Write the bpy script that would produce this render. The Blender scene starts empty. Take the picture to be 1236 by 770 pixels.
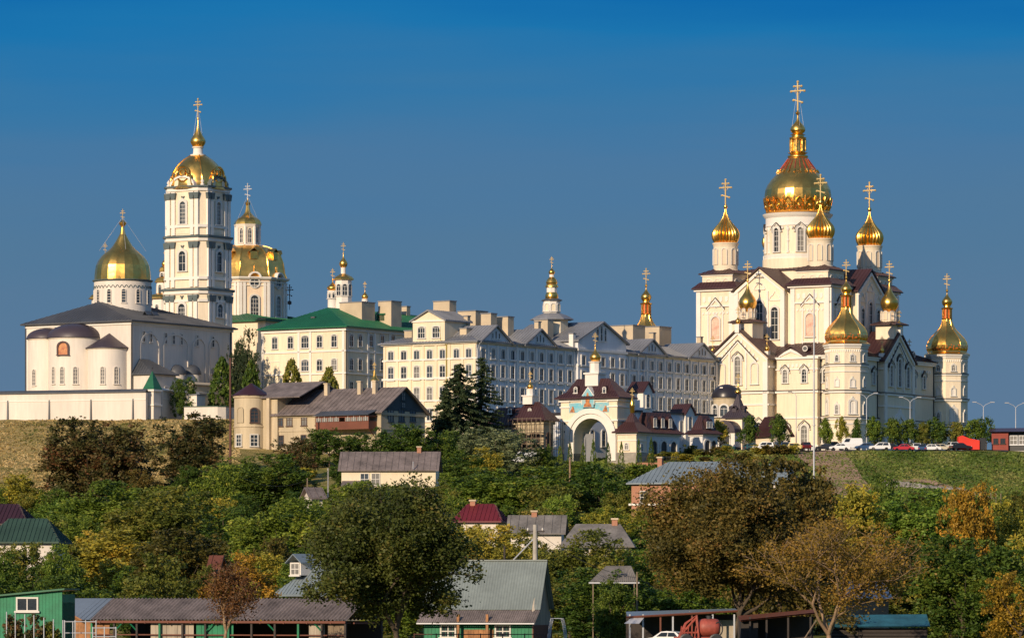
import bpy, math, random
import numpy as np
from mathutils import Vector, Matrix
R = math.radians
scene = bpy.context.scene
col = scene.collection

# ------------------------------------------------------------------ camera
F, CX, HY, CZ = 5500.0, 618.0, 720.0, 8.0      # focal length in photo pixels, optical axis, eye height
cam_d = bpy.data.cameras.new('camera'); cam = bpy.data.objects.new('camera', cam_d); col.objects.link(cam)
cam.location = (0, 0, CZ); cam.rotation_euler = (R(90), 0, 0)
cam_d.sensor_width = 36; cam_d.lens = 36 * F / 1236
cam_d.shift_y = (HY - 385) / 1236
cam_d.clip_start = 1; cam_d.clip_end = 20000
scene.camera = cam

# ------------------------------------------------------------------ light
SUN_EL = R(20); SUN_H = Vector((-math.sin(R(31.0)), -math.cos(R(31.0)))).normalized()
sd = Vector((SUN_H.x * math.cos(SUN_EL), SUN_H.y * math.cos(SUN_EL), math.sin(SUN_EL)))
sun_d = bpy.data.lights.new('sun', 'SUN'); sun = bpy.data.objects.new('sun', sun_d); col.objects.link(sun)
sun_d.energy = 4.6; sun_d.angle = R(0.5); sun_d.color = (1.0, 0.795, 0.565)
sun.rotation_euler = sd.to_track_quat('Z', 'Y').to_euler(); sun.location = (-300, -300, 300)
world = bpy.data.worlds.new('World'); scene.world = world; world.use_nodes = True
wn, wl = world.node_tree.nodes, world.node_tree.links
bg = wn['Background']; bg.inputs[1].default_value = 0.15
sky = wn.new('ShaderNodeTexSky'); sky.sky_type = 'NISHITA'; sky.sun_disc = False
sky.sun_elevation = SUN_EL; sky.sun_rotation = math.atan2(SUN_H.x, SUN_H.y); sky.air_density = 1.0; sky.dust_density = 0.3; sky.ozone_density = 3.0
tc = wn.new('ShaderNodeTexCoord'); sx = wn.new('ShaderNodeSeparateXYZ'); wl.new(tc.outputs['Generated'], sx.inputs[0])
mr = wn.new('ShaderNodeMapRange'); mr.inputs[1].default_value = 0.0; mr.inputs[2].default_value = 0.14; wl.new(sx.outputs[2], mr.inputs[0])
cr = wn.new('ShaderNodeValToRGB'); wl.new(mr.outputs[0], cr.inputs[0])
def lin(r, g, b):
    f = lambda v: (v / 255 / 12.92) if v / 255 <= .04045 else ((v / 255 + .055) / 1.055) ** 2.4
    return (f(r), f(g), f(b))
SKY = [(0.0, (98, 122, 146)), (0.33, (92, 122, 152)), (0.55, (82, 121, 154)), (0.69, (74, 120, 160)), (0.78, (56, 119, 166)), (0.88, (28, 116, 174)), (1.0, (8, 100, 170))]
els = cr.color_ramp.elements
while len(els) < len(SKY): els.new(0.5)
for e, (p, c) in zip(els, SKY):
    e.position = p; e.color = tuple(v * 1.0 for v in lin(*c)) + (1,)
nz = wn.new('ShaderNodeTexNoise'); nz.inputs['Scale'].default_value = 6.0; nz.inputs['Detail'].default_value = 4
mpz = wn.new('ShaderNodeMapping'); mpz.inputs['Scale'].default_value = (1, 1, 9); wl.new(tc.outputs['Generated'], mpz.inputs[0]); wl.new(mpz.outputs[0], nz.inputs['Vector'])
mz = wn.new('ShaderNodeMapRange'); mz.inputs[1].default_value = .35; mz.inputs[2].default_value = .65; mz.inputs[3].default_value = -.005; mz.inputs[4].default_value = .005; wl.new(nz.outputs['Fac'], mz.inputs[0])
az = wn.new('ShaderNodeMath'); az.operation = 'ADD'; wl.new(sx.outputs[2], az.inputs[0]); wl.new(mz.outputs[0], az.inputs[1]); wl.new(az.outputs[0], mr.inputs[0])
vm = wn.new('ShaderNodeVectorMath'); vm.operation = 'SCALE'; vm.inputs['Scale'].default_value = 1/.15; wl.new(cr.outputs[0], vm.inputs[0])
m2 = wn.new('ShaderNodeMapRange'); m2.inputs[1].default_value = 0.15; m2.inputs[2].default_value = 0.5; wl.new(sx.outputs[2], m2.inputs[0])
mx = wn.new('ShaderNodeMix'); mx.data_type = 'RGBA'; wl.new(m2.outputs[0], mx.inputs[0]); wl.new(vm.outputs[0], mx.inputs[6]); wl.new(sky.outputs[0], mx.inputs[7])
wl.new(mx.outputs[2], bg.inputs[0])
scene.view_settings.view_transform = 'Standard'; scene.view_settings.look = 'None'
scene.view_settings.exposure = 0.0; scene.view_settings.gamma = 1.0; scene.view_settings.use_curve_mapping = False
scene.cycles.max_bounces = 5; scene.cycles.diffuse_bounces = 3; scene.cycles.glossy_bounces = 3
scene.cycles.transparent_max_bounces = 4; scene.cycles.use_denoising = True

def PX(px, D): return (px - CX) * D / F
def Z(py, D): return CZ + (HY - py) * D / F

# ------------------------------------------------------------------ materials
def mat(name, c, rough=.8, metal=0., var=.10, scale=.35, fine=6., bump=0., streak=False, spec=.5, c2=None):
    m = bpy.data.materials.new(name); m.use_nodes = True
    n, l = m.node_tree.nodes, m.node_tree.links
    p = n['Principled BSDF']; p.inputs['Roughness'].default_value = rough; p.inputs['Metallic'].default_value = metal
    p.inputs['Specular IOR Level'].default_value = spec
    t = n.new('ShaderNodeTexCoord')
    mp = n.new('ShaderNodeMapping'); l.new(t.outputs['Object'], mp.inputs[0])
    if streak: mp.inputs['Scale'].default_value = (1, 1, .14)
    a = n.new('ShaderNodeTexNoise'); a.inputs['Scale'].default_value = scale; a.inputs['Detail'].default_value = 5; l.new(mp.outputs[0], a.inputs['Vector'])
    b = n.new('ShaderNodeTexNoise'); b.inputs['Scale'].default_value = fine; b.inputs['Detail'].default_value = 3; l.new(mp.outputs[0], b.inputs['Vector'])
    ad = n.new('ShaderNodeMath'); ad.operation = 'MULTIPLY_ADD'; l.new(a.outputs['Fac'], ad.inputs[0]); ad.inputs[1].default_value = .65
    mu = n.new('ShaderNodeMath'); mu.operation = 'MULTIPLY'; l.new(b.outputs['Fac'], mu.inputs[0]); mu.inputs[1].default_value = .35
    l.new(mu.outputs[0], ad.inputs[2])
    r = n.new('ShaderNodeValToRGB'); l.new(ad.outputs[0], r.inputs[0])
    r.color_ramp.elements[0].position = .32; r.color_ramp.elements[1].position = .68
    lo = c2 if c2 else tuple(v * (1 - 1.6 * var) for v in c); hi = tuple(min(1, v * (1 + .8 * var)) for v in c)
    r.color_ramp.elements[0].color = (*lo, 1); r.color_ramp.elements[1].color = (*hi, 1)
    l.new(r.outputs[0], p.inputs['Base Color'])
    if bump:
        bp = n.new('ShaderNodeBump'); bp.inputs['Strength'].default_value = bump; bp.inputs['Distance'].default_value = .05
        l.new(b.outputs['Fac'], bp.inputs['Height']); l.new(bp.outputs[0], p.inputs['Normal'])
    return m
def brickmat(name, c1, c2, mortar, sc=3.):
    m = mat(name, c1); n, l = m.node_tree.nodes, m.node_tree.links; p = n['Principled BSDF']
    t = n['Texture Coordinate']
    sp = n.new('ShaderNodeSeparateXYZ'); l.new(t.outputs['Object'], sp.inputs[0])
    ad = n.new('ShaderNodeMath'); ad.operation = 'ADD'; l.new(sp.outputs[0], ad.inputs[0]); l.new(sp.outputs[1], ad.inputs[1])
    cb = n.new('ShaderNodeCombineXYZ'); l.new(ad.outputs[0], cb.inputs[0]); l.new(sp.outputs[2], cb.inputs[1])
    b = n.new('ShaderNodeTexBrick'); b.inputs['Scale'].default_value = sc; l.new(cb.outputs[0], b.inputs['Vector'])
    b.inputs['Color1'].default_value = (*c1, 1); b.inputs['Color2'].default_value = (*c2, 1); b.inputs['Mortar'].default_value = (*mortar, 1)
    l.new(b.outputs[0], p.inputs['Base Color'])
    return m
def panelgold(name, rough=.22, sc=1.0):
    m = mat(name, (1.0, .54, .13), rough, 1.0, .16, .6, 3.)
    n, l = m.node_tree.nodes, m.node_tree.links; p = n['Principled BSDF']
    t = n['Texture Coordinate']
    v = n.new('ShaderNodeTexVoronoi'); v.inputs['Scale'].default_value = sc; l.new(t.outputs['Object'], v.inputs['Vector'])
    sub = n.new('ShaderNodeVectorMath'); sub.operation = 'SUBTRACT'; l.new(v.outputs['Color'], sub.inputs[0]); sub.inputs[1].default_value = (.5, .5, .5)
    scl = n.new('ShaderNodeVectorMath'); scl.operation = 'SCALE'; scl.inputs['Scale'].default_value = .10; l.new(sub.outputs[0], scl.inputs[0])
    g = n.new('ShaderNodeNewGeometry')
    ad = n.new('ShaderNodeVectorMath'); ad.operation = 'ADD'; l.new(g.outputs['Normal'], ad.inputs[0]); l.new(scl.outputs[0], ad.inputs[1])
    nm = n.new('ShaderNodeVectorMath'); nm.operation = 'NORMALIZE'; l.new(ad.outputs[0], nm.inputs[0]); l.new(nm.outputs[0], p.inputs['Normal'])
    return m
M = {}
M['cream'] = mat('cream_plaster', (.85, .72, .53), .85, var=.12, scale=.16, fine=2.5, streak=True)
M['peach'] = mat('peach_plaster', (.82, .63, .44), .85, var=.12, scale=.16, fine=2.5, streak=True)
M['yellow'] = mat('pale_yellow_plaster', (.83, .71, .51), .85, var=.13, scale=.14, fine=2.0, streak=True)
M['whitewash'] = mat('whitewash', (.74, .67, .58), .85, var=.13, scale=.10, fine=1.5, streak=True)
M['trim'] = mat('white_trim', (.80, .75, .67), .75, var=.06, scale=.3)
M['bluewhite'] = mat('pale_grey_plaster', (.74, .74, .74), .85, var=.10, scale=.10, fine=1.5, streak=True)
M['lead'] = mat('grey_green_lead', (.10, .13, .13), .6, var=.2)
M['brownroof'] = mat('maroon_sheet_roof', (.06, .026, .026), .42, var=.18, scale=.2)
M['blackroof'] = mat('dark_sheet_roof', (.03, .026, .03), .35, var=.2, scale=.2)
M['greyroof'] = mat('grey_sheet_roof', (.22, .225, .24), .5, var=.22, scale=.15, fine=2.5)
M['plumroof'] = mat('plum_grey_sheet_roof', (.06,.045,.055), .45, var=.2, scale=.2)
M['slate'] = mat('dark_slate_sheet', (.075, .08, .09), .5, var=.25, scale=.15, fine=2.)
M['greenroof'] = mat('green_sheet_roof', (.012, .13, .055), .45, var=.22, scale=.15, fine=2.)
M['asbestos'] = mat('weathered_fibre_cement', (.19, .155, .145), .9, var=.32, scale=.5, fine=3., streak=False)
M['asbestos2'] = mat('grey_fibre_cement', (.20, .185, .17), .9, var=.3, scale=.5, fine=3.)
M['gold'] = panelgold('gilded_sheet', .34, .9)
M['goldp'] = panelgold('polished_gilding', .30, 1.6)
M['crossgold'] = mat('gilt_cross', (.80,.56,.22), .35, .45, var=.1)
M['olivegold'] = panelgold('aged_gilding', .38, 1.2)
M['glass'] = mat('window_glass', (.035, .045, .055), .12, var=.3, scale=.8)
M['glass2'] = mat('blue_window_glass', (.07,.09,.11), .15, var=.4, scale=.8)
M['litglass'] = mat('curtained_glass', (.25, .24, .22), .25, var=.4, scale=.6)
M['wfr'] = mat('white_window_frame', (.66, .63, .57), .6, var=.05)
M['brownfr'] = mat('brown_window_frame', (.10, .06, .045), .6, var=.1)
M['beige'] = mat('beige_render', (.58, .47, .32), .9, var=.14, scale=.3)
M['oldshadeplaster'] = mat('stained_and_shade_plaster', (.52, .43, .29), .9, var=.22, scale=.18, fine=1.8, streak=True)  # real stains on the old house; on the round chapel it replaces shade
M['stone'] = mat('grey_stone', (.33, .30, .25), .9, var=.2, scale=1.2, bump=.3)
M['wood'] = mat('grey_wood', (.24, .18, .12), .85, var=.25, scale=1.)
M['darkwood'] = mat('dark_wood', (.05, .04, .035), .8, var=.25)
M['bluewood'] = mat('dark_blue_boards', (.045, .07, .085), .8, var=.2)
M['redwood'] = mat('red_brown_boards', (.17, .055, .03), .7, var=.2)
M['rust'] = mat('rusty_steel', (.13, .055, .04), .8, var=.3)
M['galv'] = mat('galvanised_steel', (.55, .56, .58), .45, .3, var=.1)
M['dark'] = mat('dark_metal', (.025, .027, .03), .5, var=.1)
M['concrete'] = mat('concrete', (.42, .39, .34), .9, var=.15, scale=2.)
M['bark'] = mat('bark', (.10, .075, .05), .9, var=.3, scale=4.)
M['barktan'] = mat('pale_bark', (.30, .20, .12), .9, var=.3, scale=4.)
M['brick'] = brickmat('orange_brick', (.42, .16, .08), (.36, .13, .06), (.45, .35, .27))
M['brickred'] = brickmat('red_brick', (.30, .09, .05), (.24, .07, .04), (.3, .22, .18))
M['orangeenamel'] = mat('orange_enamel', (.75, .16, .03), .35, var=.25, scale=2.)
M['redenamel'] = mat('red_enamel', (.34, .06, .03), .35, var=.25, scale=2.)
M['bluegreyroof'] = mat('blue_grey_sheet_roof', (.20, .245, .27), .45, var=.12, scale=.3)
M['redroof'] = mat('crimson_sheet_roof', (.16, .018, .022), .45, var=.2, scale=.3)
M['maroonroof'] = mat('dark_maroon_roof', (.05, .016, .02), .5, var=.2, scale=.3)
M['greenboard'] = mat('green_painted_boards', (.01, .20, .09), .6, var=.2, scale=1.)
M['dkgreenroof'] = mat('dull_green_roof', (.035, .075, .05), .6, var=.2, scale=.4)
M['brickpaint'] = mat('brick_red_paint', (.27,.045,.028), .7, var=.15, scale=1.)
M['redpaint'] = mat('red_paint', (.62, .05, .03), .4, var=.15, scale=1.)
M['turq'] = mat('turquoise_paint', (.025, .13, .17), .6, var=.3, scale=.8)
M['asphalt'] = mat('asphalt', (.06, .06, .062), .9, var=.15, scale=.3)
# filigree band: red enamel cells in gold
def filigree():
    m = panelgold('gold_and_enamel_band', .25, 2.)
    n, l = m.node_tree.nodes, m.node_tree.links; p = n['Principled BSDF']; t = n['Texture Coordinate']
    v = n.new('ShaderNodeTexVoronoi'); v.inputs['Scale'].default_value = 2.2; l.new(t.outputs['Object'], v.inputs['Vector'])
    r = n.new('ShaderNodeValToRGB'); l.new(v.outputs['Distance'], r.inputs[0])
    r.color_ramp.elements[0].position = .30; r.color_ramp.elements[0].color = (.70, .13, .02, 1)
    r.color_ramp.elements[1].position = .42; r.color_ramp.elements[1].color = (1, .62, .16, 1)
    l.new(r.outputs[0], p.inputs['Base Color'])
    r2 = n.new('ShaderNodeMapRange'); r2.inputs[1].default_value = .3; r2.inputs[2].default_value = .42; r2.inputs[3].default_value = .2
    l.new(v.outputs['Distance'], r2.inputs[0]); l.new(r2.outputs[0], p.inputs['Metallic'])
    return m
M['filigree'] = filigree()

# ------------------------------------------------------------------ mesh builder
class MB:
    def __init__(s): s.v = []; s.f = []; s.m = []; s.mi = 0
    def add(s, vs, fs):
        s.g = getattr(s,'g',[]) + [(len(s.v),len(s.f))]; o = len(s.v); s.v += [tuple(p) for p in vs]
        for f in fs: s.f.append(tuple(i + o for i in f)); s.m.append(s.mi)
        return s
    def box(s, x0, x1, y0, y1, z0, z1):
        v = [(x0,y0,z0),(x1,y0,z0),(x1,y1,z0),(x0,y1,z0),(x0,y0,z1),(x1,y0,z1),(x1,y1,z1),(x0,y1,z1)]
        return s.add(v, [(3,2,1,0),(4,5,6,7),(0,1,5,4),(1,2,6,5),(2,3,7,6),(3,0,4,7)])
    def prism(s, pts, z0, z1):
        n = len(pts); v = [(x,y,z0) for x,y in pts] + [(x,y,z1) for x,y in pts]
        return s.add(v, [tuple(range(n-1,-1,-1)), tuple(range(n,2*n))] + [(i,(i+1)%n,(i+1)%n+n,i+n) for i in range(n)])
    def xz(s, pts, y0, y1):     # profile in x,z pulled along y
        n = len(pts); v = [(x,y0,z) for x,z in pts] + [(x,y1,z) for x,z in pts]
        return s.add(v, [tuple(range(n)), tuple(range(2*n-1,n-1,-1))] + [((i+1)%n,i,i+n,(i+1)%n+n) for i in range(n)])
    def yz(s, pts, x0, x1):
        n = len(pts); v = [(x0,y,z) for y,z in pts] + [(x1,y,z) for y,z in pts]
        return s.add(v, [tuple(range(n-1,-1,-1)), tuple(range(n,2*n))] + [(i,(i+1)%n,(i+1)%n+n,i+n) for i in range(n)])
    def lathe(s, prof, n=24, cx=0, cy=0, ph=0., lobes=0, amp=0., a0=0., a1=2*math.pi):
        full = abs(a1 - a0 - 2*math.pi) < 1e-6; k = n if full else n + 1; v = []
        for r, z in prof:
            for i in range(k):
                a = a0 + (a1 - a0) * i / n + ph
                rr = r * (1 + amp * (abs(math.sin(lobes * a / 2)) - .5)) if lobes else r
                v.append((cx + rr*math.cos(a), cy + rr*math.sin(a), z))
        f = []
        for j in range(len(prof)-1):
            for i in range(k if full else n):
                i2 = (i+1) % k
                f.append((j*k+i, j*k+i2, (j+1)*k+i2, (j+1)*k+i))
        if full and prof[0][0] > 1e-4: f.append(tuple(range(k-1,-1,-1)))
        if full and prof[-1][0] > 1e-4: f.append(tuple((len(prof)-1)*k+i for i in range(k)))
        return s.add(v, f)
    def tube(s, pts, rs, n=6):
        if not hasattr(rs, '__len__'): rs = [rs]*len(pts)
        v = []; f = []; L = len(pts); P = [Vector(p) for p in pts]
        for i in range(L):
            d = (P[min(i+1,L-1)] - P[max(i-1,0)]).normalized()
            u = d.cross(Vector((0.13,0.21,.97))); 
            if u.length < .1: u = d.cross(Vector((1,0,0)))
            u.normalize(); w = d.cross(u)
            for k in range(n):
                a = 2*math.pi*k/n; v.append(tuple(P[i] + (u*math.cos(a)+w*math.sin(a))*rs[i]))
        for i in range(L-1):
            for k in range(n): f.append((i*n+k, i*n+(k+1)%n, (i+1)*n+(k+1)%n, (i+1)*n+k))
        f.append(tuple(range(n-1,-1,-1))); f.append(tuple((L-1)*n+k for k in range(n)))
        return s.add(v, f)
    def roofface(s, pts, seam=0., h=.07, w=.05):
        s.add(pts, [tuple(range(len(pts)))])
        if not seam: return s
        P = [Vector(p) for p in pts]; nrm = (P[1]-P[0]).cross(P[2]-P[0])
        if nrm.length < 1e-6: return s
        nrm.normalize()
        if nrm.z < 0: nrm = -nrm
        if nrm.z > .995: return s
        u = Vector((0,0,1)).cross(nrm).normalized(); d = nrm.cross(u)
        U = [(p-P[0]).dot(u) for p in P]; V = [(p-P[0]).dot(d) for p in P]
        x = math.ceil(min(U)/seam)*seam + seam*.37
        while x < max(U):
            c = []
            for i in range(len(P)):
                j = (i+1) % len(P)
                if (U[i]-x)*(U[j]-x) < 0: t = (x-U[i])/(U[j]-U[i]); c.append(V[i]+t*(V[j]-V[i]))
            if len(c) == 2 and abs(c[0]-c[1]) > .3:
                a, b = min(c), max(c)
                q = [P[0]+u*(x+du)+d*vv+nrm*hh for hh in (-.02,h) for vv in (a,b) for du in (-w/2,w/2)]
                s.add(q, [(4,5,7,6),(0,1,5,4),(3,2,6,7),(1,3,7,5),(2,0,4,6)])
            x += seam
        return s
    def hip(s, x0, x1, y0, y1, z0, zr, ridge, t=.25, seam=.7):
        s.box(x0, x1, y0, y1, z0, z0+t); z = z0+t+.003
        xa, ya, xb, yb = ridge; A = (xa,ya,zr); B = (xb,yb,zr)
        a,b,c,d = (x0,y0,z),(x1,y0,z),(x1,y1,z),(x0,y1,z)
        if abs(xa-xb)+abs(ya-yb) < 1e-6:
            for q in ((a,b,A),(b,c,A),(c,d,A),(d,a,A)): s.roofface(q, seam)
        elif abs(xb-xa) >= abs(yb-ya):
            for q in ((a,b,B,A),(b,c,B),(c,d,A,B),(d,a,A)): s.roofface(q, seam)
        else:
            for q in ((a,b,A),(b,c,B,A),(c,d,B),(d,a,A,B)): s.roofface(q, seam)
        return s
    def gable(s, x0, x1, y0, y1, z0, zr, axis='y', t=.3, seam=.7):
        if axis == 'y':
            xm = (x0+x1)/2
            s.xz([(x0,z0),(x0,z0-t),(xm,zr-t),(x1,z0-t),(x1,z0),(xm,zr)], y0, y1)
            e = .004
            if seam:
                s.roofface([(x0,y0,z0+e),(xm,y0,zr+e),(xm,y1,zr+e),(x0,y1,z0+e)], seam); s.roofface([(xm,y0,zr+e),(x1,y0,z0+e),(x1,y1,z0+e),(xm,y1,zr+e)], seam)
        else:
            ym = (y0+y1)/2
            s.yz([(y0,z0),(y0,z0-t),(ym,zr-t),(y1,z0-t),(y1,z0),(ym,zr)], x0, x1)
            e = .004
            if seam:
                s.roofface([(x0,y0,z0+e),(x1,y0,z0+e),(x1,ym,zr+e),(x0,ym,zr+e)], seam); s.roofface([(x0,ym,zr+e),(x1,ym,zr+e),(x1,y1,z0+e),(x0,y1,z0+e)], seam)
        return s
    def mesh(s, name, mats, smooth=None):
        me = bpy.data.meshes.new(name); me.from_pydata(s.v, [], s.f)
        if not isinstance(mats, (list, tuple)): mats = [mats]
        for m in mats: me.materials.append(M[m] if isinstance(m, str) else m)
        if len(mats) > 1: me.polygons.foreach_set('material_index', s.m)
        me.validate()
        import bmesh
        bm = bmesh.new(); bm.from_mesh(me); bmesh.ops.recalc_face_normals(bm, faces=bm.faces); bm.to_mesh(me); bm.free()
        if smooth:
            me.shade_smooth(); me.set_sharp_from_angle(angle=R(smooth))
        me.update(); return me
    def build(s, name, mats, parent=None, loc=(0,0,0), rz=0., smooth=None):
        if name in ('pilaster','corner_cornice','chimney','downpipe','post','blind_arch') and len(s.g) > 1:      # every one its own object
            for i,(v0,f0) in enumerate(s.g):
                v1,f1 = s.g[i+1] if i+1 < len(s.g) else (len(s.v),len(s.f)); q = MB(); q.add(s.v[v0:v1],[tuple(k-v0 for k in f) for f in s.f[f0:f1]]); o = q.build(name,mats,parent,loc,rz,smooth)
            return o
        return link(name, s.mesh(name, mats, smooth), parent, loc, rz)
def link(name, me, parent=None, loc=(0,0,0), rz=0.):
    o = bpy.data.objects.new(name, me); col.objects.link(o); o.parent = parent; o.location = loc; o.rotation_euler = (0,0,rz)
    return o
def tag(o, label, cat, group=None, kind=None):
    if label: o['label'] = label
    if cat: o['category'] = cat
    if group: o['group'] = group
    if kind: o['kind'] = kind
    return o
def thing(name, label, cat, loc=(0,0,0), rz=0., group=None):
    return tag(link(name, None, None, loc, rz), label, cat, group)
def dup(o, parent=None):
    c = o.copy(); col.objects.link(c)
    if parent is not None: c.parent = parent
    for ch in o.children: dup(ch, c)
    return c

class Frame:
    """a building's own axes: local x runs along its sunlit front (left to right), local y into depth; origin = the corner or centre given"""
    def __init__(s, px, D, z, b):
        s.ox, s.oy, s.oz, s.b = PX(px, D), D, z, R(b); s.c, s.s = math.cos(s.b), math.sin(s.b)
    def depth(s, lx, ly): return s.oy - lx*s.s + ly*s.c
    def fx(s, px, ly=0.):
        q = px-CX; return (q*(s.oy+ly*s.c) - F*(s.ox+ly*s.s)) / (F*s.c + q*s.s)
    def ry(s, px, lx=0.):
        q = px-CX; return (q*(s.oy-lx*s.s) - F*(s.ox+lx*s.c)) / (F*s.s - q*s.c)
    def z(s, py, lx=0., ly=0.): return CZ + (HY-py)*s.depth(lx, ly)/F - s.oz
    def thing(s, name, label, cat, group=None):
        s.root = thing(name, label, cat, (s.ox, s.oy, s.oz), -s.b, group); return s.root

# ------------------------------------------------------------------ windows
WC = {}; WR = random.Random(5)
def arcpts(w, h, arch, n=8, keel=0.):
    if not arch: return [(-w/2,0),(w/2,0),(w/2,h),(-w/2,h)]
    r = w/2; rise = r*arch; p = [(-r,0),(r,0)]
    for i in range(n+1):
        a = math.pi*i/n; x = r*math.cos(a); z = h-rise+rise*math.sin(a)
        if keel and i == n//2: z += keel
        p.append((x,z))
    return p
def ring(mb, inner, outer, y0, y1):
    n = len(inner); v = [(x,y0,z) for x,z in inner]+[(x,y0,z) for x,z in outer]+[(x,y1,z) for x,z in inner]+[(x,y1,z) for x,z in outer]
    f = []
    for i in range(n):
        j = (i+1) % n
        f += [(i,j,n+j,n+i),(n+i,n+j,3*n+j,3*n+i),(j,i,2*n+i,2*n+j)]
    return mb.add(v, f)
def win_mesh(w, h, arch=0., t=.18, d=.14, bars=(1,2), hood=None, sill=True, pane='glass', frame='wfr', keel=0., round_=False):
    key = (w,h,arch,t,d,bars,hood,sill,pane,frame,keel,round_)
    if key in WC: return WC[key]
    mb = MB()
    if round_:
        n = 16; inn = [(w/2*math.cos(2*math.pi*i/n), h/2+w/2*math.sin(2*math.pi*i/n)) for i in range(n)]
        out = [((w/2+t)*math.cos(2*math.pi*i/n), h/2+(w/2+t)*math.sin(2*math.pi*i/n)) for i in range(n)]
    else:
        inn = arcpts(w,h,arch); out = [(x*(1+2*t/w), z+(t if z > .01 else (-.06 if sill else 0))) for x,z in arcpts(w,h,arch,keel=keel)]
    ring(mb, inn, out, -d, .05)
    if sill and not round_: mb.box(-w/2-t-.12, w/2+t+.12, -d-.12, 0, -.22, -.06)
    bw = .045 if w < 2 else .07
    for i in range(1, bars[0]+1):
        x = -w/2 + w*i/(bars[0]+1); hh = h-.02 if not arch else h-.35*w*arch
        mb.box(x-bw, x+bw, -.085, -.02, .0, hh)
    for i in range(1, bars[1]+1):
        z = (h-(w/2*arch if arch else 0))*i/(bars[1]+(0 if arch else 1)); 
        mb.box(-w/2+.01, w/2-.01, -.08, -.02, z-bw, z+bw)
    if hood:
        r = w/2+t+.12; k = []
        n = 10
        for i in range(n+1):
            a = math.pi*i/n; zz = h-w/2*max(arch,.6)+r*1.0*math.sin(a)*(1 if arch else .6)
            if hood == 'keel': zz += .45*max(0,1-abs(math.cos(a))*2.2)
            k.append((r*math.cos(a), zz))
        ko = [(x*1.16, z+.16) for x,z in k]
        poly = k + ko[::-1]
        for i in range(n): mb.xz([k[i],ko[i],ko[i+1],k[i+1]], -d-.12, .02)
        for sx_ in (-1,1): mb.box(min(sx_*r,sx_*r*1.3), max(sx_*r,sx_*r*1.3), -d-.1, .02, k[0][1]-.25, k[0][1])
        mb.mi = 1
        for i in range(n): mb.xz([(k[i][0]*1.15,k[i][1]+.15),(k[i][0]*1.22,k[i][1]+.30),(k[i+1][0]*1.22,k[i+1][1]+.30),(k[i+1][0]*1.15,k[i+1][1]+.15)], -d-.2, .02)
        mb.mi = 0
    fm = mb.mesh('window', [frame,'blackroof'] if hood else frame)
    p = MB(); pp = inn; p.add([(x,-.025,z) for x,z in pp], [tuple(range(len(pp)))])
    if pane is None: pm = None
    else: pm = p.mesh('pane', pane)
    WC[key] = (fm, pm); return WC[key]
def window(parent, loc, rz=0., name='window', **k):
    if k.get('pane','glass') == 'glass':
        q = WR.random(); k['pane'] = 'litglass' if q < .16 else 'glass2' if q < .45 else 'glass'
    fm, pm = win_mesh(**k)
    o = link(name, fm, parent, loc, rz)
    if pm: link('pane', pm, o)
    return o
FRONT, RIGHT = 0., math.pi/2

# ------------------------------------------------------------------ crosses, domes
CRC = {}
def cross(parent, loc, h, rz=0., m='crossgold', fancy=True, thin=1.):
    key = (round(h,2), m, fancy, thin)
    if key not in CRC:
        mb = MB(); t = h*.022*thin; t = max(t, .05); w = h*.26
        mb.box(-t,t,-t,t,0,h); mb.box(-w,w,-t*.9,t*.9,h*.66,h*.66+2*t); mb.box(-w*.5,w*.5,-t*.9,t*.9,h*.83,h*.83+1.6*t)
        mb.xz([(-w*.62,h*.36),(w*.62,h*.26),(w*.62,h*.26+2*t),(-w*.62,h*.36+2*t)], -t*.9, t*.9)
        if fancy:
            rr = t*2.3
            for (x,z) in ((-w,h*.67),(w,h*.67),(0,h),(-w*.55,h*.84),(w*.55,h*.84),(0,h*.67),(-w*.65,h*.36),(w*.65,h*.27)):
                mb.lathe([(0,z-rr),(rr*.8,z-rr*.5),(rr,z),(rr*.8,z+rr*.5),(0,z+rr)], 8, x, 0)
            r1 = h*.12
            for k in range(8):
                a = 2*math.pi*(k+.5)/8; a2 = a+.5
                mb.tube([(r1*math.cos(a-.3),0,h*.68+r1*math.sin(a-.3)),(r1*math.cos(a+.3),0,h*.68+r1*math.sin(a+.3))], t*.5, 4)
        CRC[key] = mb.mesh('cross', m)
    return link('cross', CRC[key], parent, loc, rz)
def stays(parent, top, r, z0, n=4, th=.03):
    mb = MB()
    for k in range(n):
        a = math.pi/4 + 2*math.pi*k/n
        mb.tube([top, (top[0]+r*math.cos(a), top[1]+r*math.sin(a), z0)], th, 4)
    return mb.build('stay_wires', 'galv', parent)
ONION = [(0,.80),(.05,.87),(.12,.95),(.22,1.0),(.30,.98),(.38,.90),(.47,.73),(.56,.53),(.66,.35),(.76,.21),(.88,.10),(1,.05)]
SPIRE = [(0,.6),(.08,.82),(.18,1),(.27,.96),(.36,.77),(.46,.53),(.58,.34),(.72,.2),(.86,.12),(1,.07)]
BULB = [(0,.62),(.06,.74),(.15,.90),(.27,1.0),(.36,.97),(.46,.82),(.56,.58),(.66,.36),(.77,.19),(.89,.09),(1,.05)]
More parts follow.
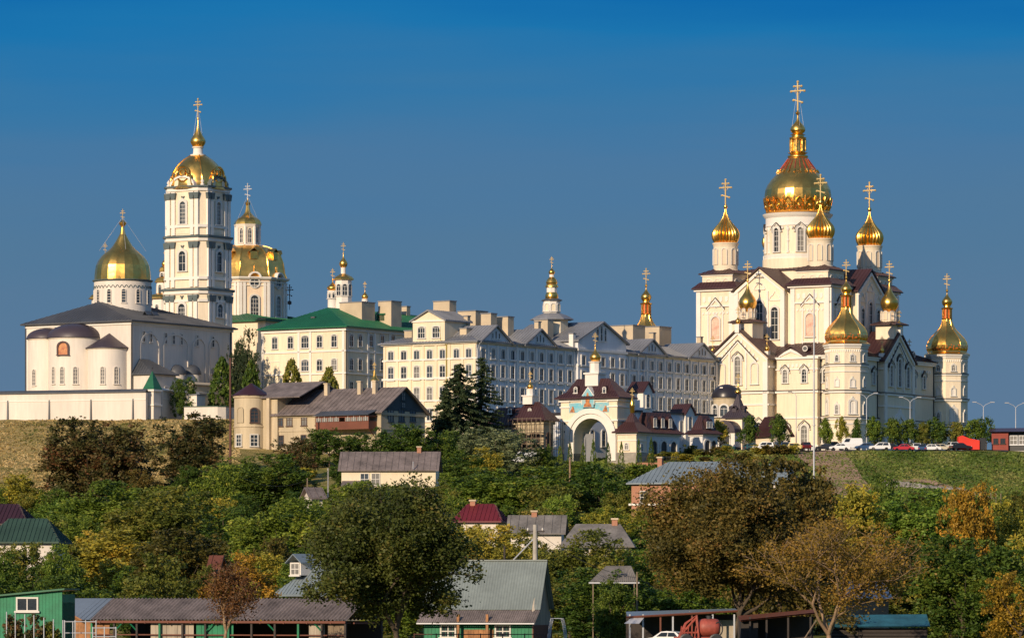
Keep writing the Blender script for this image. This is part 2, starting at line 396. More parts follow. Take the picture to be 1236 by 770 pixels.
def dome(parent, c, r, h, prof=ONION, n=32, lobes=0, amp=0., m='gold', ph=0., ball=True, cr=0., smooth=35, crz=0., name='dome', sub=None):
    """gilded dome with its ball and cross; returns the dome object"""
    cx, cy, z0 = c; mb = MB()
    mb.lathe([(a*r, z*h) for z, a in prof], n, 0, 0, ph, lobes, amp)
    o = mb.build(name, m, parent, (cx,cy,z0), 0, smooth)
    if ball:
        b = r*.16 if r < 4 else r*.10; z = h
        q = MB(); q.lathe([(b*.35,z-b),(b*.35,z),(b*.8,z+.3*b),(b,z+b),(b*.8,z+1.7*b),(b*.3,z+2*b),(b*.3,z+2.3*b)], 12)
        q.build('finial', 'goldp', o, smooth=40); z += 2.2*b
        if cr: cross(o, (0,0,z), cr, crz)
    return o
def drum(parent, c, r, z0, z1, n=24, m='cream', ph=0., mold=True, name='drum', sm=30):
    mb = MB(); H = z1-z0
    pr = [(r*1.06,z0),(r*1.06,z0+H*.06),(r,z0+H*.08),(r,z1-H*.12)]
    if mold: pr += [(r*1.03,z1-H*.11),(r*1.03,z1-H*.07),(r*1.08,z1-H*.05),(r*1.10,z1)]
    else: pr += [(r,z1)]
    mb.lathe(pr, n, 0, 0, ph)
    return mb.build(name, m, parent, (c[0],c[1],0), 0, sm)
def band(parent, c, r, z0, z1, n, ph=0., m='trim', name='cornice', flare=0.):
    mb = MB(); mb.lathe([(r,z0),(r+flare,z1-.12*(z1-z0)),(r+flare,z1)], n, 0, 0, ph)
    return mb.build(name, m, parent, (c[0],c[1],0))
def dentils(parent, x0, x1, y, z, face='front', step=.9, w=.45, h=.5, d=.18, m='trim'):
    mb = MB(); n = int((x1-x0)/step)
    for i in range(n):
        a = x0+(i+.5)*(x1-x0)/n
        pts = [(a-w/2,z+h),(a-w/2,z+h*.3),(a,z),(a+w/2,z+h*.3),(a+w/2,z+h)]
        if face == 'front': mb.xz(pts, y-d, y+.02)
        else: mb.yz(pts, y-.02, y+d)
    return mb.build('corbel_frieze', m, parent)
def gablewall(mb, x0, x1, zb, ze, za, y0, y1):      # gabled block facing front
    xm = (x0+x1)/2; mb.xz([(x0,zb),(x1,zb),(x1,ze),(xm,za),(x0,ze)], y0, y1)
def gablewall_r(mb, y0, y1, zb, ze, za, x0, x1):
    ym = (y0+y1)/2; mb.yz([(y0,zb),(y1,zb),(y1,ze),(ym,za),(y0,ze)], x0, x1)
# ------------------------------------------------------------------ terrain
TD = [60, 300, 380, 450, 550, 650, 750, 820, 870, 910, 935, 950, 985, 1030, 1100, 1400, 2500, 9000]
TP = [-300, 100, 280, 420, 560, 700, 860, 1000, 1220, 1500]
TZ = np.array([
 # 60   300   380   450   550  650  750  820   870   910   935   950   985  1030 1100 1400 2500 9000
 [-7,  -6, -5.0, -4.5, -1,   4,  10,  14.5, 20.5, 28.5, 35.0, 36.6, 38,  40,  42,  40,  5, -60],
 [-7,  -6, -5.0, -4.5, -1,   4,  10,  14.5, 20.5, 28.5, 35.2, 36.8, 38,  40,  42,  40,  5, -60],
 [-7,  -6, -5.0, -4.5, -1,   5,  13,  21,   27,   32,   36.0, 37.0, 38,  40,  42,  40,  5, -60],
 [-7,  -6, -5.0, -4.5, -1,   6,  14,  22,   27,   30,   33.0, 34.0, 37,  40,  42,  40,  5, -60],
 [-7,  -6, -5.0, -4.5, -1,   6,  13,  20,   24,   28,   31.0, 33.0, 36,  38,  40,  40,  5, -60],
 [-7,  -6, -4.4, -4.0, -1,   6,  13.5,18,   23,   27,   28.5, 30.0, 32,  34,  38,  38,  5, -60],
 [-7,  -6, -4.3, -4.0, -1,   6,  12,  16,   22,   27,   29.8, 30.3, 32,  33,  34,  34,  5, -60],
 [-7,  -6, -4.4, -4.0, -1,   6,  12,  15,   19.5, 26,   29.9, 30.3, 31,  33,  33,  32,  5, -60],
 [-7,  -6, -5.0, -4.5, -1,   5,  11,  14,   18.3, 25,   29.8, 30.2, 31,  33,  33,  30,  5, -60],
 [-7,  -6, -5.0, -4.5, -1,   5,  11,  14,   18.3, 25,   29.8, 30.2, 31,  33,  33,  30,  5, -60]], float)
def ground(x, y, noise=True):
    x = np.asarray(x, float); y = np.asarray(y, float)
    D = np.clip(y, 60, 9000); u = np.clip(x/np.maximum(D,60)*F + CX, TP[0], TP[-1])
    ri = np.clip(np.searchsorted(TD, D)-1, 0, len(TD)-2); ci = np.clip(np.searchsorted(TP, u)-1, 0, len(TP)-2)
    td, tp = np.array(TD, float), np.array(TP, float)
    fd = (D-td[ri])/(td[ri+1]-td[ri]); fu = (u-tp[ci])/(tp[ci+1]-tp[ci]); fu = fu*fu*(3-2*fu)
    z = (TZ[ci,ri]*(1-fd)+TZ[ci,ri+1]*fd)*(1-fu) + (TZ[ci+1,ri]*(1-fd)+TZ[ci+1,ri+1]*fd)*fu
    if noise:
        z = z + .25*np.sin(x*.21+1.3*np.sin(y*.13))*np.sin(y*.17+x*.05) + .12*np.sin(x*.57+2)*np.sin(y*.49+1)
    return z + CZ
def gz(x, y): return float(ground(x, y))
def at(px, D, dz=0.): x = PX(px, D); return (x, D, gz(x, D)+dz)
def build_ground():
    xs = np.concatenate([np.linspace(-5000,-400,14), np.linspace(-340,-190,16), np.arange(-180,181,2.0), np.linspace(190,340,16), np.linspace(400,5000,14)])
    ys = np.concatenate([np.linspace(-600,330,24), np.arange(340,560,4.), np.arange(560,1060,2.), np.arange(1070,1400,15.), np.linspace(1450,9000,22)])
    X, Y = np.meshgrid(xs, ys); Zg = ground(X, Y); nx, ny = len(xs), len(ys)
    me = bpy.data.meshes.new('ground'); v = np.stack([X,Y,Zg], -1).reshape(-1,3)
    i = np.arange(nx*ny).reshape(ny,nx); q = np.stack([i[:-1,:-1],i[:-1,1:],i[1:,1:],i[1:,:-1]], -1).reshape(-1,4)
    me.from_pydata(v.tolist(), [], q.tolist()); me.shade_smooth()
    m = mat('grass_and_soil', (.07,.075,.02), .95); n, l = m.node_tree.nodes, m.node_tree.links; p = n['Principled BSDF']; p.inputs['Specular IOR Level'].default_value = .1
    t = n['Texture Coordinate']
    def noise(sc, det=5):
        a = n.new('ShaderNodeTexNoise'); a.inputs['Scale'].default_value = sc; a.inputs['Detail'].default_value = det; l.new(t.outputs['Object'], a.inputs['Vector']); return a
    def ramp(src, st):
        r = n.new('ShaderNodeValToRGB'); l.new(src, r.inputs[0]); e = r.color_ramp.elements
        while len(e) < len(st): e.new(.5)
        for k,(po,c) in zip(e, st): k.position = po; k.color = (*c,1)
        return r
    n1 = noise(.09, 7); n2 = noise(.5, 6); n3 = noise(3., 4)
    green = ramp(n2.outputs['Fac'], [(.3,(.05,.08,.014)),(.55,(.12,.16,.026)),(.75,(.20,.19,.05))])
    dry = ramp(n2.outputs['Fac'], [(.28,(.16,.16,.045)),(.45,(.42,.29,.11)),(.72,(.60,.42,.19))])
    sep = n.new('ShaderNodeSeparateXYZ'); l.new(t.outputs['Object'], sep.inputs[0])
    mr_ = n.new('ShaderNodeMapRange'); mr_.inputs[1].default_value = 10; mr_.inputs[2].default_value = -70; mr_.inputs[4].default_value = .62; l.new(sep.outputs[0], mr_.inputs[0])
    ad = n.new('ShaderNodeMath'); ad.operation = 'MULTIPLY_ADD'; l.new(n1.outputs['Fac'], ad.inputs[0]); ad.inputs[1].default_value = 1.6; ad.inputs[2].default_value = -.75
    a2 = n.new('ShaderNodeMath'); a2.operation = 'ADD'; a2.use_clamp = True; l.new(ad.outputs[0], a2.inputs[0]); l.new(mr_.outputs[0], a2.inputs[1])
    mxx = n.new('ShaderNodeMix'); mxx.data_type = 'RGBA'; l.new(a2.outputs[0], mxx.inputs[0]); l.new(green.outputs[0], mxx.inputs[6]); l.new(dry.outputs[0], mxx.inputs[7])
    l.new(mxx.outputs[2], p.inputs['Base Color'])
    b = n.new('ShaderNodeBump'); b.inputs['Strength'].default_value = .8; b.inputs['Distance'].default_value = .5; l.new(n3.outputs['Fac'], b.inputs['Height']); l.new(b.outputs[0], p.inputs['Normal'])
    me.materials.append(m)
    return tag(link('ground', me), None, None, kind='structure')
build_ground()
def strip(name, mt, left, right, dz=.05, nsub=10):
    """ground-hugging sheet between two lists of (x, y)"""
    L = []; Rr = []
    for P, O in ((left, L), (right, Rr)):
        for a, b in zip(P[:-1], P[1:]):
            for k in range(nsub): O.append((a[0]+(b[0]-a[0])*k/nsub, a[1]+(b[1]-a[1])*k/nsub))
        O.append(P[-1])
    mb = MB(); K = 8; v = []
    for a, b in zip(L, Rr):
        for k in range(K+1):
            x = a[0]+(b[0]-a[0])*k/K; y = a[1]+(b[1]-a[1])*k/K; v.append((x,y,gz(x,y)+dz))
    mb.add(v, [(i*(K+1)+k, i*(K+1)+k+1, (i+1)*(K+1)+k+1, (i+1)*(K+1)+k) for i in range(len(L)-1) for k in range(K)])
    return tag(mb.build(name, mt), None, None, kind='structure')
strip('car_park', 'asphalt', [(PX(770,940),941),(PX(1000,940),938),(PX(1215,940),937)], [(PX(770,985),990),(PX(1000,985),990),(PX(1215,985),990)], .12)

# ------------------------------------------------------------------ the big white and gold cathedral
def cathedral():
    B = Frame(963, 1045, Z(540,1045)-1.5, 31.3)
    rt = B.thing('cathedral', 'huge cream cathedral with many gold onion domes on the right of the hilltop', 'cathedral')
    zl = B.z(433, 0, -25); zu = B.z(346, 17, -17)           # cornice of the lower church, of the upper cube
    Hc, Hl = 17.0, 24.5
    # ---- lower church
    mb = MB(); mb.box(-Hl, Hl, -Hl, Hl, -4, zl)
    mb.build('wall', 'cream', rt)
    mb = MB()
    for zz, w, h in ((zl-.5,.55,.5),(zl-.001,.75,.35),(B.z(476,0,-25),.3,.45),(B.z(507,0,-25),.25,.35)):
        mb.box(-Hl-w, Hl+w, -Hl-w, Hl+w, zz, zz+h)
    mb.box(-Hl-.35, Hl+.35, -Hl-.35, Hl+.35, -4, 1.0)
    mb.build('cornice', 'trim', rt)
    for zz, w in ((B.z(476,0,-25)+.46,.42),(B.z(507,0,-25)+.36,.35)):
        mb = MB(); mb.box(-Hl-w, Hl+w, -Hl-w, Hl+w, zz, zz+.2); mb.build('flashing', 'blackroof', rt)
    # pent roof up to the cube
    mb = MB(); z1 = zl+.36; z2 = B.z(414, 12, -17)
    o, i = Hl+.9, Hc-.05
    for q in (((-o,-o,z1),(o,-o,z1),(i,-i,z2),(-i,-i,z2)), ((o,-o,z1),(o,o,z1),(i,i,z2),(i,-i,z2)), ((o,o,z1),(-o,o,z1),(-i,i,z2),(i,i,z2)), ((-o,o,z1),(-o,-o,z1),(-i,-i,z2),(-i,i,z2))):
        mb.roofface(q, .9)
    mb.build('roof', 'brownroof', rt)
    # ---- upper cube with four gabled bays
    mb = MB(); mb.box(-Hc, Hc, -Hc, Hc, zl-1, zu); mb.build('wall', 'cream', rt)
    gz_ = B.z(325, 0, -18.5); ge = zu-.2; gw = 6.3
    for name, ax in (('front',0),('right',1),('back',2),('left',3)):
        mb = MB(); gablewall(mb, -gw, gw, zl, ge, gz_, -Hc-1.5, -Hc+6)
        mb.build('gabled_bay', 'cream', rt, rz=ax*math.pi/2)
        mb = MB(); mb.gable(-gw-.8, gw+.8, -Hc-2.1, -Hc+9, ge-.1, gz_+.55, 'y', .35, .9)
        mb.build('roof', 'brownroof', rt, rz=ax*math.pi/2)
        mb = MB()
        for sx_ in (-1,1):
            mb.box(sx_*gw-.9 if sx_>0 else -gw-.15, gw+.15 if sx_>0 else -gw+.9, -Hc-1.85, -Hc-1.48, zl+1, ge-.4)
            mb.box(sx_*2.1-.22, sx_*2.1+.22, -Hc-1.8, -Hc-1.48, zl+3, zl+15.5)
        mb.xz([(-gw,ge-1.1),(-gw,ge-.4),(0,gz_-.3),(gw,ge-.4),(gw,ge-1.1),(0,gz_-1.0)], -Hc-1.95, -Hc-1.48)
        mb.build('pilaster', 'trim', rt, rz=ax*math.pi/2)
        if ax in (0,1):
            a = ax*math.pi/2; rot = Matrix.Rotation(a, 3, 'Z')
            for x, h, zz in ((-3.9,7.2,4.6),(0,8.8,4.6),(3.9,7.2,4.6)):
                window(rt, rot@Vector((x,-Hc-1.5,zl+zz)), a, w=1.7, h=h, arch=1., t=.35, d=.3, bars=(1,4), hood=None, keel=.25)
                mb = MB(); k = arcpts(2.6, 3.0, 1.0, 10, .7); 
                ring(mb, k[2:][::-1]+[k[0]][:0], [(q*1.16,w_+.12) for q,w_ in k[2:][::-1]], -.22, .02)
                mb.build('hood_mould', 'trim', rt, rot@Vector((x,-Hc-1.5,zl+zz+h-.6+(1.3 if x==0 else .4))), a)
    # corner blocks: pilasters, niches, frieze, roofs, small drums
    for ax in (0,1):
        a = ax*math.pi/2; rot = Matrix.Rotation(a,3,'Z')
        for sx_ in (-1,1):
            x0, x1 = (7.2, Hc) if sx_>0 else (-Hc, -7.2)
            mb = MB()
            for xx in ((x0,x0+1.1),(x1-1.3,x1+.0)): mb.box(xx[0], xx[1], -Hc-.4, -Hc+.02, zl+1.5, zu-.2)
            mb.box(x0,x1,-Hc-.35,-Hc+.02,zu-3.6,zu-3.2); mb.box(x0,x1,-Hc-.3,-Hc+.02,zl+1.5,zl+2.2)
            mb.build('pilaster', 'trim', rt, rz=a)
            xm = (x0+x1)/2
            o = dentils(rt, x0+1.2, x1-1.4, -Hc, zu-5.3, step=.85); o.rotation_euler.z = a
            o = dentils(rt, x0+1.2, x1-1.4, -Hc, zu-2.6, step=1.3, w=.8, h=1.3, d=.12); o.rotation_euler.z = a
            n_ = window(rt, rot@Vector((xm,-Hc,zl+5)), a, name='niche', w=2.1, h=5.2, arch=1., t=.3, d=.3, bars=(0,0), pane='icon', keel=.6)
            mb = MB(); mb.xz([(xm-2.3,zl+11.6),(xm-2.3,zl+11.9),(xm,zl+14.4),(xm+2.3,zl+11.9),(xm+2.3,zl+11.6),(xm,zl+13.9)], -Hc-.35, -Hc+.02)
            for q in (-1.9,1.9): mb.box(xm+q-.17, xm+q+.17, -Hc-.25, -Hc+.02, zl+3.4, zl+11.6)
            mb.box(xm-2.3,xm+2.3,-Hc-.3,-Hc+.02,zl+3.7,zl+3.95)
            mb.build('hood_mould', 'trim', rt, rz=a); mb = MB(); mb.xz([(xm-2.4,zl+11.92),(xm-2.4,zl+12.1),(xm,zl+14.65),(xm+2.4,zl+12.1),(xm+2.4,zl+11.92),(xm,zl+14.43)],-Hc-.42,-Hc+.02); mb.build('flashing','blackroof',rt,rz=a)
            window(rt, rot@Vector((xm,-Hc,zl+12.3)), a, name='oculus', w=.6, h=.6, t=.15, d=.15, bars=(0,0), round_=True)
    mb = MB()
    for sx_ in (-1,1):
        for sy_ in (-1,1):
            xa, xb = sorted((sx_*6.5, sx_*(Hc+.55))); ya, yb = sorted((sy_*6.5, sy_*(Hc+.55)))
            mb.box(xa, xb, ya, yb, zu, zu+.45)
    mb.build('corner_cornice', 'trim', rt)
    tz0 = B.z(338, 12.2,-12.2); tz1 = B.z(326,12.2,-12.2); dz1 = B.z(288.5,12.2,-12.2)
    for sx_ in (-1,1):
        for sy_ in (-1,1):
            cx, cy = sx_*12.2, sy_*12.2
            mb = MB(); xa, xb = sorted((sx_*6.0, sx_*(Hc+1.0))); ya, yb = sorted((sy_*6.0, sy_*(Hc+1.0)))
            z0 = zu+.46; w = 4.3
            mb.box(xa,xb,ya,yb,z0,z0+.2); z0 += .2
            P = [(xa,ya,z0),(xb,ya,z0),(xb,yb,z0),(xa,yb,z0)]; Q = [(cx-w,cy-w,tz0+.2),(cx+w,cy-w,tz0+.2),(cx+w,cy+w,tz0+.2),(cx-w,cy+w,tz0+.2)]
            for k in range(4): mb.roofface((P[k],P[(k+1)%4],Q[(k+1)%4],Q[k]), .8)
            mb.build('roof', 'brownroof', rt)
            mb = MB(); w = 3.9; mb.box(cx-w,cx+w,cy-w,cy+w,zu,tz1-.3); mb.build('tower_base', 'cream', rt)
            mb = MB(); w = 4.15; mb.box(cx-w,cx+w,cy-w,cy+w,tz1-.65,tz1-.3)
            for k in range(4):
                for q in (-2.2,0,2.2):
                    v = Matrix.Rotation(k*math.pi/2,3,'Z')
                    for t_ in range(6):
                        a1, a2 = math.pi*t_/6, math.pi*(t_+1)/6
                        p1 = v@Vector((q+.8*math.cos(a1),-3.98,0)); 
                        pts = [v@Vector((q+.8*math.cos(a),-3.95,tz1-2.2+.8*math.sin(a))) + Vector((cx,cy,0)) for a in (a1,a2)]
                        mb.tube([tuple(pts[0]),tuple(pts[1])], .11, 4)
            mb.build('cornice', 'trim', rt)
            mb = MB(); mb.hip(cx-4.6,cx+4.6,cy-4.6,cy+4.6,tz1-.3,tz1+1.9,(cx,cy,cx,cy),.2,.8); mb.build('roof', 'brownroof', rt)
            r = 2.75; z0 = tz1+.4
            drum(rt, (cx,cy), r, z0, dz1, 24, 'cream')
            for k in range(8):
                a = math.pi/8+k*math.pi/4; d_ = Vector((math.cos(a),math.sin(a),0))
                window(rt, (cx+d_.x*r, cy+d_.y*r, z0+1.6), a+math.pi/2, name='niche', w=1.0, h=3.6, arch=1., t=.14, d=.16, bars=(0,0), sill=False, pane='peach')
            dome(rt, (cx,cy,dz1+.02), 2.95, (288.5-247)*B.depth(cx,cy)/F, ONION, 120, 20, .2, 'goldp', cr=5.6, crz=0)
    # ---- main drum and dome
    z0 = B.z(333); z1 = B.z(316); z2 = B.z(259.5)
    mb = MB(); mb.box(-9.4,9.4,-9.4,9.4,zu-1,z0+.6); mb.build('tower_base','cream',rt)
    mb = MB(); mb.hip(-9.9,9.9,-9.9,9.9,z0+.6,z0+2.8,(0,0,0,0),.25,.9); mb.build('roof','brownroof',rt)
    band(rt,(0,0),8.1,z0+.2,z1+.3,32,m='cream',name='drum_base'); band(rt,(0,0),7.75,z1,z1+1.3,32,m='trim',name='cornice',flare=.1)
    drum(rt,(0,0),7.35,z1+.8,z2,32,'cream',0,False)
    mb = MB(); mb.lathe([(7.4,z2-3.0),(7.55,z2-2.9),(7.55,z2-2.6),(7.4,z2-2.5),(7.4,z2-1.0),(8.0,z2-.3),(8.1,z2),(7,z2+.1)],32)
    for k in range(40):
        a = 2*math.pi*k/40; d_ = (math.cos(a)*7.5, math.sin(a)*7.5)
        mb.lathe([(0,z2-3.9),(.28,z2-3.6),(.3,z2-3.2),(0,z2-3.)],6,d_[0],d_[1])
    mb.build('cornice','trim',rt,smooth=30)
    for k in range(8):
        a = math.pi/8 + k*math.pi/4 + math.radians(10); d_ = Vector((math.cos(a),math.sin(a),0))
        window(rt,(d_.x*7.33,d_.y*7.33,z1+1.9),a+math.pi/2,w=1.35,h=5.4,arch=1.,t=.42,d=.35,bars=(1,4),hood='keel')
        a2 = a+math.pi/8; mb = MB(); d_ = Vector((math.cos(a2),math.sin(a2),0))
        mb.lathe([(.34,0),(.34,.4),(.22,.5),(.22,2.5),(.32,2.6),(.32,2.9),(.22,3),(.22,4.9),(.36,5.2),(.36,5.6),(0,6.2)],10)
        mb.build('half_column','trim',rt,(d_.x*7.4,d_.y*7.4,z1+1.6),smooth=30)
    s = 1045/F
    zz = lambda py: B.z(py)
    prof = [(6.75,z2+.1),(6.95,z2+.35),(7.0,zz(256)),(7.25,zz(251)),(7.5,zz(246)),(7.66,zz(240.5)),(7.68,zz(236)),(7.5,zz(230)),(7.0,zz(224)),(6.2,zz(218)),(5.15,zz(212)),(4.2,zz(206.5)),(3.3,zz(200)),(2.6,zz(194.5)),(2.15,zz(191))]
    mb = MB(); mb.lathe(prof,24,0,0,.1); dm = mb.build('dome','gold',rt,(0,0,0),0,13)
    # enamel decoration round the foot and the throat of the dome
    mb = MB(); mb.lathe([(7.1,zz(254.8)),(7.3,zz(251)),(7.42,zz(248.4))],48,0,0); mb.build('enamel_band','filigree',dm,smooth=50)
    mb = MB()
    for k in range(18):
        a = 2*math.pi*k/18
        def pt(da, py, rr): aa = a+da; return (rr*math.cos(aa), rr*math.sin(aa), zz(py))
        pts = [pt(-.15,256,7.15),pt(-.155,251,7.42),pt(-.12,246.5,7.64),pt(-.06,243.5,7.76),pt(0,241,7.82),pt(.06,243.5,7.76),pt(.12,246.5,7.64),pt(.155,251,7.42),pt(.15,256,7.15)]
        mb.tube(pts,.2,5)
        mb.tube([pt(.175,252,7.4),pt(.175,243,7.75),pt(.19,239,7.85)],[.2,.16,.06],5)
    mb.tube([(7.15*math.cos(2*math.pi*k/40),7.15*math.sin(2*math.pi*k/40),zz(257)) for k in range(41)],.22,5)
    mb.build('gilded_arcade','goldp',dm,smooth=40)
    mb = MB()
    for k in range(18):
        a = 2*math.pi*(k+.0)/18
        mb.lathe([(0,-.4),(.34,-.22),(.42,0),(.34,.25),(0,.5)],8,7.42*math.cos(a),7.42*math.sin(a)); 
        for q in range(len(mb.v)-40,len(mb.v)): mb.v[q] = (mb.v[q][0],mb.v[q][1],mb.v[q][2]+zz(250.5))
    mb.build('enamel_medallions','goldp',dm,smooth=40)
    mb = MB(); mg = MB()
    for k in range(20):
        a = 2*math.pi*k/20; c_, s_ = math.cos(a), math.sin(a); up = math.sin(0)
        P = [(r_*c_,r_*s_,zz(py)) for r_,py in ((2.4,192),(2.85,195.5),(3.55,200.5),(4.3,205.5))]
        mb.tube([(q[0]*.985,q[1]*.985,q[2]) for q in P],[.07,.09,.11,.08],5); mg.tube([(r_*c_,r_*s_,zz(py)) for r_,py in ((4.45,206),(5.0,209.5))],[.26,.08],5)
    mb.build('enamel_rays','redenamel',dm); mg.build('gilded_ray_tips','goldp',dm)
    mb = MB(); mb.lathe([(2.2,zz(191)),(2.35,zz(190)),(2.35,zz(188.5)),(1.9,zz(188)),(1.75,zz(186.5)),(2.3,zz(185)),(1.7,zz(184)),(1.55,zz(182)),(1.55,zz(170)),(1.9,zz(168.5)),(1.95,zz(166.5)),(1.4,zz(165.5)),(1.4,zz(163.5)),(1.75,zz(163)),(1.2,zz(162))],24)
    for k in range(8):
        a = 2*math.pi*k/8+.3; mb.lathe([(.26,zz(183)),(.26,zz(169))],8,1.72*math.cos(a),1.72*math.sin(a))
    mb.build('lantern','goldp',dm,smooth=35)
    sm = dome(dm,(0,0,zz(162)),1.75,zz(141)-zz(162),[(0,.6),(.1,.85),(.22,1),(.35,.95),(.5,.72),(.65,.4),(.8,.17),(1,.08)],32,0,0,'gold',ball=False,name='finial_onion')
    mb = MB(); z = zz(141); mb.lathe([(.15,z-.4),(.15,z+.3),(.5,z+.6),(.55,z+.9),(.15,z+1.3),(.15,z+1.6)],10); mb.build('finial','goldp',dm,smooth=40)
    cross(dm,(0,0,zz(133.5)),zz(99)-zz(133.5),0)
    stays(dm,(0,0,zz(104)),1.6,zz(160),4,.035)
    # ---- octagonal corner towers with bulbous tent domes
    for (tx,ty) in ((25.5,-25.5),(-25.5,-25.5),(25.5,25.5)):
        ph = R(22.5); r = 4.75; bs = B.z(416,25.5,-25.5)
        tr = link('corner_tower', None, rt, (tx,ty,0)); 
        mb = MB(); mb.lathe([(r,-4),(r,bs)],8,0,0,ph); bo = mb.build('tower_wall','cream',tr)
        k_ = B.depth(25.5,-25.5)/F; zy = lambda py: B.z(py,25.5,-25.5)
        mb = MB()
        for py,w,h in ((418.5,.45,.45),(421,.2,.35),(443,.22,.35),(450,.15,.25),(475,.35,.45),(507,.25,.35),(513,.15,.3)):
            mb.lathe([(r+w,zy(py)),(r+w*1.2,zy(py)+h)],8,0,0,ph)
        mb.lathe([(r+.5,-4),(r+.5,1.0),(r+.2,1.3)],8,0,0,ph)
        for k in range(8):
            for j in range(7):
                a = ph + k*math.pi/4; A = Vector((math.cos(a),math.sin(a),0))*r; C_ = Vector((math.cos(a+math.pi/4),math.sin(a+math.pi/4),0))*r
                q = A.lerp(C_,(j+.5)/7); mb.box(q.x-.13,q.x+.13,q.y-.13,q.y+.13,zy(425.5),zy(423))
        mb.build('cornice','trim',tr)
        for py,w,h in ((443,.32,.36),(475,.5,.46),(507,.36,.36)):
            mb = MB(); mb.lathe([(r+w,zy(py)+h),(r+w,zy(py)+h+.2)],8,0,0,ph); mb.build('flashing','blackroof',tr)
        ap = r*math.cos(math.pi/8)
        for k in range(8):
            a = k*math.pi/4; d_ = Vector((math.cos(a),math.sin(a),0))*ap; rz_ = a+math.pi/2
            if (k*45) % 360 in (90,135): continue
            P = lambda py: (d_.x,d_.y,zy(py))
            window(tr,P(437),rz_,w=.75,h=1.3,arch=1.,t=.28,d=.22,bars=(1,1),keel=.3)
            window(tr,P(468),rz_,name='niche',w=.9,h=1.7,arch=1.,t=.22,d=.2,bars=(0,0),pane='trim',keel=.5,sill=bool(k%2))
            if k % 2: window(tr,P(500),rz_,name='niche',w=1.2,h=2.9,arch=1.,t=.4,d=.25,bars=(1,0),pane='trim',keel=.6)
            else: window(tr,P(500),rz_,w=.7,h=1.9,arch=1.,t=.35,d=.25,bars=(1,2),keel=.5)
        zp = lambda py: zy(py)
        prof = [(5.4,bs+.0),(5.0,bs+.35),(4.6,zp(413)),(4.5,zp(411.5)),(4.72,zp(408)),(4.74,zp(404.5)),(4.5,zp(400)),(3.95,zp(395)),(3.0,zp(389.5)),(2.1,zp(384.5)),(1.5,zp(379.5)),(1.15,zp(374)),(1.05,zp(371))]
        mb = MB(); mb.lathe(prof,8,0,0,ph); dm2 = mb.build('dome','gold',rt,(tx,ty,0),0,25)
        mb = MB(); mb.lathe([(4.56,zp(411.2)),(4.70,zp(409.5)),(4.76,zp(408)),(4.78,zp(405)),(4.7,zp(403.6))],8,0,0,ph); mb.build('enamel_band','filigree',dm2)
        mb = MB()
        for k in range(8):
            a = ph+k*math.pi/4; mb.tube([(q*math.cos(a),q*math.sin(a),z_) for q,z_ in prof[3:]],.09,5)
        mb.lathe([(1.15,zp(371)),(1.25,zp(370)),(1.0,zp(369.5))],16); mb.lathe([(1.0,zp(358.5)),(1.35,zp(358)),(1.4,zp(357)),(.8,zp(355.5)),(.75,zp(354))],16)
        for k in range(8):
            a = ph+k*math.pi/4; mb.lathe([(.17,zp(371)),(.17,zp(358))],6,1.0*math.cos(a),1.0*math.sin(a))
        mb.build('gilded_ribs','goldp',dm2)
        mb = MB(); mb.lathe([(.9,zp(371)),(.9,zp(357.5))],16); mb.build('lantern','orangeenamel',dm2)
        dome(dm2,(0,0,zp(354.5)),1.22,zp(336)-zp(354.5),BULB,16,0,0,'goldp',ball=False,name='finial_onion',smooth=40)
        mb = MB(); z = zp(336); mb.lathe([(.08,z-.3),(.3,z+.1),(.3,z+.35),(.08,z+.6)],8); mb.build('finial','goldp',dm2)
        cross(dm2,(0,0,z+.5),zp(314)-z-.5)
    # ---- gabled porches, front (lit) and right (shaded)
    for ax in (0,1):
        a = ax*math.pi/2; rot = Matrix.Rotation(a,3,'Z')
        w, y0 = 7.6, -Hl-(4.2 if ax == 0 else 1.3)
        ze = B.z(432,7,-28); za = B.z(399,0,-28)
        mb = MB(); gablewall(mb,-w,w,-4,ze,za,y0,-Hl+4); mb.build('gabled_porch','cream',rt,rz=a)
        mb = MB(); mb.gable(-w-.8,w+.8,y0-.6,-Hc,ze-.15,za+.55,'y',.4,.9); mb.build('roof','brownroof',rt,rz=a)
        mb = MB()
        mb.xz([(-w,ze-.9),(-w,ze-.2),(0,za-.25),(w,ze-.2),(w,ze-.9),(0,za-.95)],y0-.35,y0+.02)
        mb.xz([(-w*.62,ze-1.2),(-w*.62,ze-.8),(0,za-2.4),(w*.62,ze-.8),(w*.62,ze-1.2),(0,za-2.8)],y0-.25,y0+.02)
        zc = B.z(476,0,-28)
        mb.box(-w-.3,w+.3,y0-.35,-Hl+4,zc,zc+.5); mb.box(-w-.4,w+.4,y0-.4,-Hl+4,-4,1.0); mb.box(-w-.25,w+.25,y0-.2,-Hl+4,zc-2.6,zc-2.2); mb.box(-w-.3,w+.3,y0+.2,-Hl+4,ze-2.2,ze-1.8)
        for sx_ in (-1,1):
            xx = sorted((sx_*w, sx_*(w-1.2))); mb.box(xx[0],xx[1],y0-.35,y0+.02,-4,ze-.9)
            for q in (2.1,):
                mb.box(sx_*q-.2,sx_*q+.2,y0-.3,y0+.02,zc+1.2,zc+9.5)
        mb.build('cornice','trim',rt,rz=a)
        mb = MB(); mb.box(-w-.4,w+.4,y0-.45,-Hl+4,zc+.51,zc+.7)
        mb.xz([(-w*.64,ze-.78),(-w*.64,ze-.55),(0,za-2.1),(w*.64,ze-.55),(w*.64,ze-.78),(0,za-2.38)],y0-.32,y0+.02); mb.build('flashing','blackroof',rt,rz=a)
        P = lambda x,z: rot@Vector((x,y0,z))
        n_ = 9
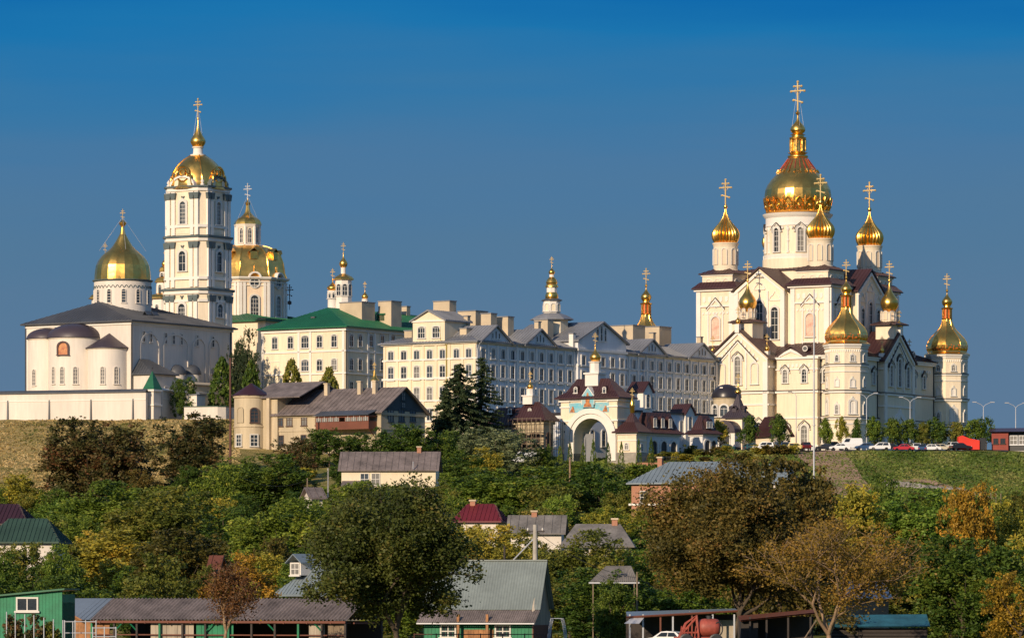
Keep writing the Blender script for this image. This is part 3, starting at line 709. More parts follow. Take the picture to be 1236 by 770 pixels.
        for x,h,dz in ((-4.2,4.6,2.2),(0,6.2,2.2),(4.2,4.6,2.2)):
            if ax == 0 and x: window(rt,P(x,zc+dz),a,name='niche',w=1.6,h=h,arch=1.,t=.3,d=.3,bars=(0,0),pane='cream',keel=.35)
            else: window(rt,P(x,zc+dz),a,w=1.4,h=h,arch=1.,t=.4,d=.35,bars=(1,4),hood='keel')
        # stepped medallions following the gable
        mb = MB()
        for k in range(5):
            for sx_ in (-1,1):
                t_ = (k+.6)/5.5; x = sx_*w*.74*(1-t_)*1.0; z = ze-1.0+(za-1.9-ze+1.0)*t_
                mb.box(x-.28,x+.28,y0-.18,y0+.02,z-.1,z+.5)
        mb.build('gable_ornament','trim',rt,rz=a)
        # big portal
        mb = MB(); k = arcpts(6.2,8.2,1.,14,1.0); k2 = arcpts(4.4,7.0,1.,14,.6); k3 = arcpts(2.6,5.6,1.,14,.3)
        ring(mb,k2,k,-.55,.02); ring(mb,k3,[(x*.94,z*.985) for x,z in k2],-.3,.02)
        mb.build('portal_surround','trim',rt,P(0,.6),a)
        mb = MB(); mb.xz([(x*.98,z*.99) for x,z in k3],-.1,.02); mb.build('door','darkwood',rt,P(0,.6),a)
        for x in (-5.3,5.3): window(rt,P(x,2.6),a,w=1.3,h=3.6,arch=1.,t=.35,d=.3,bars=(1,2),hood='keel')
        # cupola of the porch
        zr = B.z(399,0,-28); yc = y0+(4.5 if ax == 0 else 2.4); hb = 2.6 if ax == 0 else 2.3; 
        mb = MB(); mb.box(-hb,hb,yc-hb,yc+hb,ze if ax == 0 else zr-2.6,zr+1.8); o = mb.build('cupola_base','cream',rt,rz=a)
        mb = MB(); mb.hip(-3.3,3.3,yc-3.3,yc+3.3,zr+1.8,zr+3.3,(0,yc,0,yc),.25,.7); mb.build('roof','brownroof',rt,rz=a)
        c = rot@Vector((0,yc,0)); z1_ = B.z(377,c.x,c.y); dd = B.depth(c.x,c.y)/F
        drum(rt,(c.x,c.y),1.9,zr+2.2,z1_,20,'cream')
        for k in range(8):
            q = 2*math.pi*k/8; window(rt,(c.x+1.88*math.cos(q),c.y+1.88*math.sin(q),zr+3.0),q+math.pi/2,name='niche',w=.75,h=2.0,arch=1.,t=.12,d=.14,bars=(0,0),sill=False,pane='peach')
        mb = MB()
        for k in range(24):
            q = 2*math.pi*k/24; mb.lathe([(.3,z1_),(.05,z1_+.6)],4,2.0*math.cos(q),2.0*math.sin(q))
        mb.build('gilded_collar','goldp',rt)
        dome(rt,(c.x,c.y,z1_+.1),2.05,36*dd,BULB,32,0,0,'goldp',cr=21*dd)
        # little gold finials on the porch corners and apex
        for (x,y,z) in ((-w+.7,y0+.8,ze+.6),(w-.7,y0+.8,ze+.6),(0,y0-.1,za+.5)):
            p = rot@Vector((x,y,0)); mb = MB(); mb.box(-.55,.55,-.55,.55,-1.0,.9); mb.build('pinnacle','trim',rt,(p.x,p.y,z))
            dome(rt,(p.x,p.y,z+.9),.55,2.0,BULB,12,0,0,'goldp',ball=False,cr=0)
            cross(rt,(p.x,p.y,z+2.8),1.9)
    # ---- walls between porch and towers
    zc = B.z(476,0,-25)
    for ax in (0,1):
        a = ax*math.pi/2; rot = Matrix.Rotation(a,3,'Z')
        for sx_ in (-1,1):
            if ax == 0:
                x0,x1 = (8.4,18.6) if sx_>0 else (-18.6,-8.4)
                mb = MB(); y1 = -Hl-1.6; mb.box(x0,x1,y1,-Hl+2,-4,zl+.05)
                xm = x0+3.6 if sx_>0 else x1-3.6; mb.xz([(xm-3,zl),(xm+3,zl),(xm,B.z(421,xm,-26))],y1,-Hl+2); mb.build('projecting_bay','cream',rt,rz=a)
                mb = MB(); mb.gable(xm-3.5,xm+3.5,y1-.4,-Hc-2,zl+.2,B.z(420,xm,-26)+.5,'y',.3,.8); mb.build('roof','brownroof',rt,rz=a)
                mb = MB()
                for zz_,w_,h_ in ((zl-.5,.45,.5),(zc,.3,.45),(B.z(507,0,-25),.25,.35),(-4,.35,5.0),(zl-2.9,.2,.3)): mb.box(x0-w_,x1+w_,y1-w_,y1+1,zz_,zz_+h_)
                mb.xz([(xm-3,zl),(xm-3,zl+.5),(xm,B.z(421,xm,-26)),(xm+3,zl+.5),(xm+3,zl),(xm,B.z(421,xm,-26)-.7)],y1-.3,y1+.02)
                mb.build('cornice','trim',rt,rz=a)
                mb = MB(); mb.box(x0-.4,x1+.4,y1-.4,y1+1,zc+.46,zc+.65); mb.build('flashing','blackroof',rt,rz=a)
                dentils(rt,x0+.4,x1-.4,y1,zl-2.4,step=1.0,w=.6,h=.8,d=.15)
                xs = (x0+2.2,x0+7.0) if sx_>0 else (x1-7.0,x1-2.2); xo = 19.9*sx_
            else: 
                y1 = -Hl; xs = (10.3,15.2) if sx_>0 else (-15.2,-10.3); xo = None
                o = dentils(rt,*((9,19) if sx_>0 else (-19,-9)),-Hl,zl-2.4,step=1.0,w=.6,h=.8,d=.15); o.rotation_euler.z = a
            for x in xs:
                window(rt,rot@Vector((x,y1,zc+2.3)),a,w=1.05,h=2.9,arch=1.,t=.35,d=.3,bars=(1,3),hood='keel')
                window(rt,rot@Vector((x,y1,zc-11.3)),a,w=1.5,h=4.0,arch=1.,t=.4,d=.3,bars=(1,3),hood='keel')
            if xo:
                window(rt,rot@Vector((xo,-Hl,zc+2.3)),a,w=1.05,h=2.9,arch=1.,t=.35,d=.3,bars=(1,3),hood='keel')
                window(rt,rot@Vector((xo,-Hl,zc-11.3)),a,w=1.3,h=4.0,arch=1.,t=.4,d=.3,bars=(1,3),hood='keel')
    for p in ((18.75,-Hl-.15,0),(-18.75,-Hl-.15,0),(Hl+.12,-8.4,0),(Hl+.12,20.3,0),(7.45,-Hc-.25,zl+1),(-7.45,-Hc-.25,zl+1),(Hc+.2,-7.4,zl+1)):
        mb = MB(); mb.tube([(p[0],p[1],p[2]-3 if p[2]==0 else p[2]),(p[0],p[1],zl if p[2]==0 else zu)],.13,6); mb.build('downpipe','dark',rt)
    # dormers on the lower roofs
    for (x,y,r_) in ((14,-21.5,0),(-14,-21.5,0),(21.5,-13,1),(21.5,13,1),(20.6,-10.5,1)):
        mb = MB(); mb.lathe([(.75,0),(.75,1.6)],14); me = mb.build('dormer','brownroof',rt,(x,y,zl+2.1),0)
        me.rotation_euler = (R(90),0,0) if r_==0 else (R(90),0,R(90))
        window(rt,(x,y-1.62,zl+1.55) if r_==0 else (x+1.62,y,zl+1.55),0 if r_==0 else RIGHT,name='oculus',w=.9,h=.9,t=.22,d=.12,bars=(1,0),round_=True)
    return rt, B
M['icon'] = mat('faded_mosaic_icon', (.72,.58,.44), .6, var=.2, scale=.55, fine=2.5, c2=(.55,.25,.18))
CATH, CB = cathedral()
def grid(B, xs, zs, side='front', off=0., name='window', **k):
    for x in xs:
        for z in zs:
            if side == 'front': window(B.root, (x, off, z), 0, name, **k)
            else: window(B.root, (off, x, z), RIGHT, name, **k)
def chimney(rt, x0, x1, y0, y1, z0, z1, m='beige', cap='greyroof'):
    mb = MB(); mb.box(x0,x1,y0,y1,z0,z1); o = mb.build('chimney', m, rt)
    mb = MB(); mb.box(x0-.12,x1+.12,y0-.12,y1+.12,z1,z1+.22); mb.build('cap', cap, o); return o
def octbox(rt, c, r, z0, z1, m, name='drum', ph=R(22.5), n=8): 
    mb = MB(); mb.lathe([(r,z0),(r,z1)],n,0,0,ph); return mb.build(name,m,rt,(c[0],c[1],0))

# ------------------------------------------------------------------ white medieval church on the left
def white_church():
    B = Frame(158, 985, Z(480,985)-3, 32.8)
    rt = B.thing('white_church','plain whitewashed church with one broad gold dome and dark hip roof behind the long wall','church')
    W = -B.fx(32); L = B.ry(280); ze = B.z(388)
    mb = MB(); mb.box(-W,0,0,L,-6,ze); mb.build('wall','whitewash',rt)
    cxl, cyl = -W/2-1, L*.47
    B2 = B; s = B.depth(cxl,cyl)/F
    # bring the drum to its measured column
    while B.fx(148, cyl) > cxl+.05: cyl += .05
    while B.fx(148, cyl) < cxl-.05: cyl -= .05
    zr = B.z(370,cxl,cyl)
    mb = MB(); mb.hip(-W-1.0,1.0,-1.0,L+1.0,ze,zr+.6,(cxl-.5,cyl-8,cxl-.5,cyl+9),.3,.9); mb.build('roof','slate',rt)
    mb = MB(); mb.box(-W-.25,.25,-.25,L+.25,ze-.6,ze-.003); mb.build('cornice','trim',rt)
    s = B.depth(cxl,cyl)/F; r = 34.5*s; zt = B.z(339,cxl,cyl)
    drum(rt,(cxl,cyl),r,zr-3,zt,36,'whitewash',0,False)
    for k in range(12):
        a = 2*math.pi*k/12+.17; window(rt,(cxl+math.cos(a)*r,cyl+math.sin(a)*r,B.z(367,cxl,cyl)),a+math.pi/2,w=.85,h=2.9,arch=1.,t=.12,d=.12,bars=(0,4),frame='whitewash')
    mb = MB()
    for k in range(40):
        a = 2*math.pi*k/40
        for t_ in range(4):
            a1 = a+(t_-2)*.035; h1 = [0,.45,.6,.45,0]
            mb.tube([((r+.03)*math.cos(a1),(r+.03)*math.sin(a1),zt-1.9+h1[t_]),((r+.03)*math.cos(a1+.035),(r+.03)*math.sin(a1+.035),zt-1.9+h1[t_+1])],.08,4)
    mb.lathe([(r+.02,zt-.4),(r+.35,zt-.15),(r+.4,zt+.05),(r-.3,zt+.1)],36); mb.build('arcature','lead',rt,(cxl,cyl,0))
    Zp = lambda py: B.z(py,cxl,cyl)-zt; 
    prof = [(34,338.6),(33.9,333),(33.3,327),(32.2,321),(29.5,315),(25.5,309.5),(20.5,305),(15.5,301),(11.5,296.5),(8.4,291.5),(5.8,287),(3.7,283),(2.6,279),(2.0,274)]
    mb = MB(); mb.lathe([(a*s,Zp(b)) for a,b in prof],20,0,0,.1); dm = mb.build('dome','gold',rt,(cxl,cyl,zt),0,12)
    mb = MB(); z = Zp(275); mb.lathe([(.4,z),(.4,z+.3),(.75,z+.7),(.8,z+1.1),(.4,z+1.5),(.15,z+1.8)],12); mb.build('finial','goldp',dm,smooth=40)
    cross(dm,(0,0,z+1.6),Zp(253)-z-1.6); stays(dm,(0,0,Zp(262)),5.2,Zp(303),4,.03)
    # apses
    def apse(px0, px1, pyt, pya, zb=-6, name='apse', half='dome', m='plumroof'):
        r = (B.fx(px1)-B.fx(px0))/2; r = (px1-px0)*s/1.82; x = B.fx(px0)+r/ B.c*1.0
        x = B.fx(px1)-r; zt_ = B.z(pyt,x,-r*.5); za = B.z(pya,x,0)
        mb = MB(); mb.lathe([(r,zb),(r,zt_-.3),(r+.18,zt_-.2),(r+.22,zt_)],28,0,0,0,a0=math.pi,a1=2*math.pi)
        mb.build('apse','whitewash',rt,(x,0,0),0,30)
        mb = MB(); h = za-zt_
        if half == 'dome': pr = [(r+.45,zt_),(r+.45,zt_+.15)]+[((r+.4)*math.cos(math.pi/2*i/8),zt_+.15+h*math.sin(math.pi/2*i/8)) for i in range(9)]
        else: pr = [(r+.5,zt_),(r+.5,zt_+.15),(r*.5,zt_+h*.55),(0.01,za)]
        mb.lathe(pr,24,0,0,0,a0=math.pi,a1=2*math.pi); o = mb.build('apse_roof',m,rt,(x,0,0),0,30)
        return x, r
    x1_, r1_ = apse(34,76,409,397)
    x2, r2 = apse(58.5,119,408,391.5)
    x3, r3 = apse(106,153,420.5,402,half='cone')
    def awin(x,r,px,py0,py1,w):
        # angle on the apse whose column is px
        best = min((i for i in range(36,178,2)), key=lambda i: abs(CX+F*(B.ox+(x-r*math.cos(R(i)))*B.c-(r*math.sin(R(i)))*B.s)/B.depth(x-r*math.cos(R(i)),-r*math.sin(R(i)))-px))
        a = math.pi+R(best); p = (x+r*math.cos(a), r*math.sin(a)); zb = B.z(py1,*p); h = B.z(py0,*p)-zb
        window(rt,(p[0],p[1],zb),a+math.pi/2,w=w,h=round(h,1),arch=1.,t=.16,d=.14,bars=(1,4),frame='whitewash',pane='litglass')
    for px in (64.5,75,91.5): awin(x2,r2,px,443,463,.85)
    for px in (124,140): awin(x3,r3,px,443,463,.85)
    awin(x1_,r1_,41,446,465,.85)
    # mosaic lunette on the middle apse
    a = math.pi+R(100-20); 
    best = min(range(20,110), key=lambda i: abs(CX+F*(B.ox+(x2-r2*math.cos(R(i)))*B.c-(r2*math.sin(R(i)))*B.s)/B.depth(x2-r2*math.cos(R(i)),-r2*math.sin(R(i)))-76))
    a = math.pi+R(best); p = (x2+r2*math.cos(a),r2*math.sin(a))
    window(rt,(p[0],p[1],B.z(428,*p)),a+math.pi/2,name='mosaic',w=2.3,h=2.6,arch=1.,t=.35,d=.22,bars=(0,0),pane='mosaic',frame='brownroof')
    # shaded side: blind arcades and slit windows
    for (pa,pb,slits,pt) in ((170,191,(173.5,182),400),(198,226,(200,209.5,219),402),(233,247,(238,),407),(253,264,(257,),408)):
        y0,y1 = B.ry(pa),B.ry(pb); w = y1-y0; mb = MB()
        k = arcpts(w,B.z(pt+2,0,y0)-B.z(470,0,y0)+8,1. if w<7 else .55,10)
        ring(mb,k,[(x*(1+.7/w),z+(.35 if z>.1 else 0)) for x,z in k],-.22,.02)
        mb.build('blind_arch','whitewash',rt,(0,(y0+y1)/2,B.z(470,0,y0)-8),RIGHT)
        for q in slits: window(rt,(0,B.ry(q),B.z(413.5,0,10)),RIGHT,w=.75,h=2.2,arch=1.,t=.22,d=.16,bars=(0,2),frame='whitewash')
    for q in (238,256): window(rt,(0,B.ry(q),B.z(449,0,20)),RIGHT,w=.6,h=1.0,t=.15,d=.12,bars=(1,0),frame='whitewash')
    # vestry on the shaded side
    y0,y1 = B.ry(160),B.ry(160)+6; x1 = 5.5
    zt2 = B.z(452,5.5,1); mb = MB(); mb.box(-.1,x1,.6,8.8,-6,zt2); mb.build('vestry','whitewash',rt)
    mb = MB(); mb.hip(-.1,x1+.6,.0,9.4,zt2,B.z(433,2,4),(.1,3,.1,6.2),.2,.7); mb.build('roof','slate',rt)
    for y in (2.2,5.2): window(rt,(x1,y,zt2-4),RIGHT,w=.8,h=1.4,t=.15,d=.12,bars=(1,0))
    for (pxa,pya) in ((213,462),(231,462)):
        y = B.ry(pxa); mb = MB(); mb.lathe([(2.2*math.cos(math.pi/2*i/6),2.2*math.sin(math.pi/2*i/6)) for i in range(7)],16,0,0,0,a0=-math.pi/2,a1=math.pi/2); mb.build('porch_roof','slate',rt,(0.02,y,B.z(452,0,y)),0,40)
        mb = MB(); mb.lathe([(2.0,-10),(2.0,0)],16,0,0,0,a0=-math.pi/2,a1=math.pi/2); mb.build('porch','whitewash',rt,(0.02,y,B.z(452,0,y)))
    for (x,y) in ((.15,.15),(-W-.15,-.15),(.15,L-.6)):
        mb = MB(); mb.tube([(x,y,0),(x,y,ze)],.14,6); mb.build('downpipe','dark',rt)
    for (pa,pb) in ((85,379),(136,378)):
        x = B.fx(pa,5); mb = MB(); mb.gable(-.5,.5,-1.2,1.2,0,.7,'y',.1,0); mb.build('roof_vent','slate',rt,(x,5,B.z(pb+3,x,5)))
    for px_,y in ((178,0),(186,0)):
        mb = MB(); mb.gable(-.6,.6,-1,1,0,.8,'y',.1,0); mb.build('roof_vent','slate',rt,(-2.5,B.ry(px_,-2.5),B.z(380,-2.5,10)))
M['mosaic'] = mat('gold_ground_mosaic', (.55,.28,.10), .5, var=.4, scale=1.1, c2=(.30,.04,.03))
white_church()

# ------------------------------------------------------------------ precinct wall in front of it
def wall_run(pxa, Da, pxb, Db, h, label, th=.9, cap='slate', m='whitewash', zb=None, name='precinct_wall', step=None):
    a = Vector((PX(pxa,Da),Da)); b = Vector((PX(pxb,Db),Db)); L = (b-a).length; ang = math.atan2(b.y-a.y,b.x-a.x)
    za = zb if zb is not None else min(gz(*a), gz(*b))-.5
    t = thing(name,label,'wall',(a.x,a.y,za),ang)
    mb = MB(); mb.box(0,L,0,th,-3,h); mb.build('wall',m,t)
    mb = MB(); mb.gable(-.1,L+.1,-.35,th+.35,h+.25,h+.75,'x',.2,0); mb.build('coping',cap,t)
    mb = MB(); mb.box(0,L,-.1,th+.02,h-1.6,h-1.4); mb.build('string_course','trim',t)
    if step:
        x = step*.4
        while x < L:
            mb = MB(); mb.yz([(-.55,-3),(0,-3),(0,h-1.3),(-.12,h-1.4)],x-.15,x+.15); mb.build('buttress','slate',t); x += step
    return t
WZ = Z(508,948)
wall_run(-60,962,176,948,Z(474,950)-WZ,'long whitewashed wall with a dark coping along the top of the dry slope',zb=WZ,step=9.5)
def wall_turret():
    t = thing('wall_turret','square white turret with a green spire where the left wall ends','turret',(PX(184,951),951,Z(508,951)),-R(33))
    s = 951/F; w = 7.2*s; h = 36*s
    mb = MB(); mb.box(-w,w,-w,w,-3,h); mb.build('wall','whitewash',t)
    mb = MB(); mb.box(-w-.25,w+.25,-w-.25,w+.25,h*.5,h*.5+.3); mb.box(-w-.35,w+.35,-w-.35,w+.35,h-.1,h+.3); mb.build('cornice','trim',t)
    mb = MB(); mb.hip(-w-.2,w+.2,-w-.2,w+.2,h+.3,h+4.3,(0,0,0,0),.1,0); mb.build('spire','greenroof',t)
    mb = MB(); mb.lathe([(.06,h+4),(.05,h+4.6),(.2,h+4.8),(.05,h+5.1),(.03,h+5.6)],8); mb.build('finial','dark',t)
wall_turret()
wall_run(196,954,240,975,Z(473,958)-WZ-.5,'short whitewashed wall running back from the green-spired turret',zb=WZ+.5,cap='whitewash')
wall_run(232,985,292,1000,Z(466,990)-WZ,'beige wall with patches behind the white terrace and the round evergreens',zb=WZ,cap='beige',m='beige')
def terrace():
    t = thing('terrace_wall','low curved white retaining wall on the hillside left of the rusty pole','wall',(PX(246,945),945,Z(506,945)),-R(20))
    s = 945/F; w = 26*s; h = 15*s
    mb = MB(); pts = [(-w,0),(w*.7,0),(w,1.2),(w+.3,4),(w,8),(-w,8)]; mb.prism(pts,-3,h); mb.build('retaining_wall','whitewash',t)
    mb = MB(); mb.prism([(x*1.02,y*1.02-.1) for x,y in pts],h,h+.2); mb.build('coping','dkgreenroof',t)
    t2 = thing('pump_house','small white flat-roofed box building above the curved retaining wall','outbuilding',(PX(235,958),958,Z(493,958)),-R(30))
    mb = MB(); mb.box(-1.6,1.6,-1.6,1.6,-3,2.7); mb.build('wall','whitewash',t2); mb = MB(); mb.box(-1.8,1.8,-1.8,1.8,2.7,2.95); mb.build('roof','greyroof',t2)
terrace()

# ------------------------------------------------------------------ bell tower
def bell_tower():
    B = Frame(239, 1065, Z(430,1065), 32.5)
    rt = B.thing('bell_tower','tall cream and white baroque bell tower with a squat gold dome','bell tower')
    s = 1065/F; k0 = lambda py: B.z(py)
    W = 5.75
    def oct_(w, c): return [(-w,-w+c),(-w+c,-w),(w-c,-w),(w,-w+c),(w,w-c),(w-c,w),(-w+c,w),(-w,w-c)]
    tiers = [(6.15,-2,k0(352)),(5.95,k0(352),k0(288.5)),(5.75,k0(288.5),k0(228))]
    for w,z0,z1 in tiers:
        mb = MB(); mb.prism(oct_(w,1.5),z0,z1); mb.build('wall','cream',rt)
    for w,py,h,m in ((6.9,352,.9,'lead'),(6.6,288.5,.85,'lead'),(6.4,228.5,.7,'lead')):
        mb = MB(); z = k0(py); mb.prism(oct_(w-.35,1.6),z-.9,z-.1); mb.build('cornice','trim',rt)
        mb = MB(); mb.prism(oct_(w,1.7),z-.1,z+h*.45); mb.build('cornice',m,rt)
    for w,py,h in ((6.35,338,.35),(6.1,275.5,.35),(6.45,365,.3)):
        mb = MB(); z = k0(py); mb.prism(oct_(w,1.5),z-.3,z+h); mb.build('cornice','trim',rt)
    for ti,(w,pyb,pyc,pyt) in enumerate(((6.15,388,366,353.5),(5.95,337,302,290),(5.75,274.5,243,230))):
        for f in range(4):
            a = f*math.pi/2; rot = Matrix.Rotation(a,3,'Z')
            if f in (2,): continue
            for x in (-4.05,-2.65,2.65,4.05):
                zb,zc,zt = k0(pyb),k0(pyc),k0(pyt)
                if ti == 0: zb = 0
                mb = MB(); mb.box(-.48,.48,-.42,.05,zb-2.2 if ti else zb,zc); mb.build('pilaster','trim',rt,rot@Vector((x,-w,0)),a)
                mb = MB(); mb.xz([(-.5,zc),(.5,zc),(.78,zc+1.5),(-.78,zc+1.5)],-.6,.05); mb.box(-.55,.55,-.5,.05,zc+1.5,zt); 
                mb2 = MB(); mb2.xz([(-.5,zc),(.5,zc),(.78,zc+1.5),(-.78,zc+1.5)],-.62,.05); mb2.build('capital','lead',rt,rot@Vector((x,-w,0)),a)
                mb3 = MB(); mb3.box(-.55,.55,-.5,.05,zc+1.5,zt-.8); mb3.build('pilaster','trim',rt,rot@Vector((x,-w,0)),a)
            P = lambda z: rot@Vector((0,-w,z))
            if ti == 2: window(rt,P(k0(272.5)),a,w=1.6,h=5.2,arch=1.,t=.55,d=.35,bars=(2,5),keel=.3)
            if ti == 1: window(rt,P(k0(329)),a,w=1.9,h=4.6,arch=1.,t=.5,d=.35,bars=(1,2),keel=.3); 
            if ti == 0: window(rt,P(k0(384)),a,w=1.9,h=3.0,arch=1.,t=.5,d=.35,bars=(2,2),keel=.2)
            mb = MB(); hz = {2:246.5,1:305.5,0:366}[ti]; z = k0(hz)
            mb.xz([(-.5,z+.9),(0,z),(.5,z+.9),(.25,z+.95),(0,z+.45),(-.25,z+.95)],-.3,.02); mb.build('keystone','lead',rt,rot@Vector((0,-w,.5)),a)
            if ti == 2:
                mb = MB(); mb.box(-1.9,1.9,-.12,.02,k0(284.5),k0(279.5)); mb.build('inscription_panel','cream',rt,P(0),a)
                mb = MB(); z = k0(227); n = 10; pts = [(-2.9,z-.4)]+[(-2.9*math.cos(math.pi*i/n),z+1.9*math.sin(math.pi*i/n)) for i in range(n+1)]+[(2.9,z-.4)]
                mb.xz(pts,-.25,2.2); mb.build('segmental_pediment','cream',rt,P(0),a)
                mb = MB(); 
                for i in range(n): 
                    q = [(-x*math.cos(math.pi*j/n),z+y*math.sin(math.pi*j/n)) for j in (i,i+1) for x,y in ((3.0,2.0),(3.5,2.45))]
                    mb.xz([q[0],q[1],q[3],q[2]],-.55,2.4)
                mb.build('pediment_moulding','lead' if f==1 else 'trim',rt,P(0),a)
    for sx_ in (-1,1):
        for sy_ in (-1,1):
            mb = MB(); z = k0(227.5); mb.lathe([(.45,z),(.45,z+.5),(.2,z+.6),(.35,z+.9),(.4,z+1.2),(.15,z+1.5),(.0,z+1.8)],8,sx_*4.9,sy_*4.9); mb.build('urn','trim',rt,smooth=40)
    # dome
    prof = [(36,230),(35,228),(32.5,226),(32.3,221),(31.5,215),(29.6,209),(26.5,203),(22.5,198),(17.5,193.5),(12,190),(9,188)]
    zt = 0
    mb = MB(); mb.lathe([(r_*s*.98,k0(py)) for r_,py in prof],16,0,0,R(22.5)/2); dm = mb.build('dome','gold',rt,(0,0,0),0,50)
    mb = MB()
    for k in range(4):
        a = R(45)+k*math.pi/2; mb.tube([((r_*s+.02)*math.cos(a),(r_*s+.02)*math.sin(a),k0(py)) for r_,py in prof[2:]],.14,5)
    for k in range(4):
        a = k*math.pi/2; rot = Matrix.Rotation(a,3,'Z')
        for (rr,zc_) in ((1.75,212.5),):
            pts = [tuple(rot@Vector((rr*math.cos(t_),-6.15+.35*math.sin(t_)*-1+.55*max(0,math.sin(t_)),k0(zc_)+rr*math.sin(t_)))) for t_ in [2*math.pi*i/14 for i in range(15)]]
            mb.tube(pts,.32,6)
            for sx_ in (-1,1):
                pts = [tuple(rot@Vector((sx_*(rr+.2+1.1*t_),-6.1+.25*t_*0,k0(zc_)-.6-1.6*t_+.8*math.sin(t_*6)))) for t_ in [i/8 for i in range(9)]]
                mb.tube(pts,.28,6)
    mb.build('gilded_scrolls','goldp',dm,smooth=50)
    for k in range(4):
        a = k*math.pi/2; rot = Matrix.Rotation(a,3,'Z'); p = rot@Vector((0,-6.05,k0(214.5)))
        window(dm,p,a,name='lucarne',w=1.3,h=1.3,t=.25,d=.25,bars=(0,0),round_=True,frame='goldp',pane='gold')
    mb = MB(); mb.lathe([(9.4*s,k0(188.5)),(9.6*s,k0(187)),(6.4*s,k0(186.5)),(6.0*s,k0(185)),(5.6*s,k0(179.5)),(7.2*s,k0(178.6)),(7.2*s,k0(177.8))],12); mb.build('lantern','trim',rt,smooth=30)
    dome(rt,(0,0,k0(178)),9.4*s,(178-145)*s,SPIRE,16,0,0,'gold',ball=True,cr=(137-115)*s)
    stays(rt,(0,0,k0(128)),6*s,k0(168),4,.035)
bell_tower()

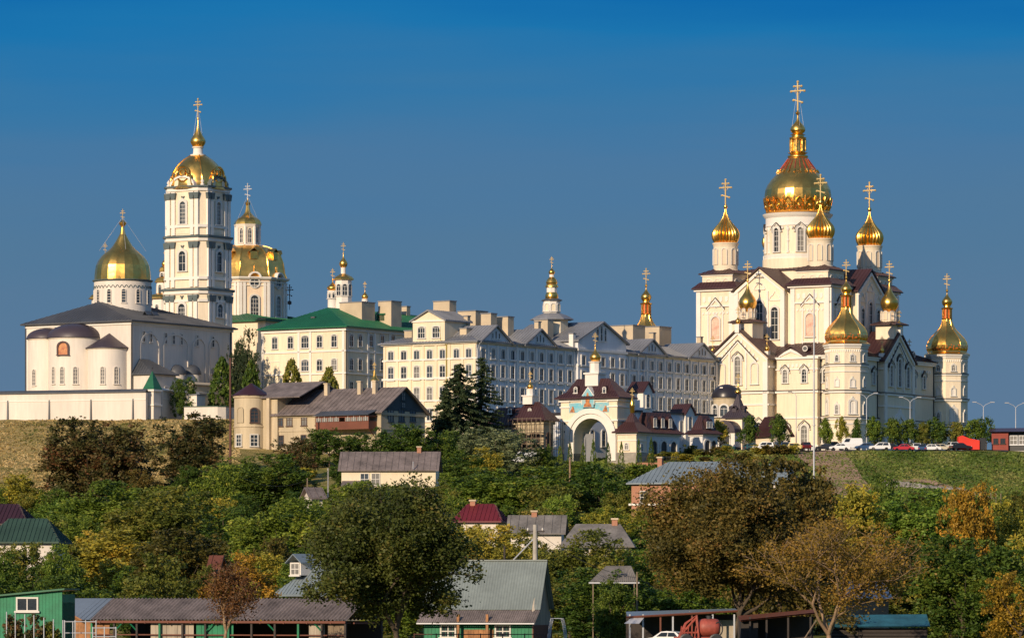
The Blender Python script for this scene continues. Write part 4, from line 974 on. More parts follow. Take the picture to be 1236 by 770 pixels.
# ------------------------------------------------------------------ domed cathedral behind the bell tower
def domed_cathedral():
    B = Frame(299, 1115, Z(470,1115), 31)
    rt = B.thing('baroque_cathedral','cream octagonal church with a great faceted gold dome half hidden by the bell tower','church')
    s = 1115/F; r = 47.4*s; ph = R(22.5); z = B.z
    octbox(rt,(0,0),r,-4,z(338),'peach','wall')
    mb = MB()
    for w,py,h in ((.9,338.5,.7),(.35,343,.35),(.3,347.5,.25)): mb.lathe([(r+w*.6,z(py)-h*.5),(r+w,z(py)),(r+w,z(py)+h*.4)],8,0,0,ph)
    mb.build('cornice','trim',rt)
    ap = r*math.cos(ph)
    for k in (4,5,6,7,0):
        a = -math.pi/2+ (k-6)*math.pi/4; d_ = Vector((math.cos(a),math.sin(a),0)); rz = a+math.pi/2; t_ = Vector((-d_.y,d_.x,0))
        window(rt,d_*ap+Vector((0,0,z(384))),rz,w=1.9,h=5.0,arch=1.,t=.35,d=.3,bars=(2,4))
        window(rt,d_*ap+Vector((0,0,z(349.5))),rz,name='round_window',w=2.2,h=2.2,t=.3,d=.3,bars=(1,0),round_=True)
        for q in (-3.4,-2.5,2.5,3.4):
            mb = MB(); mb.box(-.33,.33,-.3,.05,z(386),z(344)); mb.build('pilaster','trim',rt,d_*ap+t_*q,rz)
        mb = MB(); n = 8; ring(mb,[(1.25*math.cos(math.pi*i/n),1.25*math.sin(math.pi*i/n)) for i in range(n+1)][::-1],[(1.65*math.cos(math.pi*i/n),1.65*math.sin(math.pi*i/n)) for i in range(n+1)][::-1],-.9,.3); mb.build('arched_hood','trim',rt,d_*ap+Vector((0,0,z(338.8))),rz)
    prof = [(48.5,337.5),(47.5,335.5),(45.5,331),(44.8,325),(43.5,318),(41,311.5),(37,306),(31.5,301.5),(25,298.8),(18,297)]
    mb = MB(); mb.lathe([(a*s,z(b)) for a,b in prof],8,0,0,ph); dm = mb.build('dome','olivegold',rt,(0,0,0),0,25)
    mb = MB()
    for k in range(8):
        a = ph+k*math.pi/4; mb.tube([(q*s*math.cos(a),q*s*math.sin(a),z(b)) for q,b in prof],.16,5)
    mb.build('gilded_ribs','goldp',dm)
    for k in range(8):
        a = k*math.pi/4; d_ = Vector((math.cos(a),math.sin(a),0)); rr = 37.5*s
        mb = MB(); mb.box(-.9,.9,-.6,1.6,-.9,1.0); mb.gable(-1.2,1.2,-.8,1.6,1.0,1.9,'y',.15,0); o = mb.build('dormer','goldp',dm,d_*rr+Vector((0,0,z(311))),a+math.pi/2)
        mb = MB(); mb.lathe([(.3,0),(.12,.5),(.28,.9),(.06,1.4),(.04,2.2)],8); mb.build('finial','goldp',dm,d_*(45.6*s*.93)+Vector((0,0,z(334))))
    z1,z2 = z(298),z(271.5); r2 = 15*s
    octbox(rt,(0,0),r2*.94,z1-.6,z2,'cream','lantern')
    mb = MB(); mb.lathe([(r2*1.25,z1-.6),(r2*1.25,z1+.3),(r2*1.05,z1+.5)],8,0,0,ph); mb.lathe([(r2*1.0,z2-.8),(r2*1.12,z2-.2),(r2*1.15,z2)],8,0,0,ph)
    for k in range(8):
        a = ph+k*math.pi/4; mb.lathe([(.34,z1),(.34,z2-.5)],6,r2*.98*math.cos(a),r2*.98*math.sin(a))
    mb.build('cornice','trim',rt)
    for k in range(8):
        a = k*math.pi/4; d_ = Vector((math.cos(a),math.sin(a),0))*r2*.94*math.cos(ph); window(rt,d_+Vector((0,0,z1+.9)),a+math.pi/2,w=.8,h=3.4,arch=1.,t=.15,d=.15,bars=(1,3))
    prof = [(17,271.5),(16.5,269.5),(15,266.5),(12.5,264),(9,262),(6,259.5),(3.6,256.5),(2.6,252.5),(2.2,248)]
    mb = MB(); mb.lathe([(a*s,z(b)) for a,b in prof],8,0,0,ph); d2 = mb.build('lantern_dome','gold',rt,(0,0,0),0,25)
    mb = MB(); q = z(248); mb.lathe([(.3,q-.2),(.55,q+.2),(.6,q+.6),(.2,q+1.1),(.12,q+1.6)],10); mb.build('finial','goldp',d2,smooth=40)
    cross(d2,(0,0,q+1.2),z(222)-q-1.2,0,'galv'); stays(d2,(0,0,z(236)),12*s,z(264),4,.03)
    # body of the church with green roofs under the drum
    mb = MB(); mb.box(-14,14,-13,22,-6,z(388)-1); mb.build('wall','cream',rt)
    mb = MB(); mb.hip(-15,15,-14,23,z(388)-1,z(376),(0,-5,0,12),.3,.9); mb.build('roof','greenroof',rt)
    mb = MB(); mb.lathe([(.06,0),(.06,1.2),(.5,1.4),(.5,2),(.06,2.3),(.06,2.5)],8,0,0); o = mb.build('finial','dark',rt,(B.fx(349.5,0),0,z(371)-1)); cross(o,(0,0,2.4),3.6,0,'dark')
def twin_turret(px, D, label, rk, tops):
    """white turret in diminishing stages, each with a little gold roof"""
    t = thing('church_turret',label,'turret',(PX(px,D),D,Z(400,D)),-R(33)); s = D/F; z = lambda py: (400-py)*s
    for r_,pa,pb in tops:
        octbox(t,(0,0),r_*s,z(pa),z(pb),'trim'); mb = MB(); mb.lathe([(r_*s*1.25,z(pb)),(r_*s*1.22,z(pb)+.3),(r_*s*1.05,z(pb)+.9),(r_*s*.62,z(pb)+1.35)],8,0,0,R(22.5)); mb.build('gilded_roof','gold',t)
        for k in (4,5,6,7):
            a = k*math.pi/4; d_ = Vector((math.cos(a),math.sin(a),0))*r_*s*math.cos(R(22.5)); window(t,d_+Vector((0,0,z(pa)+(pa-pb)*s*.25)),a+math.pi/2,w=.8,h=round((pa-pb)*s*.55,1),arch=1.,t=.12,d=.12,bars=(0,1))
    return t, s, z
domed_cathedral()
t,s,z = twin_turret(199,1090,'white turret with small gold roofs peeping out left of the bell tower',1,[(17,400,361),(10.5,359,341),(6,338,328)])
dome(t,(0,0,z(322)),4*s,12*s,BULB,12,0,0,'gold',cr=5*s)
t,s,z = twin_turret(127,1095,'white turret with small gold roofs almost hidden behind the broad left dome',1,[(17,400,361),(10.5,359,341),(6,338,328)])
dome(t,(0,0,z(325)),4*s,18*s,BULB,12,0,0,'gold',cr=12*s)

# ------------------------------------------------------------------ green-roofed residence
def green_residence():
    B = Frame(417, 992, Z(478,992), 33.5)
    rt = B.thing('residence','cream two-storey residence with a dark green hip roof in the middle left','residence')
    W = -B.fx(317.5); ze = B.z(395); L = 62
    mb = MB(); mb.box(-W,0,0,L,-5,ze); mb.build('wall','yellow',rt)
    mb = MB()
    for z_,w,h in ((ze-.7,.35,.7),(B.z(424),.2,.35),(B.z(451),.25,.35)): mb.box(-W-w,w,-w,L+w,z_,z_+h)
    mb.build('cornice','trim',rt)
    mb = MB()
    for x in (-W,-W*.56,-W*.42,-.5): mb.box(x-.3,x+.3,-.2,.02,0,ze-.7)
    for q in (444,452,470): mb.box(-.02,.2,B.ry(q)-.3,B.ry(q)+.3,0,ze-.7)
    mb.build('pilaster','trim',rt)
    xr = -W/2; zr = B.z(371.5,xr,10)
    mb = MB(); mb.hip(-W-1.1,1.1,-1.1,L+1,ze,zr,(xr,9,xr,L-7),.25,.75); mb.build('roof','greenroof',rt)
    xs = [B.fx(260+q/3.85) for q in (277,350,418,485,553)]
    for i,x in enumerate(xs):
        w = 1.9 if i == 2 else 1.35
        window(rt,(x,0,B.z(418)),0,w=w,h=2.6,arch=.35,t=.2,d=.16,bars=(2 if i==2 else 1,2))
        if i: window(rt,(x,0,B.z(446)),0,w=w,h=2.4,arch=.35,t=.2,d=.16,bars=(2 if i==2 else 1,2))
    mb = MB(); x = xs[0]; ring(mb,arcpts(2.4,2.7,0),[(a*1.1,b+(.12 if b>.1 else -.12)) for a,b in arcpts(2.4,2.7,0)],-.1,.02); mb.build('blind_panel','trim',rt,(x,0,B.z(449)))
    for q in (424,434.5,447.5,461,474):
        y = B.ry(q); 
        window(rt,(0,y,B.z(418,0,y)),RIGHT,w=1.3,h=2.5,arch=.35,t=.2,d=.16,bars=(1,2)); window(rt,(0,y,B.z(446.5,0,y)),RIGHT,w=1.3,h=2.4,arch=.35,t=.2,d=.16,bars=(1,2))
        window(rt,(0,y,B.z(470,0,y)),RIGHT,w=1.2,h=1.6,t=.2,d=.16,bars=(1,1))
    # big rendered chimney blocks and stacks along the ridge
    y = B.ry(404,-W/2+2); 
    chimney(rt,-W/2+1,-W/2+7,12,17,zr-4,B.z(366.5,-W/2,13)); chimney(rt,-W/2+6.5,-W/2+10,19,23,zr-5,B.z(366,-W/2,20))
    for k,q in enumerate((462,475,490)): 
        y = B.ry(q,-W/2); chimney(rt,-W/2-.7,-W/2+.7,y-.7,y+.7,zr-.5,zr+1.7)
    for q in (483,):
        y = B.ry(474,-4); mb = MB(); mb.box(-1,1,-1,1,0,1.5); mb.gable(-1.3,1.3,-1.3,1.3,1.5,2.4,'x',.15,0); mb.build('dormer','greenroof',rt,(-4,20,B.z(385,-4,20)-.5))
    for (px_,py) in ((379,383),(400,386)):
        x = B.fx(px_,4); mb = MB(); mb.box(-.5,.5,-.5,.5,0,.35); mb.build('roof_hatch','slate',rt,(x,4,B.z(py,x,4)-.2))
    for x,y in ((.15,.15),(-W-.1,-.1)):
        mb = MB(); mb.tube([(x,y,0),(x,y,ze)],.12,6); mb.build('downpipe','dark',rt)
    # lower wing to the left with its green roof and fence
    mb = MB(); mb.box(-W-9,-W,14,30,-5,ze-3); mb.build('side_wing','cream',rt)
    mb = MB(); mb.gable(-W-10,-W+2,13,31,ze-3,ze+2.5,'x',.25,.8); mb.build('roof','greenroof',rt)
green_residence()
def turret_church():
    D = 1065; t = thing('small_church','small white church with three gold cupolas rising behind the green roof','church',(PX(414.5,D),D,Z(372,D)),-R(33)); s = D/F; z = lambda py: (372-py)*s
    mb = MB(); mb.box(-7,9,-2,9,-14,z(379)); mb.build('wall','whitewash',t)
    r = 10.2*s; octbox(t,(0,0),r,z(385),z(337.5),'trim')
    for k in (4,5,6,7,0):
        a = k*math.pi/4; d_ = Vector((math.cos(a),math.sin(a),0))*r*math.cos(R(22.5)); window(t,d_+Vector((0,0,z(357))),a+math.pi/2,w=1.1,h=2.6,arch=1.,t=.2,d=.15,bars=(1,2))
    mb = MB(); mb.lathe([(r*1.25,z(338)),(r*1.25,z(337)),(r*1.05,z(334.5)),(r*.7,z(332.5)),(r*.36,z(330.5))],8,0,0,R(22.5)); mb.build('gilded_roof','gold',t)
    drum(t,(0,0),3.1*s,z(331),z(323),12,'trim')
    dome(t,(0,0,z(323)),5.1*s,16*s,BULB,16,0,0,'gold',cr=12*s,n=16) if False else dome(t,(0,0,z(323)),5.1*s,16*s,BULB,16,0,0,'gold',cr=12*s)
    for (px,zt,r_,rd,hd,cr_) in ((401.5,351,6,7,12,12),(440.5,361,3.6,4,10.5,9)):
        x = (px-414.5)*s; c = (x*math.cos(R(33)), x*math.sin(R(33)))
        drum(t,c,r_*s,z(385),z(zt),12,'trim')
        for k in range(8):
            a = 2*math.pi*k/8; window(t,(c[0]+r_*s*math.cos(a),c[1]+r_*s*math.sin(a),z(zt+9)),a+math.pi/2,w=.5,h=1.2,arch=1.,t=.1,d=.1,bars=(0,1))
        dome(t,(c[0],c[1],z(zt)),rd*s,hd*s,BULB,16,0,0,'gold',cr=cr_*s)
turret_church()

# ------------------------------------------------------------------ long monastery range
def long_range():
    B = Frame(575, 945, Z(528,945), 34.5)
    rt = B.thing('monastery_range','very long cream four-storey monastery building with grey metal roofs and little pediments','monastery building')
    W = -B.fx(463); L = B.ry(861); ze = B.z(412)
    mb = MB(); mb.box(-W,0,0,L,-6,ze); mb.build('wall','yellow',rt)
    mb = MB()
    for py,w,h in ((413.6,.45,.55),(433,.25,.35),(456,.3,.4),(483,.25,.35),(508,.3,.4)):
        z_ = B.z(py); mb.box(-W-w,w,-w,L+w,z_,z_+h)
    mb.build('cornice','trim',rt)
    mb = MB(); mb.box(-.05,.06,-.0,L,-6,ze-.6); mb.build('shade_toned_wall','bluewhite',rt)  # added slab, greyer than the front: this side's shade put into its colour
    # pilasters
    nf = 7; xf = [B.fx(450+q/3.85) for q in (85,145,205,265,325,390,447)]
    for i in range(nf+1):
        x = (xf[i-1]+xf[i])/2 if 0<i<nf else (-W+.35 if i==0 else -.35)
        mb = MB(); mb.box(x-.28,x+.28,-.2,.02,0,ze-.5); mb.build('pilaster','yellow',rt)
    rows = ((430.5,1.7),(455,2.6),(481,2.6),(506,2.4))
    for x in xf:
        for r_,(py,h) in enumerate(rows):
            if r_ == 3 and x > xf[3]: continue
            window(rt,(x,0,B.z(py)-.1),0,w=1.3,h=h+.2,arch=.25,t=.2,d=.16,bars=(1,2 if h>2 else 1))
    yr = [B.ry(450+q/3.85) for q in (510,555,600,648,690,735,780,823,868,912,)]
    dy = (yr[-1]-yr[0])/9; yr = [yr[0]+dy*i for i in range(int((L-2)/dy)+1)]
    for i,y in enumerate(yr):
        for r_,(py,h) in enumerate(rows[:3]): window(rt,(.06,y,B.z(py)-.2),RIGHT,w=1.3,h=h+.35,arch=.25,t=.34,d=.24,bars=(1,2 if h>2 else 1))
        mb = MB(); mb.box(-.02,.25,y+dy/2-.3,y+dy/2+.3,0,ze-.5); mb.build('pilaster','trim',rt)
    # main roof
    zr = ze+4.2
    mb = MB(); mb.hip(-W-.9,.9,-.9,L+.9,ze-.05,zr,(-W/2,11,-W/2,L-11),.25,.8); mb.build('roof','greyroof',rt)
    # attic pavilion on the front
    xa,xb = B.fx(499.5),B.fx(538); zae = B.z(386,-10,0); zaa = B.z(376,-10,0)
    mb = MB(); gablewall(mb,xa,xb,ze-.5,zae,zaa,-.35,8.5); mb.build('attic','yellow',rt)
    mb = MB(); mb.gable(xa-.6,xb+.6,-.9,9,zae-.1,zaa+.45,'y',.3,.8); mb.build('roof','greyroof',rt)
    mb = MB(); mb.box(xa-.2,xb+.2,-.6,-.3,zae-.4,zae-.05); mb.box(xa-.1,xb+.1,-.5,-.3,ze-.2,ze+.25); mb.build('cornice','trim',rt)
    for q in (232,300): window(rt,(B.fx(450+q/3.85),-.35,B.z(405.5)),0,w=1.7,h=2.3,arch=.3,t=.22,d=.18,bars=(2,2))
    # pediments on the shaded side
    for (pa,pb,pt,proj) in ((578,614,394.5,.5),(631,668,399,.5),(768,801,411,.5),(828,861.3,416,.6)):
        y0,y1 = B.ry(pa),B.ry(pb); ym = (y0+y1)/2; za = B.z(pt,0,ym)
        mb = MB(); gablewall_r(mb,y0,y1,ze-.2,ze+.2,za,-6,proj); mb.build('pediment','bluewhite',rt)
        mb = MB(); mb.gable(-9,proj+.6,y0-.6,y1+.6,ze+.05,za+.4,'x',.3,.8); mb.build('roof','greyroof',rt)
        for d_ in (-1.2,0,1.2): window(rt,(proj,ym+d_,ze+.9),RIGHT,w=.5,h=1.1 if d_ else 1.5,arch=1.,t=.1,d=.1,bars=(0,0),frame='trim')
    # taller middle block
    y0,y1 = B.ry(694),B.ry(752); ym = B.ry(722); zt = B.z(404,0,y0); za = B.z(390.5,0,ym)
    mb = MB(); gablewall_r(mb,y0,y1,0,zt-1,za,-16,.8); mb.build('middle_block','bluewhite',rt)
    mb = MB(); mb.gable(-18,1.4,y0-.7,y1+.7,zt-1.1,za+.45,'x',.35,.8); mb.build('roof','greyroof',rt)
    for d_ in (-1.5,0,1.5): window(rt,(.8,ym+d_,B.z(411.5,0,ym)),RIGHT,w=.7,h=2.8 if d_ else 3.2,arch=1.,t=.15,d=.14,bars=(0,2),frame='trim')
    n = int((y1-y0)/dy)
    for i in range(n):
        y = y0+(i+.5)*(y1-y0)/n
        for py,h in rows[:3]: window(rt,(.86,y,B.z(py)-.2),RIGHT,w=1.3,h=h+.35,arch=.25,t=.34,d=.24,bars=(1,2 if h>2 else 1))
    mb = MB()
    for py,w,h in ((413.6,.3,.5),(433,.25,.35),(456,.3,.4),(483,.25,.35)): mb.box(.7,.8+w,y0-w,y1+w,B.z(py),B.z(py)+h)
    mb.build('cornice','trim',rt)
    # rendered chimney walls
    for (pa,pb,pt,depth,dd) in ((523,545.5,364.5,14,1),(552.5,577,376.5,16,3),(488,500,400,3,2),(555,566,397,3,1.6)):
        x0,x1 = B.fx(pa,depth),B.fx(pb-3,depth); chimney(rt,x0,x1,depth,depth+dd+1.5,ze,B.z(pt,x0,depth))
    for (pa,pb,pt,lx) in ((579,594,379,-8),(596,615,383,-7),(643,663,386.5,-8)):
        y = B.ry((pa+pb)/2,lx); w = (pb-pa)*B.depth(lx,y)/F*.8/B.c; chimney(rt,lx-w/2,lx+w/2,y,y+2.2,ze+1,B.z(pt,lx,y))
    for (pa,pb,pt,lx,m) in ((739,775,393.5,-14,'beige'),(775.5,804,395,-16,'yellow'),(688,694,400,-.5,'trim')):
        ya,yb = B.ry(pa,lx),B.ry(pb,lx)
        if lx < -5:
            x0 = lx; D_ = B.depth(lx,ya); w = (pb-pa)*D_/F/B.c*.75; chimney(rt,lx-w*.2,lx+w*.8,ya+1,ya+6,ze,B.z(pt,lx,ya))
        else: chimney(rt,lx-.5,lx+.6,ya+.3,ya+1.3,ze-1,B.z(pt+3,lx,ya),'trim')
    for (lx,y,h) in ((-8,8,1.6),(-14,10,1.8),(-5,30,1.4),(-9,36,1.5),(-5,52,1.4),(-8,80,1.5),(-5,95,1.2)):
        chimney(rt,lx-.5,lx+.5,y-.5,y+.5,ze+1,zr+h)
    for q in (575.5,620,694,752,776): 
        y = B.ry(q) if q > 576 else .1; mb = MB(); mb.tube([(.9,y,ze-.2),(.25,y,ze-1.6),(.25,y,0)],.12,6); mb.build('downpipe','galv',rt)
    x = B.fx(539.5); mb = MB(); mb.tube([(x-1.5,-.5,B.z(396)),(x-1.4,-.3,B.z(409)),(x,-.25,B.z(413)),(x,-.25,0)],.11,6); mb.build('downpipe','ochrepipe',rt)
M['ochrepipe'] = mat('ochre_painted_pipe', (.45,.36,.06), .6)
long_range()
def roof_church():
    D = 985; t = thing('roof_cupola','slender white and gold tiered cupola on a grey tent roof above the long monastery building','cupola',(PX(666,D),D,Z(400,D)),-R(36)); s = D/F; z = lambda py: (400-py)*s
    octbox(t,(0,0),20*s,-4,z(385),'yellow','wall')
    mb = MB(); mb.lathe([(27*s,z(386.5)),(27*s,z(385.5)),(19*s,z(381)),(9*s,z(377.5))],8,0,0,R(22.5)); mb.build('tent_roof','greyroof',t)
    octbox(t,(0,0),10.5*s,z(379),z(363),'trim')
    for k in (4,5,6,7,0):
        a = k*math.pi/4; d_ = Vector((math.cos(a),math.sin(a),0))*10.5*s*math.cos(R(22.5)); window(t,d_+Vector((0,0,z(375.5))),a+math.pi/2,name='niche',w=.9,h=1.5,arch=1.,t=.16,d=.15,bars=(0,0),pane='yellow')
    mb = MB(); mb.lathe([(13*s,z(363.2)),(13*s,z(362.4)),(11*s,z(361.4)),(8*s,z(360.5))],8,0,0,R(22.5)); mb.build('gilded_roof','slate',t)
    mb = MB(); mb.lathe([(7.2*s,z(361.5)),(8.0*s,z(359)),(7.8*s,z(356)),(6.6*s,z(353.5)),(6.4*s,z(353))],16); mb.build('gilded_collar','goldp',t,smooth=30)
    octbox(t,(0,0),6.4*s,z(354),z(346.5),'trim')
    mb = MB(); mb.lathe([(8*s,z(346.8)),(8*s,z(345.8)),(6.4*s,z(343)),(7.1*s,z(341)),(6*s,z(338)),(4*s,z(335.5)),(3*s,z(334.5))],16); mb.build('gilded_roof','gold',t,smooth=30)
    drum(t,(0,0),2.9*s,z(335),z(331.5),12,'trim')
    dome(t,(0,0,z(331.5)),3.9*s,10*s,BULB,16,0,0,'goldp',cr=10*s)
roof_church()
# ------------------------------------------------------------------ gate ensemble below the long building
M['paint1'] = mat('blue_sky_mural', (.04,.34,.44), .6, var=.5, scale=.7, fine=1.6, c2=(.45,.50,.46))
M['paint2'] = mat('figure_mural', (.52,.20,.05), .6, var=.5, scale=1.6, fine=4., c2=(.12,.03,.03))
def gate():
    B = Frame(745, 905, Z(556,905), 31)
    rt = B.thing('holy_gate','cream gateway with a huge arch, blue mural, maroon roof and gold cupola','gateway')
    W = -B.fx(677); Dp = B.ry(762); ze = B.z(480.5); s = 905/F
    xa0,xa1 = B.fx(693),B.fx(734); xc = (xa0+xa1)/2; r = (xa1-xa0)/2; zt = B.z(505,xc,0)
    # wall with a real arched passage
    def archwall(y0,y1,m,name):
        n = 16; top = [(xc-r*math.cos(math.pi*i/n), zt-r+r*math.sin(math.pi*i/n)) for i in range(n+1)]
        mb = MB(); mb.xz([(-W,-3),(xa0,-3)]+[(xa0,zt-r)][:0]+[(-W,ze)][:0]+[],y0,y1) if False else None
        mb.box(-W,xa0,y0,y1,-3,ze); mb.box(xa1,0,y0,y1,-3,ze)
        for i in range(n):
            (x0,z0),(x1,z1) = top[i],top[i+1]; mb.xz([(x0,z0),(x1,z1),(x1,ze),(x0,ze)],y0,y1)
        return mb.build(name,m,rt)
    archwall(0,Dp,'cream','wall')
    mb = MB(); n = 18
    for (ra,rb,d) in ((r+.02,r+.9,.25),(r+1.0,r+2.0,.5)):
        pi_ = [(xc-ra*math.cos(math.pi*i/n), zt-r+ra*math.sin(math.pi*i/n)) for i in range(n+1)]; po = [(xc-rb*math.cos(math.pi*i/n), zt-r+rb*math.sin(math.pi*i/n)) for i in range(n+1)]
        for i in range(n): mb.xz([pi_[i],pi_[i+1],po[i+1],po[i]],-d,.02)
        for sx_ in (-1,1):
            q = sorted((xc+sx_*ra,xc+sx_*rb)); mb.box(q[0],q[1],-d,.02,0,zt-r)
    mb.build('archivolt','trim',rt)
    mb = MB()
    for z_,w,h in ((ze-.55,.35,.5),(B.z(491),.2,.3),(B.z(508),.25,.3)):
        mb.box(-W-w,-W+2.2,-w,Dp+w,z_,z_+h); mb.box(-2.2,w,-w,Dp+w,z_,z_+h)
    mb.box(-W-.3,.3,-.32,Dp+.3,ze-.4,ze); mb.build('cornice','trim',rt)
    mb = MB(); mb.box(-W-.25,xa0-.0,-.25,Dp+.2,-3,1.6); mb.box(xa1,.25,-.25,Dp+.2,-3,1.6); mb.build('plinth','stone',rt)
    for x in (-W+.9,-.9,-W+.9,-.9):
        for z_ in (2.6,4.2,5.8,7.4):
            mb = MB(); mb.box(x-.16,x+.16,-.08,.03,z_,z_+.32); mb.build('putlog_hole','dark',rt)
    # mural
    zb = B.z(497); zm = B.z(485); xg = B.fx(711); w = 1.25; za = B.z(467.5,xg,0)
    mb = MB(); mb.xz([(xg-1.5,zm-.4),(xg+1.5,zm-.4),(xg+1.5,B.z(477.3)),(xg,za+.15),(xg-1.5,B.z(477.3))],-.5,1.5); mb.build('mural_gable','trim',rt)
    n = 10
    def up(x): q = abs(x-xc); rb = r+2.02; return zt-r+math.sqrt(max(0,rb*rb-q*q)) if q < rb else zt-r
    x0_,x1_ = B.fx(687),B.fx(735); mb = MB(); N = 24
    for i in range(N):
        a,b = x0_+(x1_-x0_)*i/N, x0_+(x1_-x0_)*(i+1)/N
        if max(up(a),up(b)) < zm: mb.add([(a,-.06,max(zb,up(a))),(b,-.06,max(zb,up(b))),(b,-.06,zm),(a,-.06,zm)],[(0,1,2,3)])
    mb.build('mural_panel','paint1',rt)
    mb = MB(); mb.xz([(xg-1.35,zm-1.0),(xg+1.35,zm-1.0),(xg+1.35,B.z(477.5)),(xg,za-.15),(xg-1.35,B.z(477.5))],-.56,-.48); o = mb.build('mural_panel','paint1',rt)
    mb = MB(); pts = [(-.95,0),(.95,0),(.7,.7),(.42,.9),(.5,1.6),(.42,2.3),(.2,2.55),(.22,2.9),(0,3.15),(-.22,2.9),(-.2,2.55),(-.42,2.3),(-.5,1.6),(-.42,.9),(-.7,.7)]
    mb.xz([(xg+a,zm-.9+b*.92) for a,b in pts],-.62,-.55); mb.build('painted_figure','paint2',rt)
    for q in (691.5,731):
        x = B.fx(q); mb = MB(); mb.xz([(x-.7,zb+.15),(x+.5,zb+.1),(x+.3,zb+.9),(x+.15,zb+1.3),(x-.15,zb+1.3),(x-.2,zb+.9)],-.12,-.05); mb.build('painted_figure','paint2',rt)
    # roof: flared hip with dormers
    z0 = ze+.003; zr = B.z(457,-W/2,Dp/2); mb = MB()
    ov = 1.0; mb.box(-W-ov,ov,-ov,Dp+ov,z0,z0+.22)
    L1 = [(-W-ov,-ov,z0+.22),(ov,-ov,z0+.22),(ov,Dp+ov,z0+.22),(-W-ov,Dp+ov,z0+.22)]
    i1 = .9; zmid = z0+1.5
    L2 = [(-W+i1,i1-.2,zmid),(-i1,i1-.2,zmid),(-i1,Dp-i1+.2,zmid),(-W+i1,Dp-i1+.2,zmid)]
    xr0,xr1 = B.fx(698,Dp/2),B.fx(743,Dp/2)-1.3
    L3 = [(xr0,Dp*.42,zr),(xr1,Dp*.42,zr),(xr1,Dp*.62,zr),(xr0,Dp*.62,zr)]
    for A,C_ in ((L1,L2),(L2,L3)):
        for k in range(4): mb.roofface((A[k],A[(k+1)%4],C_[(k+1)%4],C_[k]),.6)
    mb.add(L3,[(0,1,2,3)]); mb.build('roof','brownroof',rt)
    for q in (697,731.5):
        x = B.fx(q,1.); z_ = B.z(474,x,1.); mb = MB(); mb.box(-.5,.5,-.6,1.2,-.2,1.3); mb.lathe([(.62,-.6),(.62,1.2)],12); 
        mb = MB(); mb.xz([(-.5,-.2),(.5,-.2),(.5,.9),(.3,1.3),(0,1.45),(-.3,1.3),(-.5,.9)],-.7,1.2); o = mb.build('dormer','brownroof',rt,(x,1.,z_)); window(o,(0,-.7,0),0,w=.55,h=1.0,arch=1.,t=.16,d=.08,bars=(0,1))
    cx,cy = B.fx(718.5,Dp/2),Dp/2; zd = B.z(457,cx,cy); z = lambda py: B.z(py,cx,cy)
    mb = MB(); mb.box(cx-1.5,cx+1.5,cy-1.5,cy+1.5,zd-1.5,z(452)); mb.box(cx-1.75,cx+1.75,cy-1.75,cy+1.75,z(452),z(450)); mb.build('cupola_base','trim',rt)
    octbox(rt,(cx,cy),1.15,z(451),z(437),'trim'); mb = MB(); mb.lathe([(1.2,z(438.5)),(1.4,z(437)),(1.4,z(436.5))],8,0,0,R(22.5)); mb.build('cornice','trim',rt,(cx,cy,0))
    dome(rt,(cx,cy,z(436.7)),1.12,z(418)-z(436.7),BULB,20,0,0,'gold',cr=z(403)-z(417))
    # inside the passage: back wall with a leaf of the gate and a column
    mb = MB(); mb.box(xa0+.3,xa0+2.4,Dp*.6,Dp*.6+.12,0,5.6); mb.build('gate_leaf','greydoor',rt)
    mb = MB(); mb.box(xa1-1.5,xa1-.2,Dp*.6,Dp*.6+.12,0,5.6); mb.build('gate_leaf','greydoor',rt)
M['greydoor'] = mat('grey_painted_doors', (.22,.23,.25), .7, var=.15)
gate()
def gate_lodge():
    B = Frame(768, 903, Z(556,903), 31)
    rt = B.thing('gate_lodge','small cream corner lodge with a maroon pyramid roof and gold finial right of the arch','lodge')
    x0 = B.fx(745.5); ze = B.z(521); y1 = B.ry(790)
    mb = MB(); mb.box(x0,0,0,-x0,-3,ze); mb.build('wall','cream',rt)
    mb = MB(); mb.box(x0-.15,.2,-.2,-x0+.2,-3,1.7); mb.build('plinth','stone',rt)
    mb = MB(); mb.box(x0-.05,.25,-.25,-x0+.25,ze-.5,ze-.003); mb.box(x0,.12,-.12,-x0+.1,B.z(532),B.z(530.5)); mb.build('cornice','trim',rt)
    c = (x0/2,-x0/2); za = B.z(495,*c); mb = MB(); e = .9
    A = [(x0-e,-e,ze),(e,-e,ze),(e,-x0+e,ze),(x0-e,-x0+e,ze)]; w = 1.1; C_ = [(c[0]-w,c[1]-w,ze+2.0),(c[0]+w,c[1]-w,ze+2.0),(c[0]+w,c[1]+w,ze+2.0),(c[0]-w,c[1]+w,ze+2.0)]
    for k in range(4): mb.roofface((A[k],A[(k+1)%4],C_[(k+1)%4],C_[k]),.5); mb.roofface((C_[k],C_[(k+1)%4],(c[0],c[1],za)),.5)
    mb.box(x0-e,e,-e,-x0+e,ze-.15,ze-.004); mb.build('roof','brownroof',rt)
    mb = MB(); z = za-.6; mb.lathe([(.3,z),(.45,z+.2),(.45,z+1.2),(.6,z+1.4),(.45,z+1.7),(.5,z+2.1),(.3,z+2.6),(.08,z+3.2)],12); mb.build('gilded_finial','goldp',rt,(c[0],c[1],0),smooth=40)
    cross(rt,(c[0],c[1],z+3.0),2.0)
    window(rt,(B.fx(756.5),0,B.z(542)),0,w=.7,h=1.2,arch=1.,t=.22,d=.15,bars=(1,1))
    o = window(rt,(B.fx(757),0,B.z(555)),0,w=.6,h=.6,arch=1.,t=.1,d=.08,bars=(0,0),frame='stone',pane='dark')
    for y in (1.5,): window(rt,(0,-x0*.5,B.z(544)),RIGHT,w=.7,h=1.4,arch=1.,t=.22,d=.15,bars=(1,1))
gate_lodge()
